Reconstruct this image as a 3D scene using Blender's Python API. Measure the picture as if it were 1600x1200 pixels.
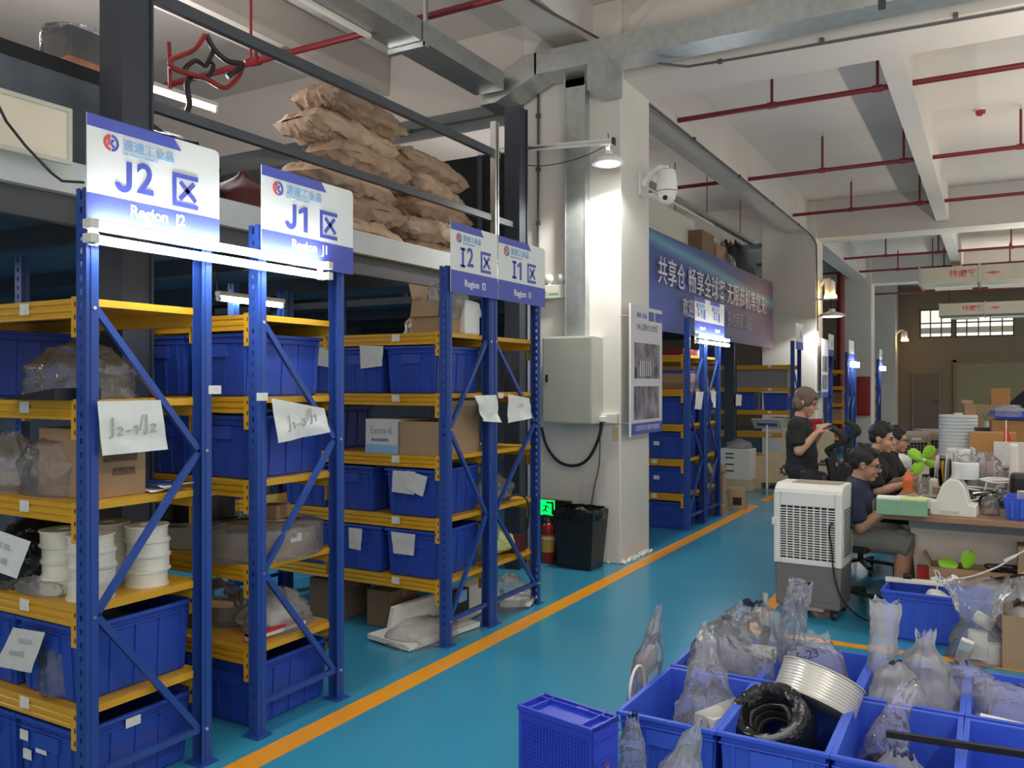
import bpy, bmesh, math, random
from mathutils import Vector, Matrix, noise, Euler

for o in list(bpy.data.objects):
    bpy.data.objects.remove(o, do_unlink=True)
scene = bpy.context.scene
C = scene.collection
R = math.radians
V = Vector

# ------------------------------------------------------------------ camera
CAM_H, YAW, FOC = 1.6, R(29.7), 1320.0
cam_data = bpy.data.cameras.new('camera')
cam_data.sensor_width = 36.0
cam_data.lens = FOC / 1600 * 36.0
cam_data.clip_end = 200
cam = bpy.data.objects.new('camera', cam_data)
cam.location = (0, 0, CAM_H)
cam.rotation_euler = (R(90), 0, YAW)
C.objects.link(cam)
scene.camera = cam

# ------------------------------------------------------------------ world, lamps, exposure
world = bpy.data.worlds.new('hall_air'); scene.world = world
world.use_nodes = True
world.node_tree.nodes['Background'].inputs[0].default_value = (1.0, 0.94, 0.87, 1)
world.node_tree.nodes['Background'].inputs[1].default_value = 0.92
vs = scene.view_settings
vs.view_transform = 'Standard'; vs.look = 'None'; vs.gamma = 1.0; vs.use_curve_mapping = False
vs.exposure = 0.14

def area(name, loc, size, size_y, energy, color, rot=(0, 0, 0)):
    l = bpy.data.lights.new(name, 'AREA'); l.shape = 'RECTANGLE'
    l.size = size; l.size_y = size_y; l.energy = energy; l.color = color
    o = bpy.data.objects.new(name, l); o.location = loc; o.rotation_euler = rot
    C.objects.link(o); return o
# unseen lamps assumed and added to light the hall, mostly right of the aisle
for i, (lx, ly, e) in enumerate(((-1.6, -1.6, 22), (1.9, -1.2, 50), (1.9, 2.6, 60), (2.2, 7.0, 34), (2.2, 12.0, 34), (2.2, 18.0, 45), (2.2, 25.0, 60))):
    area('added_ceiling_light', (lx, ly, 3.95), 0.08, 2.4, e, (1.0, 0.96, 0.90))
    area('added_ceiling_uplight', (lx - 1.0 if lx > 0 else lx, ly, 2.45), 0.08, 2.4, e * 1.65, (1.0, 0.88, 0.74), (math.pi, 0, 0))      # added upward lamps, no tubes there, to brighten the ceiling
# unseen lamps, all added, over and below the storage platform
for (lx, ly, e) in ((-6.6, 0.5, 10), (-5.6, 3.6, 15), (-6.2, 9.8, 7), (-6.2, 13.5, 9)):
    area('added_platform_light', (lx, ly, 3.9), 0.25, 1.2, e * 0.6, (0.95, 0.95, 1.0))
    area('added_platform_uplight', (lx, ly, 3.1), 0.10, 1.2, e * 3.4, (1.0, 0.93, 0.88), (math.pi, 0, 0))  # unseen lamps added to brighten the ceiling above the platform
for (lx, ly, e) in ((-6.2, 1.4, 26), (-5.6, 3.75, 26), (-6.2, 6.6, 16), (-5.5, 11.5, 14)):
    area('added_under_platform_light', (lx, ly, 2.36), 0.2, 1.2, e, (0.80, 0.90, 1.0))  # unseen lamps added; bluish fill in place of the haze down here

# ------------------------------------------------------------------ materials
M = {}
def _nt(name):
    m = bpy.data.materials.new(name); m.use_nodes = True
    nt = m.node_tree; return m, nt, nt.nodes['Principled BSDF']
def mat(name, col, rough=0.5, metal=0.0, var=0.0, scale=6.0, bump=0.0, bscale=40.0, emit=None, estr=0.0, spec=None, coat=0.0):
    m, nt, b = _nt(name)
    b.inputs['Base Color'].default_value = (*col, 1)
    b.inputs['Roughness'].default_value = rough
    b.inputs['Metallic'].default_value = metal
    if spec is not None: b.inputs['Specular IOR Level'].default_value = spec
    if coat: b.inputs['Coat Weight'].default_value = coat; b.inputs['Coat Roughness'].default_value = 0.1
    tc = nt.nodes.new('ShaderNodeTexCoord')
    if var:
        n = nt.nodes.new('ShaderNodeTexNoise'); n.inputs['Scale'].default_value = scale; n.inputs['Detail'].default_value = 5
        nt.links.new(tc.outputs['Object'], n.inputs['Vector'])
        r = nt.nodes.new('ShaderNodeValToRGB')
        r.color_ramp.elements[0].position = 0.3; r.color_ramp.elements[1].position = 0.7
        r.color_ramp.elements[0].color = (*[max(0, c * (1 - var)) for c in col], 1)
        r.color_ramp.elements[1].color = (*[min(1, c * (1 + var)) for c in col], 1)
        nt.links.new(n.outputs['Fac'], r.inputs['Fac']); nt.links.new(r.outputs['Color'], b.inputs['Base Color'])
    if bump:
        n2 = nt.nodes.new('ShaderNodeTexNoise'); n2.inputs['Scale'].default_value = bscale; n2.inputs['Detail'].default_value = 3
        nt.links.new(tc.outputs['Object'], n2.inputs['Vector'])
        bp = nt.nodes.new('ShaderNodeBump'); bp.inputs['Strength'].default_value = bump; bp.inputs['Distance'].default_value = 0.02
        nt.links.new(n2.outputs['Fac'], bp.inputs['Height']); nt.links.new(bp.outputs['Normal'], b.inputs['Normal'])
    if emit:
        b.inputs['Emission Color'].default_value = (*emit, 1); b.inputs['Emission Strength'].default_value = estr
    M[name] = m; return m
def film(name, tint=(0.9, 0.92, 0.95), clear=0.62, milky=0.5, bscale=15, bump=0.95):
    """thin crinkled clear plastic: see-through, a little milky, with sharp glints"""
    m, nt, b = _nt(name)
    nt.nodes.remove(b); out = nt.nodes['Material Output']
    tr = nt.nodes.new('ShaderNodeBsdfTransparent'); tr.inputs[0].default_value = (0.99, 0.99, 1.0, 1)
    df = nt.nodes.new('ShaderNodeBsdfDiffuse'); df.inputs[0].default_value = (*tint, 1)
    tl = nt.nodes.new('ShaderNodeBsdfTranslucent'); tl.inputs[0].default_value = (*tint, 1)
    gl = nt.nodes.new('ShaderNodeBsdfGlossy'); gl.inputs['Roughness'].default_value = 0.055
    a1 = nt.nodes.new('ShaderNodeMixShader'); a1.inputs[0].default_value = milky
    nt.links.new(df.outputs[0], a1.inputs[1]); nt.links.new(tl.outputs[0], a1.inputs[2])
    a2 = nt.nodes.new('ShaderNodeMixShader'); a2.inputs[0].default_value = clear
    nt.links.new(a1.outputs[0], a2.inputs[1]); nt.links.new(tr.outputs[0], a2.inputs[2])
    fr = nt.nodes.new('ShaderNodeFresnel'); fr.inputs[0].default_value = 1.5
    a3 = nt.nodes.new('ShaderNodeMixShader'); nt.links.new(fr.outputs[0], a3.inputs[0])
    nt.links.new(a2.outputs[0], a3.inputs[1]); nt.links.new(gl.outputs[0], a3.inputs[2])
    nt.links.new(a3.outputs[0], out.inputs['Surface'])
    tc = nt.nodes.new('ShaderNodeTexCoord'); n2 = nt.nodes.new('ShaderNodeTexNoise')
    n2.inputs['Scale'].default_value = bscale; n2.inputs['Detail'].default_value = 4
    nt.links.new(tc.outputs['Object'], n2.inputs['Vector'])
    bp = nt.nodes.new('ShaderNodeBump'); bp.inputs['Strength'].default_value = bump; bp.inputs['Distance'].default_value = 0.03
    nt.links.new(n2.outputs['Fac'], bp.inputs['Height'])
    nt.links.new(bp.outputs['Normal'], gl.inputs['Normal']); nt.links.new(bp.outputs['Normal'], fr.inputs['Normal'])
    M[name] = m; return m

mat('epoxy', (0.036, 0.250, 0.395), 0.22, var=0.06, scale=1.3, bump=0.03, bscale=5)
mat('lane_paint', (0.74, 0.30, 0.010), 0.35, var=0.05, scale=3)
mat('plaster', (0.70, 0.67, 0.62), 0.85, var=0.04, scale=1.5, bump=0.05, bscale=14)
mat('ceiling_paint', (0.66, 0.62, 0.58), 0.9, var=0.05, scale=0.8, bump=0.04, bscale=8)
mat('tan_wall', (0.30, 0.235, 0.165), 0.85, var=0.08, scale=0.5)
mat('chipped', (0.40, 0.33, 0.25), 0.9, var=0.35, scale=30, bump=0.4, bscale=60)
mat('blue_steel', (0.020, 0.064, 0.290), 0.38, var=0.08, scale=4)
mat('yellow_steel', (0.62, 0.33, 0.018), 0.36, var=0.07, scale=5)
mat('slot_dark', (0.012, 0.010, 0.008), 0.8)
mat('bolt', (0.75, 0.77, 0.8), 0.3, 0.8)
mat('tag_white', (0.70, 0.70, 0.66), 0.6, var=0.08, scale=30)
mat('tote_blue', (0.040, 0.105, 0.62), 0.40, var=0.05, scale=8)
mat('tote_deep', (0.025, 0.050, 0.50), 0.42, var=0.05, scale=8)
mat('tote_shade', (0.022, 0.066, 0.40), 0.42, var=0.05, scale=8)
mat('kraft', (0.46, 0.315, 0.22), 0.78, var=0.10, scale=7, bump=0.25, bscale=18)
mat('kraft_pale', (0.56, 0.40, 0.28), 0.78, var=0.10, scale=7, bump=0.25, bscale=18)
mat('carton', (0.36, 0.235, 0.135), 0.8, var=0.06, scale=9)
mat('carton_dark', (0.23, 0.15, 0.09), 0.8, var=0.06, scale=9)
mat('carton_in', (0.20, 0.13, 0.075), 0.9)
mat('carton_print', (0.16, 0.09, 0.06), 0.9, var=0.3, scale=60)
mat('paper', (0.78, 0.78, 0.75), 0.8, var=0.03, scale=20)
mat('paper_grey', (0.62, 0.62, 0.60), 0.8, var=0.04, scale=20)
mat('pencil', (0.40, 0.40, 0.39), 0.8)
mat('ink', (0.05, 0.05, 0.06), 0.7)
mat('sign_white', (0.80, 0.81, 0.78), 0.45)
mat('sign_blue', (0.075, 0.10, 0.46), 0.45)
mat('sign_sky', (0.22, 0.45, 0.74), 0.5)
mat('sign_red', (0.68, 0.10, 0.11), 0.5)
mat('tube_glow', (0.9, 0.9, 0.9), 0.4, emit=(0.93, 0.97, 1.0), estr=75)
mat('tube_far', (0.9, 0.9, 0.9), 0.4, emit=(0.93, 0.97, 1.0), estr=50)
mat('tube_off', (0.80, 0.80, 0.76), 0.3)
mat('bulb_glow', (0.9, 0.9, 0.9), 0.4, emit=(1.0, 0.98, 0.92), estr=30)
mat('amber_glow', (0.9, 0.6, 0.3), 0.4, emit=(1.0, 0.62, 0.22), estr=60)
mat('window_glow', (0.8, 0.8, 0.75), 0.5, emit=(1.0, 0.97, 0.88), estr=0.95)
mat('green_glow', (0.02, 0.5, 0.2), 0.4, emit=(0.0, 0.9, 0.12), estr=1.1)
mat('white_enamel', (0.80, 0.80, 0.78), 0.35)
mat('galvanised', (0.50, 0.53, 0.52), 0.36, 0.75, var=0.10, scale=14)
mat('aluminium', (0.66, 0.67, 0.66), 0.30, 0.9, var=0.05, scale=8)
mat('dark_steel', (0.032, 0.039, 0.055), 0.45, var=0.15, scale=6)
mat('rail_steel', (0.060, 0.068, 0.082), 0.42, var=0.1, scale=6)
mat('fascia', (0.50, 0.55, 0.57), 0.5, var=0.05, scale=3)
mat('deck_dark', (0.10, 0.12, 0.15), 0.7, var=0.2, scale=4)
mat('shade_black', (0.020, 0.022, 0.026), 0.9, var=0.25, scale=2)  # near-black of dark goods, and the shade put into the panel
mat('red_pipe', (0.19, 0.016, 0.022), 0.38, var=0.06, scale=4)
mat('red_paint', (0.34, 0.022, 0.020), 0.30, var=0.05, scale=5)
mat('conduit', (0.085, 0.082, 0.080), 0.55)
mat('cable', (0.012, 0.012, 0.014), 0.45)
mat('panel_grey', (0.50, 0.51, 0.44), 0.5, var=0.03, scale=5)
mat('ivory', (0.72, 0.70, 0.62), 0.42)
mat('ivory_white', (0.78, 0.77, 0.73), 0.38)
mat('tank_grey', (0.175, 0.165, 0.155), 0.55, var=0.04, scale=10)
mat('beige_grey', (0.34, 0.29, 0.23), 0.5)
mat('black_plastic', (0.014, 0.014, 0.016), 0.38)
mat('black_fabric', (0.016, 0.016, 0.018), 0.9, bump=0.2, bscale=300)
mat('black_bag', (0.010, 0.010, 0.012), 0.22, bump=0.7, bscale=22)
mat('grey_plastic', (0.22, 0.22, 0.23), 0.5)
mat('spool_white', (0.72, 0.70, 0.62), 0.45, var=0.05, scale=9)
mat('wire_silver', (0.66, 0.64, 0.58), 0.30, 0.35, bump=0.6, bscale=3)
mat('shaft_yellow', (0.62, 0.38, 0.07), 0.4)
mat('steel', (0.58, 0.58, 0.60), 0.28, 0.85, var=0.08, scale=9)
mat('wood_top', (0.30, 0.165, 0.090), 0.42, var=0.18, scale=3, bump=0.03, bscale=60)
mat('desk_panel', (0.66, 0.59, 0.51), 0.6, var=0.03, scale=4)
mat('desk_band', (0.27, 0.30, 0.32), 0.6)
mat('plywood', (0.60, 0.48, 0.31), 0.7, var=0.12, scale=5)
mat('foam_white', (0.78, 0.76, 0.70), 0.9, bump=0.5, bscale=70)
mat('wrap_white', (0.72, 0.78, 0.77), 0.5, bump=0.4, bscale=45)
mat('pad_green', (0.22, 0.40, 0.25), 0.85, var=0.06, scale=15)
mat('pad_lime', (0.62, 0.70, 0.28), 0.85)
mat('leaf_green', (0.28, 0.62, 0.03), 0.42)
mat('violet', (0.10, 0.045, 0.28), 0.45)
mat('mauve', (0.33, 0.27, 0.31), 0.45)
mat('orange_pack', (0.78, 0.20, 0.05), 0.4, var=0.2, scale=20)
mat('crimson', (0.55, 0.03, 0.03), 0.5)
mat('maroon', (0.10, 0.012, 0.018), 0.5)
mat('brown_box', (0.42, 0.21, 0.07), 0.7, var=0.06, scale=8)
mat('skin', (0.52, 0.30, 0.20), 0.55, var=0.05, scale=12)
mat('skin_deep', (0.44, 0.24, 0.155), 0.55, var=0.05, scale=12)
mat('lips', (0.40, 0.16, 0.13), 0.5)
mat('eye_dark', (0.02, 0.015, 0.012), 0.3)
mat('hair_black', (0.010, 0.009, 0.010), 0.5, bump=0.7, bscale=90)
mat('hair_brown', (0.13, 0.090, 0.060), 0.45, var=0.3, scale=25, bump=0.7, bscale=90)
mat('shirt_black', (0.016, 0.016, 0.019), 0.9, bump=0.2, bscale=25)
mat('shirt_navy', (0.020, 0.028, 0.060), 0.9, bump=0.2, bscale=25)
mat('shorts_grey', (0.20, 0.205, 0.18), 0.9, var=0.12, scale=9, bump=0.25, bscale=22)
mat('trousers', (0.014, 0.014, 0.018), 0.9)
mat('cream_board', (0.66, 0.62, 0.50), 0.7)
mat('photo_grey', (0.20, 0.185, 0.22), 0.5, var=0.8, scale=6)
mat('poster_white', (0.66, 0.65, 0.70), 0.45)
mat('shutter', (0.34, 0.30, 0.17), 0.6)
mat('door_brown', (0.20, 0.155, 0.12), 0.6)
mat('duct_cream', (0.60, 0.54, 0.42), 0.6, var=0.05, scale=2)
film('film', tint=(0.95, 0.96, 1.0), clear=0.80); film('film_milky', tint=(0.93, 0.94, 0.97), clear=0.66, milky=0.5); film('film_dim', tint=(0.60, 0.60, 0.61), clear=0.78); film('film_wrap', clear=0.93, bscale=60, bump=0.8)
film('glass_clear', tint=(0.8, 0.82, 0.85), clear=0.9, bump=0.02)
def creased(name, col):
    """stiff kraft paper: cell-edge creases over soft crumple"""
    m, nt, b = _nt(name); b.inputs['Roughness'].default_value = 0.72
    tc = nt.nodes.new('ShaderNodeTexCoord'); nz = nt.nodes.new('ShaderNodeTexNoise'); nz.inputs['Scale'].default_value = 6
    nt.links.new(tc.outputs['Object'], nz.inputs['Vector'])
    r = nt.nodes.new('ShaderNodeValToRGB'); r.color_ramp.elements[0].color = (*[c * .86 for c in col], 1); r.color_ramp.elements[1].color = (*[min(1, c * 1.12) for c in col], 1)
    nt.links.new(nz.outputs['Fac'], r.inputs[0]); nt.links.new(r.outputs[0], b.inputs['Base Color'])
    wv = nt.nodes.new('ShaderNodeMix'); wv.data_type = 'VECTOR'; wv.inputs[0].default_value = 0.12
    nt.links.new(tc.outputs['Object'], wv.inputs[4]); nt.links.new(nz.outputs['Color'], wv.inputs[5])
    vo = nt.nodes.new('ShaderNodeTexVoronoi'); vo.feature = 'F1'; vo.inputs['Scale'].default_value = 8
    nt.links.new(wv.outputs[1], vo.inputs['Vector'])
    bp = nt.nodes.new('ShaderNodeBump'); bp.inputs['Strength'].default_value = 0.75; bp.inputs['Distance'].default_value = 0.05
    nt.links.new(vo.outputs['Distance'], bp.inputs['Height']); nt.links.new(bp.outputs['Normal'], b.inputs['Normal'])
    M[name] = m
creased('kraft', (0.45, 0.31, 0.215)); creased('kraft_pale', (0.56, 0.40, 0.285))
# banner: printed night-sky blue with a pale cyan streak, warm to the right
def banner_mat():
    m, nt, b = _nt('banner_print'); b.inputs['Roughness'].default_value = 0.5
    tc = nt.nodes.new('ShaderNodeTexCoord'); sp = nt.nodes.new('ShaderNodeSeparateXYZ')
    nt.links.new(tc.outputs['Object'], sp.inputs[0])
    mr = nt.nodes.new('ShaderNodeMapRange'); mr.inputs[1].default_value = 8.2; mr.inputs[2].default_value = 16.0
    nt.links.new(sp.outputs['Y'], mr.inputs[0])
    r = nt.nodes.new('ShaderNodeValToRGB'); e = r.color_ramp.elements
    e[0].color = (0.035, 0.07, 0.30, 1); e[1].color = (0.16, 0.075, 0.12, 1)
    x = e.new(0.55); x.color = (0.05, 0.085, 0.27, 1)
    nt.links.new(mr.outputs[0], r.inputs[0])
    # a streak: distance from a slanting line in the print
    ma = nt.nodes.new('ShaderNodeMath'); ma.operation = 'MULTIPLY_ADD'; ma.inputs[1].default_value = 0.05
    nt.links.new(sp.outputs['Y'], ma.inputs[0]); nt.links.new(sp.outputs['Z'], ma.inputs[2])
    nz = nt.nodes.new('ShaderNodeTexNoise'); nz.inputs['Scale'].default_value = 0.5
    nt.links.new(tc.outputs['Object'], nz.inputs['Vector'])
    r2 = nt.nodes.new('ShaderNodeValToRGB'); f = r2.color_ramp.elements
    f[0].position = 0.0; f[0].color = (0, 0, 0, 1); f[1].position = 1.0; f[1].color = (0, 0, 0, 1)
    k = f.new(0.52); k.color = (0.8, 0.8, 0.8, 1); k2 = f.new(0.40); k2.color = (0.05, 0.05, 0.05, 1); k3 = f.new(0.64); k3.color = (0.05, 0.05, 0.05, 1)
    m2 = nt.nodes.new('ShaderNodeMapRange'); m2.inputs[1].default_value = 3.35; m2.inputs[2].default_value = 4.35
    nt.links.new(ma.outputs[0], m2.inputs[0]); nt.links.new(m2.outputs[0], r2.inputs[0])
    mx = nt.nodes.new('ShaderNodeMix'); mx.data_type = 'RGBA'
    nt.links.new(r2.outputs[0], mx.inputs[0]); nt.links.new(r.outputs[0], mx.inputs[6]); mx.inputs[7].default_value = (0.16, 0.42, 0.55, 1)
    nt.links.new(mx.outputs[2], b.inputs['Base Color'])
    M['banner_print'] = m
banner_mat()

# ------------------------------------------------------------------ geometry helpers
SY, CY = math.sin(YAW), math.cos(YAW)
def at(u, v, X=None, Y=None, Z=None, D=None):
    """world point seen at photo position (u, v) that lies on one known plane of the hall"""
    a = (u - 800) / FOC; b = (600 - v) / FOC
    dx, dy, dz = -SY + a * CY, CY + a * SY, b
    if X is not None: t = X / dx
    elif Y is not None: t = Y / dy
    elif Z is not None: t = (Z - CAM_H) / dz
    else: t = D
    return V((dx * t, dy * t, CAM_H + dz * t))

class MB:
    def __init__(s): s.v = []; s.f = []; s.m = []; s.mi = 0
    def add(s, vs, fs):
        b = len(s.v); s.v += [tuple(p) for p in vs]
        for f in fs: s.f.append([b + i for i in f]); s.m.append(s.mi)
        return s
    def box(s, x0, x1, y0, y1, z0, z1, mtx=None):
        p = [V((x, y, z)) for z in (z0, z1) for y in (y0, y1) for x in (x0, x1)]
        if mtx: p = [mtx @ q for q in p]
        return s.add(p, [(0, 2, 3, 1), (4, 5, 7, 6), (0, 1, 5, 4), (2, 6, 7, 3), (0, 4, 6, 2), (1, 3, 7, 5)])
    def cbox(s, c, d, rot=None):
        h = V(d) / 2
        m = Matrix.Translation(V(c)) @ (Euler(rot).to_matrix().to_4x4() if rot else Matrix.Identity(4))
        return s.box(-h.x, h.x, -h.y, h.y, -h.z, h.z, m)
    def bar(s, p0, p1, w, h, up=(0, 0, 1)):
        p0, p1 = V(p0), V(p1); d = p1 - p0; L = d.length; z = d.normalized()
        x = V(up).cross(z)
        if x.length < 1e-4: x = V((1, 0, 0)).cross(z)
        x.normalize(); y = z.cross(x)
        m = Matrix((x, y, z)).transposed().to_4x4(); m.translation = p0
        return s.box(-w / 2, w / 2, -h / 2, h / 2, 0, L, m)
    def prism(s, poly, h0, h1, mtx=None):
        """polygon in local xy, extruded along local z"""
        n = len(poly); p = [V((a, b, h0)) for a, b in poly] + [V((a, b, h1)) for a, b in poly]
        if mtx: p = [mtx @ q for q in p]
        return s.add(p, [tuple(range(n))[::-1], tuple(range(n, 2 * n))] + [(i, (i + 1) % n, n + (i + 1) % n, n + i) for i in range(n)])
    def cyl(s, p0, p1, r0, r1=None, n=14, caps=True):
        r1 = r0 if r1 is None else r1
        return s.tube([p0, p1], [r0, r1], n, caps)
    def tube(s, pts, r, n=8, caps=True, closed=False):
        pts = [V(p) for p in pts]; k = len(pts)
        rs = r if isinstance(r, (list, tuple)) else [r] * k
        prev = None; rings = []
        for i, p in enumerate(pts):
            if closed: t = (pts[(i + 1) % k] - pts[i - 1])
            else: t = (pts[min(i + 1, k - 1)] - pts[max(i - 1, 0)])
            t.normalize()
            if prev is None:
                x = t.orthogonal().normalized()
                if abs(t.z) < 0.99: x = t.cross(V((0, 0, 1))).normalized()
            else:
                x = prev - t * prev.dot(t)
                x = x.normalized() if x.length > 1e-6 else t.orthogonal().normalized()
            prev = x; y = t.cross(x)
            rings.append([p + (x * math.cos(2 * math.pi * j / n) + y * math.sin(2 * math.pi * j / n)) * rs[i] for j in range(n)])
        vs_ = [q for rg in rings for q in rg]; fs = []
        for i in range(k if closed else k - 1):
            a, b = i * n, ((i + 1) % k) * n
            for j in range(n): fs.append((a + j, a + (j + 1) % n, b + (j + 1) % n, b + j))
        if caps and not closed: fs += [tuple(range(n))[::-1], tuple((k - 1) * n + j for j in range(n))]
        return s.add(vs_, fs)
    def lathe(s, prof, n=24, mtx=None):
        """(radius, height) profile about local z"""
        vs_ = []; fs = []
        for r, z in prof:
            for j in range(n):
                a = 2 * math.pi * j / n; p = V((r * math.cos(a), r * math.sin(a), z)); vs_.append(mtx @ p if mtx else p)
        for i in range(len(prof) - 1):
            for j in range(n): fs.append((i * n + j, i * n + (j + 1) % n, (i + 1) * n + (j + 1) % n, (i + 1) * n + j))
        if prof[0][0] > 1e-5 or True: fs.append(tuple(range(n))[::-1])
        fs.append(tuple((len(prof) - 1) * n + j for j in range(n)))
        return s.add(vs_, fs)
    def ball(s, c, r, n=14, k=9, rot=None):
        r = (r, r, r) if not isinstance(r, (tuple, list)) else r
        m = Matrix.Translation(V(c)) @ (Euler(rot).to_matrix().to_4x4() if rot else Matrix.Identity(4)) @ Matrix.Diagonal((*r, 1))
        return s.lathe([(max(1e-4, math.sin(math.pi * i / k)), -math.cos(math.pi * i / k)) for i in range(k + 1)], n, m)
    def capsule(s, p0, p1, r0, r1, n=12):
        s.cyl(p0, p1, r0, r1, n); s.ball(p0, r0, n, 8); s.ball(p1, r1, n, 8); return s
    def sheet(s, fn, nu, nv, th=0.002):
        """thin sheet from fn(i/nu, j/nv) -> point, closed with a thickness"""
        g = [[V(fn(i / nu, j / nv)) for j in range(nv + 1)] for i in range(nu + 1)]
        def nrm(i, j):
            a = g[min(i + 1, nu)][j] - g[max(i - 1, 0)][j]; b = g[i][min(j + 1, nv)] - g[i][max(j - 1, 0)]
            c = a.cross(b); return c.normalized() if c.length > 1e-9 else V((0, 0, 1))
        top = [g[i][j] + nrm(i, j) * th / 2 for i in range(nu + 1) for j in range(nv + 1)]
        bot = [g[i][j] - nrm(i, j) * th / 2 for i in range(nu + 1) for j in range(nv + 1)]
        N = len(top); w = nv + 1; fs = []
        for i in range(nu):
            for j in range(nv):
                a = i * w + j; fs.append((a, a + w, a + w + 1, a + 1)); fs.append((N + a, N + a + 1, N + a + w + 1, N + a + w))
        edge = [(i * w) for i in range(nu + 1)]
        for i in range(nu):
            a, b = i * w, (i + 1) * w; fs.append((a, N + a, N + b, b))
            a, b = i * w + nv, (i + 1) * w + nv; fs.append((a, b, N + b, N + a))
        for j in range(nv):
            a, b = j, j + 1; fs.append((a, b, N + b, N + a))
            a, b = nu * w + j, nu * w + j + 1; fs.append((a, N + a, N + b, b))
        return s.add(top + bot, fs)
    def mesh(s, name, mats, smooth=False):
        me = bpy.data.meshes.new(name); me.from_pydata(s.v, [], s.f)
        for m in (mats if isinstance(mats, (list, tuple)) else [mats]): me.materials.append(M[m])
        me.polygons.foreach_set('material_index', s.m)
        if smooth:
            me.polygons.foreach_set('use_smooth', [True] * len(me.polygons))
            try: me.set_sharp_from_angle(angle=R(38))
            except Exception: pass
        me.update(); return me
    def build(s, name, mats, parent=None, smooth=False, loc=None, rot=None, bevel=0.0):
        return obj(name, s.mesh(name, mats, smooth), parent, loc, rot, bevel)

def obj(name, data, parent=None, loc=None, rot=None, bevel=0.0):
    o = bpy.data.objects.new(name, data); C.objects.link(o)
    if parent: o.parent = parent
    if loc is not None: o.location = loc
    if rot is not None: o.rotation_euler = rot
    if bevel:
        md = o.modifiers.new('bevel', 'BEVEL'); md.width = bevel; md.segments = 2; md.limit_method = 'ANGLE'
    return o
def tag(o, label=None, cat=None, group=None, kind=None):
    if label: o['label'] = label
    if cat: o['category'] = cat
    if group: o['group'] = group
    if kind: o['kind'] = kind
    return o
def thing(name, label, cat, loc=(0, 0, 0), rz=0.0, group=None, kind=None, rot=None):
    o = bpy.data.objects.new(name, None); C.objects.link(o); o.empty_display_size = 0.05
    o.location = loc; o.rotation_euler = rot if rot else (0, 0, rz)
    return tag(o, label, cat, group, kind)
def dup(root, loc, rz=None, label=None, group=None):
    r = root.copy(); C.objects.link(r); r.location = loc
    if rz is not None: r.rotation_euler = (0, 0, rz)
    if label: r['label'] = label
    if group: r['group'] = group
    for ch in list(root.children):
        c = ch.copy(); C.objects.link(c); c.parent = r
        for g in list(ch.children):
            d = g.copy(); C.objects.link(d); d.parent = c
    return r
# a print's axes: local x -> reading direction, local y -> up
FACE_X = Matrix(((0, 0, 1, 0), (1, 0, 0, 0), (0, 1, 0, 0), (0, 0, 0, 1)))      # reads along +Y, faces +X
FACE_NY = Matrix(((1, 0, 0, 0), (0, 0, -1, 0), (0, 1, 0, 0), (0, 0, 0, 1)))    # reads along +X, faces -Y
def text(body, size, mtx, m, parent=None, name='lettering', bold=0.0, ext=0.0008, align='CENTER', sx=1.0):
    cu = bpy.data.curves.new(name, 'FONT'); cu.body = body; cu.size = size
    cu.align_x = align; cu.align_y = 'CENTER'; cu.extrude = ext; cu.offset = bold * size; cu.resolution_u = 3
    cu.materials.append(M[m])
    o = bpy.data.objects.new(name, cu); C.objects.link(o)
    if parent: o.parent = parent
    o.matrix_local = mtx @ Matrix.Diagonal((sx, 1, 1, 1)); return o
def tr(x, y, z): return Matrix.Translation((x, y, z))
def rnd(seed): return random.Random(seed)
# ================================================================== the hall
CEIL = 5.02
fl = tag(MB().box(-14, 12, -6, 34, -0.12, 0.0).build('floor', 'epoxy'), 'glossy teal epoxy floor of the warehouse hall', 'floor', kind='structure')
def lane(poly): return MB().prism(poly, 0.0, 0.0025).build('floor_marking', 'lane_paint', fl)
lane([(-2.79, -3), (-2.665, -3), (-2.665, 11.13), (-2.79, 11.25)])
lane([(-2.79, 11.25), (-2.665, 11.13), (-2.665, 11.25)])
lane([(-3.3, 11.13), (-2.79, 11.13), (-2.79, 11.25), (-3.3, 11.25)])
lane([(-1.45, 5.48), (-1.35, 5.56), (-1.35, 14.0), (-1.45, 14.0)])
lane([(-1.45, 5.48), (3.0, 5.48), (3.0, 5.56), (-1.35, 5.56)])
lane([(-2.79, 11.7), (-2.665, 11.7), (-2.665, 32), (-2.79, 32)])

ce = tag(MB().box(-14, 12, -6, 34, CEIL, CEIL + 0.2).build('ceiling', 'ceiling_paint'), 'off-white painted concrete ceiling slab', 'ceiling', kind='structure')
# girders across the hall and the lighter beams along it
GIRD = ((6.99, 7.69), (16.5, 17.2), (24.7, 25.4))
for i, (a, b) in enumerate(GIRD):
    tag(MB().box(-14, 12, a + 0.06, b, 4.32, CEIL).build('trim_%d' % (i + 1), 'ceiling_paint'),
        ['wide concrete girder across the ceiling above the white column', 'second concrete girder across the ceiling farther back', 'farthest concrete girder across the ceiling'][i], 'beam', kind='structure')
k = 4
beams = [(-3.48, -3.14, -6, 7.05, 4.66, 'concrete beam over the column row, near bay'), (-3.40, -3.02, 7.69, 16.56, 4.45, 'concrete beam over the column row, behind the first column'),
         (-3.40, -3.02, 17.2, 24.76, 4.45, 'concrete beam over the column row, behind the second column'),
         (-5.85, -5.5, -6, 7.05, 4.62, 'concrete beam above the storage platform'),
         (-0.88, -0.68, 7.69, 16.56, 4.45, 'concrete beam above the desks, first bay'), (-0.88, -0.68, 17.2, 24.76, 4.45, 'concrete beam above the desks, second bay'),
         (-0.88, -0.68, -6, 7.05, 4.5, 'concrete beam overhead in the near bay')]
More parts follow.
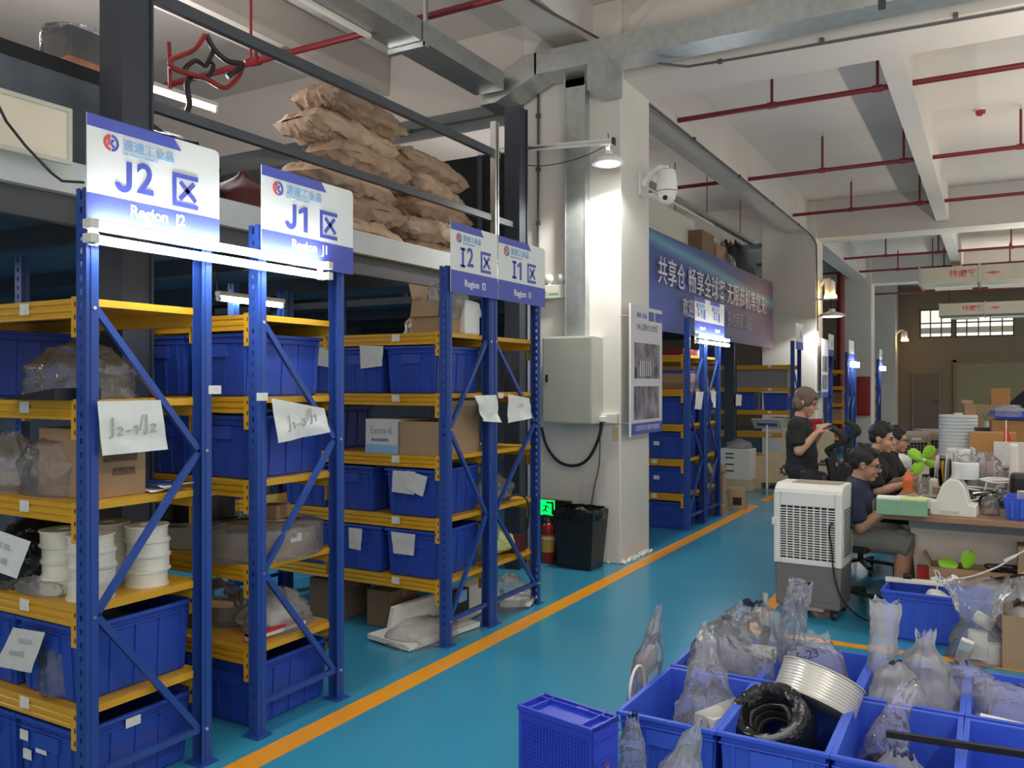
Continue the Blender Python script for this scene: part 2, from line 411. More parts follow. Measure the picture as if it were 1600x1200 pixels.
for (x0, x1, y0, y1, z, lb) in beams:
    tag(MB().box(x0, x1, y0, y1, z, CEIL).build('trim_%d' % k, 'ceiling_paint'), lb, 'beam', kind='structure'); k += 1
PIL = ((6.98, 7.69, -3.86, -2.87), (16.5, 17.2, -3.88, -2.88), (24.7, 25.4, -3.7, -2.88), (31.2, 32.0, -3.7, -2.88))
for i, (a, b, x0, x1) in enumerate(PIL):
    p = thing('pillar', ['square white plastered column beside the grey switch box', 'second white column behind the blue banner', 'third white column far down the aisle', 'farthest white column by the tan wall'][i], 'pillar', kind='structure')
    MB().box(x0, x1, a, b, 0, CEIL).build('shaft', 'plaster', p, bevel=0.012)
    if i == 0:   # crumbled paint round the foot
        rg = rnd(3); cb = MB()
        for q in range(46):
            if q % 3: x, y = x1 + 0.002 + rg.random() * 0.02, a + rg.random() * (b - a)
            else: x, y = x0 + rg.random() * (x1 - x0), a - 0.002 - rg.random() * 0.02
            s_ = 0.012 + rg.random() * 0.02
            cb.cbox((x, y, s_ * 0.4), (s_, s_ * 1.6, s_ * 0.8), (rg.random(), rg.random(), rg.random() * 3))
        tag(cb.build('plaster_crumbs', 'plaster', p), kind='stuff')

# back wall with its lights, door and shutter
WY = 32.6
wb = MB()
wx0, wx1, wx2, wx3 = at(1437, 500, Y=WY).x, at(1488, 500, Y=WY).x, at(1492.5, 500, Y=WY).x, at(1585, 500, Y=WY).x
wz0, wz1 = 3.20, 4.18
wb.box(-14, wx0, WY, WY + 0.2, 0, CEIL); wb.box(wx3, 12, WY, WY + 0.2, 0, CEIL)
wb.box(wx0, wx3, WY, WY + 0.2, 0, wz0); wb.box(wx0, wx3, WY, WY + 0.2, wz1, CEIL); wb.box(wx1, wx2, WY, WY + 0.2, wz0, wz1)
tag(wb.build('wall_back', 'tan_wall'), 'tan brown end wall of the hall', 'wall', kind='structure')
tag(MB().box(-14, 12, WY + 1.8, WY + 1.9, 2.6, CEIL).build('wall_beyond', 'window_glow'), 'bright lit room seen through the high windows', 'wall', kind='structure')
tag(MB().box(-14, 12, WY + 1.3, WY + 1.5, 3.42, 3.62).build('trim_20', 'ceiling_paint'), 'beam in the lit room beyond the high windows', 'beam', kind='structure')
for n_, (x0, x1, cols) in enumerate(((wx0, wx1, 3), (wx2, wx3, 5))):
    w = thing('window_%d' % (n_ + 1), ['smaller high window in the end wall', 'wider high window in the end wall'][n_], 'window', (0, 0, 0), kind='structure')
    fr = MB().box(x0, x1, WY - 0.02, WY + 0.04, wz0, wz0 + 0.04).box(x0, x1, WY - 0.02, WY + 0.04, wz1 - 0.04, wz1)
    fr.box(x0, x0 + 0.04, WY - 0.02, WY + 0.04, wz0, wz1).box(x1 - 0.04, x1, WY - 0.02, WY + 0.04, wz0, wz1)
    fr.build('window_frame', 'dark_steel', w)
    for c in range(cols):
        a = x0 + (x1 - x0) * c / cols; b = x0 + (x1 - x0) * (c + 1) / cols
        MB().box(a + 0.02, b - 0.02, WY + 0.0, WY + 0.008, wz0 + 0.04, wz1 - 0.04).build('pane', 'glass_clear', w)
        if c: MB().box(a - 0.018, a + 0.018, WY - 0.015, WY + 0.03, wz0, wz1).build('glazing_bar', 'dark_steel', w)
    MB().box(x0, x1, WY - 0.015, WY + 0.03, wz0 + 0.48, wz0 + 0.52).build('glazing_bar', 'dark_steel', w)
dx0, dx1 = at(1428, 600, Y=WY).x, at(1467, 600, Y=WY).x
d = thing('door_1', 'brown metal door in the end wall', 'door', (0, 0, 0), kind='structure')
MB().box(dx0, dx1, WY - 0.05, WY, 0, 1.95).build('door_leaf', 'door_brown', d)
MB().box(dx0 - 0.07, dx0, WY - 0.07, WY, 0, 2.02).box(dx1, dx1 + 0.07, WY - 0.07, WY, 0, 2.02).box(dx0, dx1, WY - 0.07, WY, 1.95, 2.02).build('door_frame', 'tan_wall', d)
MB().cbox((dx1 - 0.1, WY - 0.09, 1.0), (0.14, 0.05, 0.03)).build('door_handle', 'dark_steel', d)
sh = thing('door_2', 'olive roller shutter in the end wall', 'door', (0, 0, 0), kind='structure')
sx0 = at(1495, 600, Y=WY).x
sm = MB().box(0, 6.0, 0, 0.06, 0, 0.085).mesh('shutter_slat', 'shutter')
for i in range(26): obj('slat', sm, sh, (sx0, WY - 0.08, i * 0.09))
MB().box(sx0 - 0.1, sx0, WY - 0.12, WY, 0, 2.42).box(sx0 - 0.1, sx0 + 6, WY - 0.12, WY, 2.34, 2.44).build('shutter_guide', 'tan_wall', sh)
tag(MB().box(-14, -13.8, -6, 34, 0, CEIL).build('wall_left', 'shade_black'), 'dark wall behind the storage platform', 'wall', kind='structure')

# ------------------------------------------------------------------ storage platform over the racks
FX = -3.66
pf = thing('storage_platform', 'steel storage platform with pale edge strip above the blue racks', 'platform', kind='structure')
for (y0, y1) in ((-4.0, 6.88), (7.8, 16.2)):
    MB().box(-9.0, FX - 0.05, y0, y1, 2.52, 2.60).build('deck', 'deck_dark', pf)
    MB().box(FX - 0.05, FX, y0, y1, 2.47, 2.615).build('edge_strip', 'fascia', pf)
    MB().box(FX - 0.10, FX - 0.05, y0, y1, 2.34, 2.52).build('edge_beam', 'rail_steel', pf)
    for j in range(int((y1 - y0) / 1.3)):
        MB().box(-9.0, FX - 0.10, y0 + 0.4 + j * 1.3, y0 + 0.46 + j * 1.3, 2.40, 2.52).build('joist', 'rail_steel', pf)
    MB().box(-9.2, -9.0, y0, y1, 0, 2.52).build('rear_sheet', 'deck_dark', pf)
for (x, y, w, h) in ((-3.62, 2.61, 0.17, CEIL), (-3.62, 6.42, 0.15, 4.0), (-3.70, 13.62, 0.16, 2.6), (-6.4, 2.6, 0.15, 2.52), (-6.4, 6.4, 0.15, 2.52)):
    pm = MB(); t = 0.012
    pm.box(x - w / 2, x + w / 2, y - w / 2, y - w / 2 + t, 0, h).box(x - w / 2, x + w / 2, y + w / 2 - t, y + w / 2, 0, h)
    pm.box(x + w / 2 - t * 3, x + w / 2 - t, y - w / 2 + t, y + w / 2 - t, 0, h).box(x - w / 2 + t, x - w / 2 + t * 3, y - w / 2 + t, y + w / 2 - t, 0, h)
    pm.build('platform_post', 'dark_steel', pf)
for z, hh, y0, y1 in ((3.52, 0.06, -4, 6.12), (2.975, 0.05, 2.70, 6.42)):
    MB().box(FX + 0.02, FX + 0.06, y0, y1, z - hh / 2, z + hh / 2).build('guard_rail', 'rail_steel', pf)
MB().box(FX + 0.02, FX + 0.06, 7.8, 16.2, 3.36, 3.41).build('guard_rail', 'rail_steel', pf)
for y in (-1.2, 0.2): MB().box(FX - 0.02, FX + 0.02, y - 0.02, y + 0.02, 2.6, 3.5).build('guard_post', 'rail_steel', pf)
# dark panel added in place of the girder-shaded space behind the sacks
bk = thing('shade_panel', 'dark panel added for the shaded space behind the paper sacks', 'shade panel', (-7.2, 7.86, 2.6))
MB().box(0, 2.75, 0, .15, 0, 1.5).build('dark_panel', 'shade_black', bk)
for x in (.3, 1.3, 2.3): MB().box(x, x + .06, -.03, 0, 0, 1.5).build('upright_strip', 'rail_steel', bk)
# ================================================================== racks
LV = (1.92, 1.54, 1.155, 0.77, 0.39)
XA = -2.88           # aisle face of every rack
RH = 2.32
def post_mesh(side, h=RH, slots=True):
    """C-shaped upright, 50 x 60; slotted web on the outer side (side=-1: toward -Y)"""
    b = MB(); t = 0.003; w, dp = 0.05, 0.06
    b.box(-t, 0, 0, w, 0, h)                      # aisle flange
    b.box(0, 0.004, 0.017, 0.033, 0, h)           # pressed rib
    b.box(-dp, -dp + t, 0, w, 0, h)               # rear flange
    y0, y1 = (0, t) if side < 0 else (w - t, w)
    if slots:
        b.box(-dp + t, -0.038, y0, y1, 0, h); b.box(-0.024, -t, y0, y1, 0, h)
        n = int(h / 0.05)
        for i in range(n): b.box(-0.038, -0.024, y0, y1, i * 0.05, i * 0.05 + 0.028)
    else: b.box(-dp + t, -t, y0, y1, 0, h)
    return b.mesh('post', 'blue_steel')
POSTM = {(-1, True): post_mesh(-1), (1, True): post_mesh(1), (-1, False): post_mesh(-1, slots=False), (1, False): post_mesh(1, slots=False)}
FOOT = MB().box(-0.085, 0.02, -0.02, 0.07, 0, 0.006).mesh('foot_plate', 'blue_steel')
def beam_mesh(L):
    # profile in (y out, z): lipped and twice-grooved yellow beam, front at y=0 looking to -Y
    prof = [(0, 0), (0, -0.018), (0.006, -0.022), (0.006, -0.028), (0, -0.032), (0, -0.046), (0.006, -0.050), (0.006, -0.056), (0, -0.060), (0, -0.072), (0.035, -0.072), (0.035, 0)]
    m = Matrix(((0, 0, 1, 0), (1, 0, 0, 0), (0, 1, 0, 0), (0, 0, 0, 1)))
    return MB().prism(prof[::-1], -L, 0, m).mesh('beam', 'yellow_steel')
def bracket_mesh():
    b = MB(); b.box(-0.034, 0.0, -0.006, 0.0, -0.145, 0.006); b.box(-0.004, 0.0, -0.006, 0.03, -0.145, 0.006)
    b.mi = 1
    for z in (-0.018, -0.066, -0.114): b.box(-0.014, -0.007, -0.0068, -0.0058, z - 0.014, z + 0.004)
    return b.mesh('bracket', ['yellow_steel', 'slot_dark'])
BRK = bracket_mesh()
TAGM = MB().box(-0.03, 0.03, -0.002, 0, -0.05, -0.006).mesh('shelf_tag', 'tag_white')
BEAMS = {}
BOLT = MB().cyl((0, 0, 0), (0.008, 0, 0), 0.007, n=8).mesh('bolt', 'bolt')
def rack(label, y0, y1, L=1.9, pattern='J', near=True, x1=XA, levels=LV, h=RH, group='blue and yellow shelving racks', tags=True):
    r = thing('storage_rack', label, 'rack', (0, 0, 0), group=group)
    w = 0.05
    for x in (x1, x1 - L + 0.06):
        for (y, sd) in ((y0, -1), (y1 - w, 1)):
            p = obj('post', POSTM[(sd, near)], r, (x, y, 0)); obj('foot_plate', FOOT, p)
    # end-frame bracing: zigzag of flat bars with a tie at the foot
    zl, zr = ((1.88, 0.74), (1.32, 0.15)) if pattern == 'J' else ((1.32, 0.15), (1.88, 0.74))
    nodes = [(y0 + w, zl[0]), (y1 - w, zr[0]), (y0 + w, zl[1]), (y1 - w, zr[1])] if pattern == 'J' else [(y1 - w, zr[0]), (y0 + w, zl[0]), (y1 - w, zr[1]), (y0 + w, zl[1])]
    for xb in (x1 - 0.022, x1 - L + 0.03):
        for a, b in zip(nodes, nodes[1:]):
            bo = MB().bar((xb, a[0], a[1]), (xb, b[0], b[1]), 0.026, 0.020, up=(1, 0, 0)).build('brace', 'blue_steel', r)
            if near and xb > x1 - 0.1:
                for q in (a, b): obj('bolt', BOLT, bo, (x1 + 0.0005, q[0] + (0.02 if q[0] > (y0 + y1) / 2 else -0.02), q[1]))
        MB().bar((xb, y0 + w, 0.15), (xb, y1 - w, 0.15), 0.026, 0.022, up=(1, 0, 0)).build('brace', 'blue_steel', r)
    Lb = L - 0.12
    if Lb not in BEAMS: BEAMS[Lb] = beam_mesh(Lb)
    for z in levels:
        for k, (y, rz) in enumerate(((y0 + 0.008, 0), (y1 - 0.008, math.pi))):
            b = obj('beam', BEAMS[Lb], r, (x1 - 0.06 if k == 0 else x1 - 0.06 - Lb, y, z - 0.002), (0, 0, rz))
            if k == 0 or near:
                obj('bracket', BRK, b, (0, 0, 0)); 
                if near: obj('bracket', BRK, b, (-Lb + 0.034, 0, 0))
            if k == 0 and tags: obj('shelf_tag', TAGM, b, (-0.34, 0, 0))
        MB().box(x1 - L + 0.065, x1 - 0.064, y0 + 0.044, y1 - 0.044, z - 0.022, z).build('shelf_panel', 'yellow_steel', r)
        MB().box(x1 - 0.064, x1 - 0.052, y0 + 0.052, y1 - 0.052, z - 0.028, z).build('shelf_lip', 'yellow_steel', r)
    return r
rack('blue post rack under the J2 sign, nearest the camera', 1.91, 2.48, pattern='J')
rack('blue post rack under the J1 sign', 2.74, 3.32, pattern='J')
rack('blue post rack under the I2 sign, facing the narrow side aisle', 4.26, 4.797, pattern='I')
rack('blue post rack under the I1 sign, beside the black bin', 4.803, 5.47, pattern='J')
rack('blue post rack under the G-1 sign, just past the white column', 8.94, 9.54, pattern='I', near=False)
rack('blue post rack under the G2 sign', 9.56, 10.16, pattern='I', near=False)
rack('blue post rack facing the open bay beside the plywood crates', 14.5, 15.1, L=2.6, pattern='J', near=False)
for i, (a, lb) in enumerate(((17.7, 'far blue rack just past the second column'), (20.4, 'far blue rack with a lit tube, before the third column'), (21.1, 'far blue rack backing on the tube-lit one'), (26.3, 'farthest blue rack with a lit tube by the end wall'))):
    rack(lb, a, a + 0.62, L=1.3, near=False, tags=False)

# ------------------------------------------------------------------ totes
def tote_meshes(w, l, h, key, m):
    t = 0.006; tp = 0.022
    b = MB()
    def ring(z, inset): return [(-w / 2 + inset, -l / 2 + inset, z), (w / 2 - inset, -l / 2 + inset, z), (w / 2 - inset, l / 2 - inset, z), (-w / 2 + inset, l / 2 - inset, z)]
    rings = [ring(0, tp + 0.008), ring(0.012, tp), ring(h, 0.008), ring(h, 0.008 + t), ring(0.012, tp + t)]
    vs_ = [p for r_ in rings for p in r_]; fs = [(3, 2, 1, 0), (16, 17, 18, 19)]
    for i in range(4):
        for j in range(4): fs.append((i * 4 + j, i * 4 + (j + 1) % 4, (i + 1) * 4 + (j + 1) % 4, (i + 1) * 4 + j))
    b.add(vs_, fs)
    # ribs: thin uprights standing proud of the leaning walls
    def rib(x0, y0, x1_, y1_, nx, ny, ww):
        dx, dy = (ww / 2, 0) if ny else (0, ww / 2)
        z0, z1 = 0.012, h - 0.03; e = 0.006
        lo = V((x0, y0, z0)); hi = V((x1_, y1_, z1)); n = V((nx, ny, 0)) * e; s_ = V((dx, dy, 0))
        p = [lo - s_, lo + s_, hi + s_, hi - s_]; q = [a + n for a in p]
        b.add(p + q, [(0, 1, 2, 3), (7, 6, 5, 4), (0, 4, 5, 1), (1, 5, 6, 2), (2, 6, 7, 3), (3, 7, 4, 0)])
    zz = (h - 0.03) / h; ins = tp - (tp - 0.008) * zz
    for k in range(-2, 3):
        y = k * l * 0.21
        for sx in (-1, 1): rib(sx * (w / 2 - tp), y, sx * (w / 2 - ins), y, sx, 0, 0.016)
    for k in (-1.5, -0.5, 0.5, 1.5):
        x = k * w * 0.24
        for sy in (-1, 1): rib(x, sy * (l / 2 - tp), x, sy * (l / 2 - ins), 0, sy, 0.014)
    for sy in (-1, 1):   # hand-hold panel on the short ends
        y = sy * (l / 2 - 0.012); b.box(-0.075, 0.075, min(y, y + sy * 0.012), max(y, y + sy * 0.012), h - 0.105, h - 0.045)
    rim = MB(); o_ = 0.006
    for (x0, x1_, y0, y1_) in ((-w / 2 - o_, w / 2 + o_, -l / 2 - o_, -l / 2 + 0.014), (-w / 2 - o_, w / 2 + o_, l / 2 - 0.014, l / 2 + o_),
                               (-w / 2 - o_, -w / 2 + 0.014, -l / 2 + 0.014, l / 2 - 0.014), (w / 2 - 0.014, w / 2 + o_, -l / 2 + 0.014, l / 2 - 0.014)):
        rim.box(x0, x1_, y0, y1_, h - 0.012, h + 0.004)
    for (x0, x1_, y0, y1_) in ((-w / 2, w / 2, -l / 2 - 0.002, -l / 2 + 0.010), (-w / 2, w / 2, l / 2 - 0.010, l / 2 + 0.002),
                               (-w / 2 - 0.002, -w / 2 + 0.010, -l / 2, l / 2), (w / 2 - 0.010, w / 2 + 0.002, -l / 2, l / 2)):
        rim.box(x0, x1_, y0, y1_, h - 0.040, h - 0.034)
    return b.mesh('tote_body_' + key, m), rim.mesh('tote_rim_' + key, m)
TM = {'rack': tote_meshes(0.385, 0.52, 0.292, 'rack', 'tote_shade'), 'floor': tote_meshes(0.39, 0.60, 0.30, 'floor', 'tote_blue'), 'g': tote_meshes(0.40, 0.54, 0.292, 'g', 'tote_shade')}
CARD = MB().box(-0.035, 0.035, -0.0015, 0, -0.022, 0.022).mesh('label_card', 'tag_white')
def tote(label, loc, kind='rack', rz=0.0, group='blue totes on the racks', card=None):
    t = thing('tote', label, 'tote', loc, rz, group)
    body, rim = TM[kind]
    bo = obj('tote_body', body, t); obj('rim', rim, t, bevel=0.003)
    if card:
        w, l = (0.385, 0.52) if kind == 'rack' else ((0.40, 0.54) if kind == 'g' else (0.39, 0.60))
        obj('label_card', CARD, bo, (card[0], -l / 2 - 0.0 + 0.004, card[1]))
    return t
FLR = 0.0
S = lambda k: -3.165 - 0.405 * k       # tote places along a rack, counted from the aisle
yJ2, yJ1, yI2, yI1, yG1, yG2 = 2.195, 3.03, 4.53, 5.135, 9.24, 9.86
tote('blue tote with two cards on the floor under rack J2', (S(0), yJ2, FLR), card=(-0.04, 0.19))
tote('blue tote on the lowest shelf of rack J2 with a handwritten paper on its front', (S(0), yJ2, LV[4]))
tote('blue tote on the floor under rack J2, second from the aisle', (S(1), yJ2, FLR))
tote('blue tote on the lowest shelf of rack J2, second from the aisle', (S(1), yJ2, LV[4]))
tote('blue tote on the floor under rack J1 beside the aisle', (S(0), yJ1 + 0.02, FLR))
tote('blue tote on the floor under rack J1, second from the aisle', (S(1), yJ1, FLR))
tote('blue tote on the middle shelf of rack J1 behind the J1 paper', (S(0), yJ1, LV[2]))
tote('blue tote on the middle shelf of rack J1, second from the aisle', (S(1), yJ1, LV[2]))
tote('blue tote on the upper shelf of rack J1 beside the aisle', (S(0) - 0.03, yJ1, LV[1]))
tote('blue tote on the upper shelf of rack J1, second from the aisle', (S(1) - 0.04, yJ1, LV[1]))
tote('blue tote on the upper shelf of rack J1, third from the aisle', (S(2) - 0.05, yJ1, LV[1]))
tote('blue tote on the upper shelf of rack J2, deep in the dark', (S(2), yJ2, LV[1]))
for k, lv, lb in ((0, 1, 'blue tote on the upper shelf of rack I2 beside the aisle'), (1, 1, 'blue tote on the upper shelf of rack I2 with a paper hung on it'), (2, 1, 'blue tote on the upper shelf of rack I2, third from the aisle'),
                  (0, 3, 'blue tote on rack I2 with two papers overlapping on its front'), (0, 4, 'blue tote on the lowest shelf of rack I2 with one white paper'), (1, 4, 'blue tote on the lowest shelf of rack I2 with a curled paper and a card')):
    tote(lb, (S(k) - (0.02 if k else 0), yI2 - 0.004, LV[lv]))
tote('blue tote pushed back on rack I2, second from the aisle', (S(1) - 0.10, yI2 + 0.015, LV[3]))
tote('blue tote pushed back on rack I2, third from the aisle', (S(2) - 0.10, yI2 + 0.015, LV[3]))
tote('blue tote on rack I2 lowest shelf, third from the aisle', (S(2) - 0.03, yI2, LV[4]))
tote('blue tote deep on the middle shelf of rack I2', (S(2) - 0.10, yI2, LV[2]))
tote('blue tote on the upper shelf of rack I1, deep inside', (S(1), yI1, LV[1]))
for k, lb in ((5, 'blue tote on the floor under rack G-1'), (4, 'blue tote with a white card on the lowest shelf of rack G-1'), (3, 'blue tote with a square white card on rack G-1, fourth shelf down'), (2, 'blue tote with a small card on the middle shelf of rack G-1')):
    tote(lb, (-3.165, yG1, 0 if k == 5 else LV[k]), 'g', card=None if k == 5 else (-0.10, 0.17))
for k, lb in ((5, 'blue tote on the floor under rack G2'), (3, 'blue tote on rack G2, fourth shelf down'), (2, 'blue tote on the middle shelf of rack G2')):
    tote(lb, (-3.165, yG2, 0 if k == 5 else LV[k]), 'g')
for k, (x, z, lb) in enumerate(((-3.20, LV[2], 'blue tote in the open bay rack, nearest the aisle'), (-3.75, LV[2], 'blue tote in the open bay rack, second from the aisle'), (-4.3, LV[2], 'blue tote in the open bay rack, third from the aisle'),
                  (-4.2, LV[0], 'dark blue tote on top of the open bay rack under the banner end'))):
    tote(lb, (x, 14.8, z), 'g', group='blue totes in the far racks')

# ------------------------------------------------------------------ region signs
def region_sign(name, y0, y1, big, small, label, two=None, z0=2.16, z1=2.585, x=-2.852, name_z=0.064):
    s = thing('region_sign', label, 'sign', (x, (y0 + y1) / 2, z0), group='region signs on the rack ends')
    w = (y1 - y0); h = z1 - z0; hw = w / 2 - 0.004
    r_ = 0.02
    MB().prism([(-hw, 0), (hw, 0), (hw, h - r_), (hw - r_ * 0.3, h - r_ * 0.3), (hw - r_, h), (-hw, h)], -0.004, 0.0, FACE_X).build('board', 'sign_white', s)
    MB().prism([(-hw, 0), (hw, 0), (hw, 0.135), (-hw, 0.135)], 0.0, 0.0012, FACE_X).build('name_band', 'sign_blue', s)
    n = 2 if two else 1
    for q in range(n):
        c = 0 if n == 1 else (-w / 4 + q * w / 2); hh = hw if n == 1 else hw / 2
        L_ = c - hh
        MB().prism([(L_, h), (L_, h - 0.045), (c + hh * 0.36, h - 0.045), (c + hh * 0.24, h)], 0.0, 0.0012, FACE_X).build('top_band', 'sign_blue', s)
        sc = hh / 0.28
        lg = MB(); ly = h - 0.088; lx = L_ + 0.09 * sc; m = FACE_X @ tr(lx, ly, 0.0)
        def ringseg(a0, a1, r0, r1):
            k_ = 8; pts = [(r1 * math.cos(a0 + (a1 - a0) * i / k_), r1 * math.sin(a0 + (a1 - a0) * i / k_)) for i in range(k_ + 1)] + [(r0 * math.cos(a1 + (a0 - a1) * i / k_), r0 * math.sin(a1 + (a0 - a1) * i / k_)) for i in range(k_ + 1)]
            lg.prism(pts, 0, 0.0015, m)
        R1 = 0.030 * sc
        ringseg(R(95), R(265), R1 * 0.62, R1); lg.prism([(-R1 * .45, R1 * .55), (-R1 * .15, R1 * .62), (-R1 * .15, -R1 * .2), (-R1 * .45, -R1 * .45)], 0, 0.0015, m)
        lg.mi = 1; ringseg(R(-85), R(85), R1 * 0.68, R1); lg.prism([(0, R1 * .4), (R1 * .45, R1 * .4), (R1 * .1, -R1 * .1), (R1 * .5, -R1 * .35), (R1 * .3, -R1 * .6), (-R1 * .1, -R1 * .2)], 0, 0.0015, m)
        lg.build('emblem', ['sign_red', 'sign_blue'], s)
        text('速速工业品', 0.043 * sc, FACE_X @ tr(lx + 0.045 * sc, ly + 0.004, 0.0012), 'sign_sky', s, 'company_lettering', bold=0.012, align='LEFT')
        text('SUSU INDUSTRIAL PRODUCTS', 0.010 * sc, FACE_X @ tr(lx + 0.045 * sc, ly - 0.026 * sc, 0.0012), 'sign_sky', s, 'small_lettering', align='LEFT', sx=1.05)
        bg = big if n == 1 else (big, two[0])[q]; sl = small if n == 1 else (small, two[1])[q]
        k1 = 1.0 if n == 1 else 0.78
        x_r = c - (0.02 if n == 1 else 0.022); sz = 0.165 * k1; cap = sz * 0.73; z0_ = 0.222 - cap / 2
        bo = 0.02 if n == 1 else 0.012; sx_ = 0.95 if n == 1 else 0.8
        def glyph(poly, nm='letter'): MB().prism(poly, 0.0, 0.002, FACE_X).build(nm, 'sign_blue', s)
        pre, dig = bg[:-1], bg[-1]
        if dig == '1':     # a numeral 1 with its flag
            w1 = 0.026 * k1
            glyph([(x_r - w1, z0_), (x_r, z0_), (x_r, z0_ + cap), (x_r - w1 * 0.9, z0_ + cap), (x_r - w1 * 2.3, z0_ + cap * 0.83), (x_r - w1 * 2.3, z0_ + cap * 0.66), (x_r - w1, z0_ + cap * 0.78)], 'numeral'); x_p = x_r - w1 * (2.9 if n == 1 else 3.3)
        else:
            text(dig, sz, FACE_X @ tr(x_r, 0.225, 0.0012), 'sign_blue', s, 'numeral', bold=bo, sx=sx_, align='RIGHT'); x_p = x_r - 0.098 * k1
        if pre == 'J':
            wj = 0.60 * cap; st = 0.19 * cap; ro = wj / 2; xc, zc = x_p - ro, z0_ + ro
            arc = lambda r_a, a0, a1: [(xc + r_a * math.cos(R(a0 + (a1 - a0) * i / 10)), zc + r_a * math.sin(R(a0 + (a1 - a0) * i / 10))) for i in range(11)]
            glyph([(x_p, z0_ + cap)] + [(x_p - st, z0_ + cap)] + arc(ro - st, 360, 185) + arc(ro, 185, 360))
        elif pre == 'I':   # I with serifs
            st = 0.19 * cap; xi = x_p - 0.026
            glyph([(xi - st / 2, z0_), (xi + st / 2, z0_), (xi + st / 2, z0_ + cap), (xi - st / 2, z0_ + cap)])
            for zz_ in (z0_, z0_ + cap - 0.016): glyph([(xi - 0.028, zz_), (xi + 0.028, zz_), (xi + 0.028, zz_ + 0.016), (xi - 0.028, zz_ + 0.016)], 'letter_serif')
        else: text(pre, sz, FACE_X @ tr(x_p, 0.225, 0.0012), 'sign_blue', s, 'region_lettering', bold=bo, sx=sx_, align='RIGHT')
        # the district character, drawn stroke by stroke
        qw, qh, qs = 0.125 * k1 * (1 if n == 1 else .8), 0.135 * k1, 0.019 * k1; qx, qz = c + (0.065 if n == 1 else 0.03), 0.222 - qh / 2
        for (a0, a1, b0, b1) in ((0, qs, 0, qh), (qs, qw, qh - qs, qh), (qs, qw, 0, qs)): glyph([(qx + a0, qz + b0), (qx + a1, qz + b0), (qx + a1, qz + b1), (qx + a0, qz + b1)], 'stroke')
        for (a0, b0, a1, b1) in ((.30, .75, .90, .24), (.84, .78, .28, .22)):
            p0, p1 = V((qx + a0 * qw, qz + b0 * qh)), V((qx + a1 * qw, qz + b1 * qh)); nn = (p1 - p0).normalized(); nn = V((-nn.y, nn.x)) * qs * .5
            glyph([tuple(p0 + nn), tuple(p0 - nn), tuple(p1 - nn), tuple(p1 + nn)], 'stroke')
        text(sl, (0.062 if n == 1 else 0.05), FACE_X @ tr(c + 0.0, name_z, 0.002), 'sign_white', s, 'name_lettering', bold=0.015, sx=1.0 if n == 1 else 0.9)
    return s
region_sign('J2', 1.89, 2.50, 'J2', 'Region  J2', 'white and blue sign reading J2, leftmost, above the long tube lamp', name_z=0.098)
region_sign('J1', 2.73, 3.36, 'J1', 'Region  J1', 'white and blue sign reading J1 at the right end of the long tube lamp', name_z=0.095)
region_sign('I2', 4.25, 4.81, 'I2', 'Region  I2', 'white and blue sign reading I2 in front of the paper sacks')
region_sign('I1', 4.815, 5.49, 'I1', 'Region  I1', 'white and blue sign reading I1 beside the emergency light')
region_sign('G', 9.05, 10.22, 'G-1', 'Region G-1', 'paired white sign reading G-1 and G2 over the lit tube past the column', two=('G2', 'Region G2'), z0=2.165, z1=2.56)
# small far signs, too far to read
for (y, z, lb, w) in ((14.5, 2.3, 'far white region sign on the open bay rack', 0.62), (17.7, 2.28, 'far white region sign just past the second column', 0.62), (20.4, 2.28, 'far white region sign over the first far lit tube', 0.8), (26.3, 2.28, 'farthest white region sign, by the end wall', 0.7)):
    s = thing('region_sign', lb, 'sign', (-2.852, y, z - 0.12), group='far region signs')
    MB().box(-0.004, 0, 0, w, 0, 0.44).build('board', 'sign_white', s)
    MB().box(0, 0.0012, 0, w, 0, 0.13).build('name_band', 'sign_blue', s)
    text('区', 0.14, FACE_X @ tr(w * 0.7, 0.25, 0.0012), 'sign_blue', s, 'region_lettering')

# ------------------------------------------------------------------ tube lamps on the rack ends
def twin_tube(label, y0, y1, z, x=-2.83, m='tube_glow', group='twin tube lamps on rack ends', gap=0.052, r=0.014, watts=0):
    t = thing('tube_lamp', label, 'lamp', (x, y0, z), group=group)
    L = y1 - y0
    for dz in (0, gap):
        MB().box(-0.018, -0.006, 0, L, dz - 0.016, dz + 0.016).build('batten', 'white_enamel', t)
        MB().cyl((0.012, 0.035, dz), (0.012, L - 0.035, dz), r, n=12).build('tube', m, t, smooth=True)
        for y in (0, L - 0.035): MB().box(-0.006, 0.03, y, y + 0.035, dz - 0.018, dz + 0.018).build('end_cap', 'ivory', t, bevel=0.003)
    for y in (0.02, L - 0.06): MB().box(-0.022, -0.018, y, y + 0.04, -0.02, gap + 0.02).build('clip', 'bolt', t)
    return t
twin_tube('glaring twin tube lamp across racks J2 and J1', 1.875, 3.15, 2.125)
twin_tube('lit twin tube lamp under the G-1 and G2 sign', 9.02, 10.30, 2.07, m='tube_far', gap=0.06, r=0.018)
twin_tube('lit tube lamp on a far rack before the third column', 20.5, 21.7, 2.02, m='tube_far', r=0.03, gap=0.07, group='far tube lamps')
twin_tube('lit tube lamp on the farthest rack by the end wall', 26.3, 27.4, 2.02, m='tube_far', r=0.03, gap=0.07, group='far tube lamps')
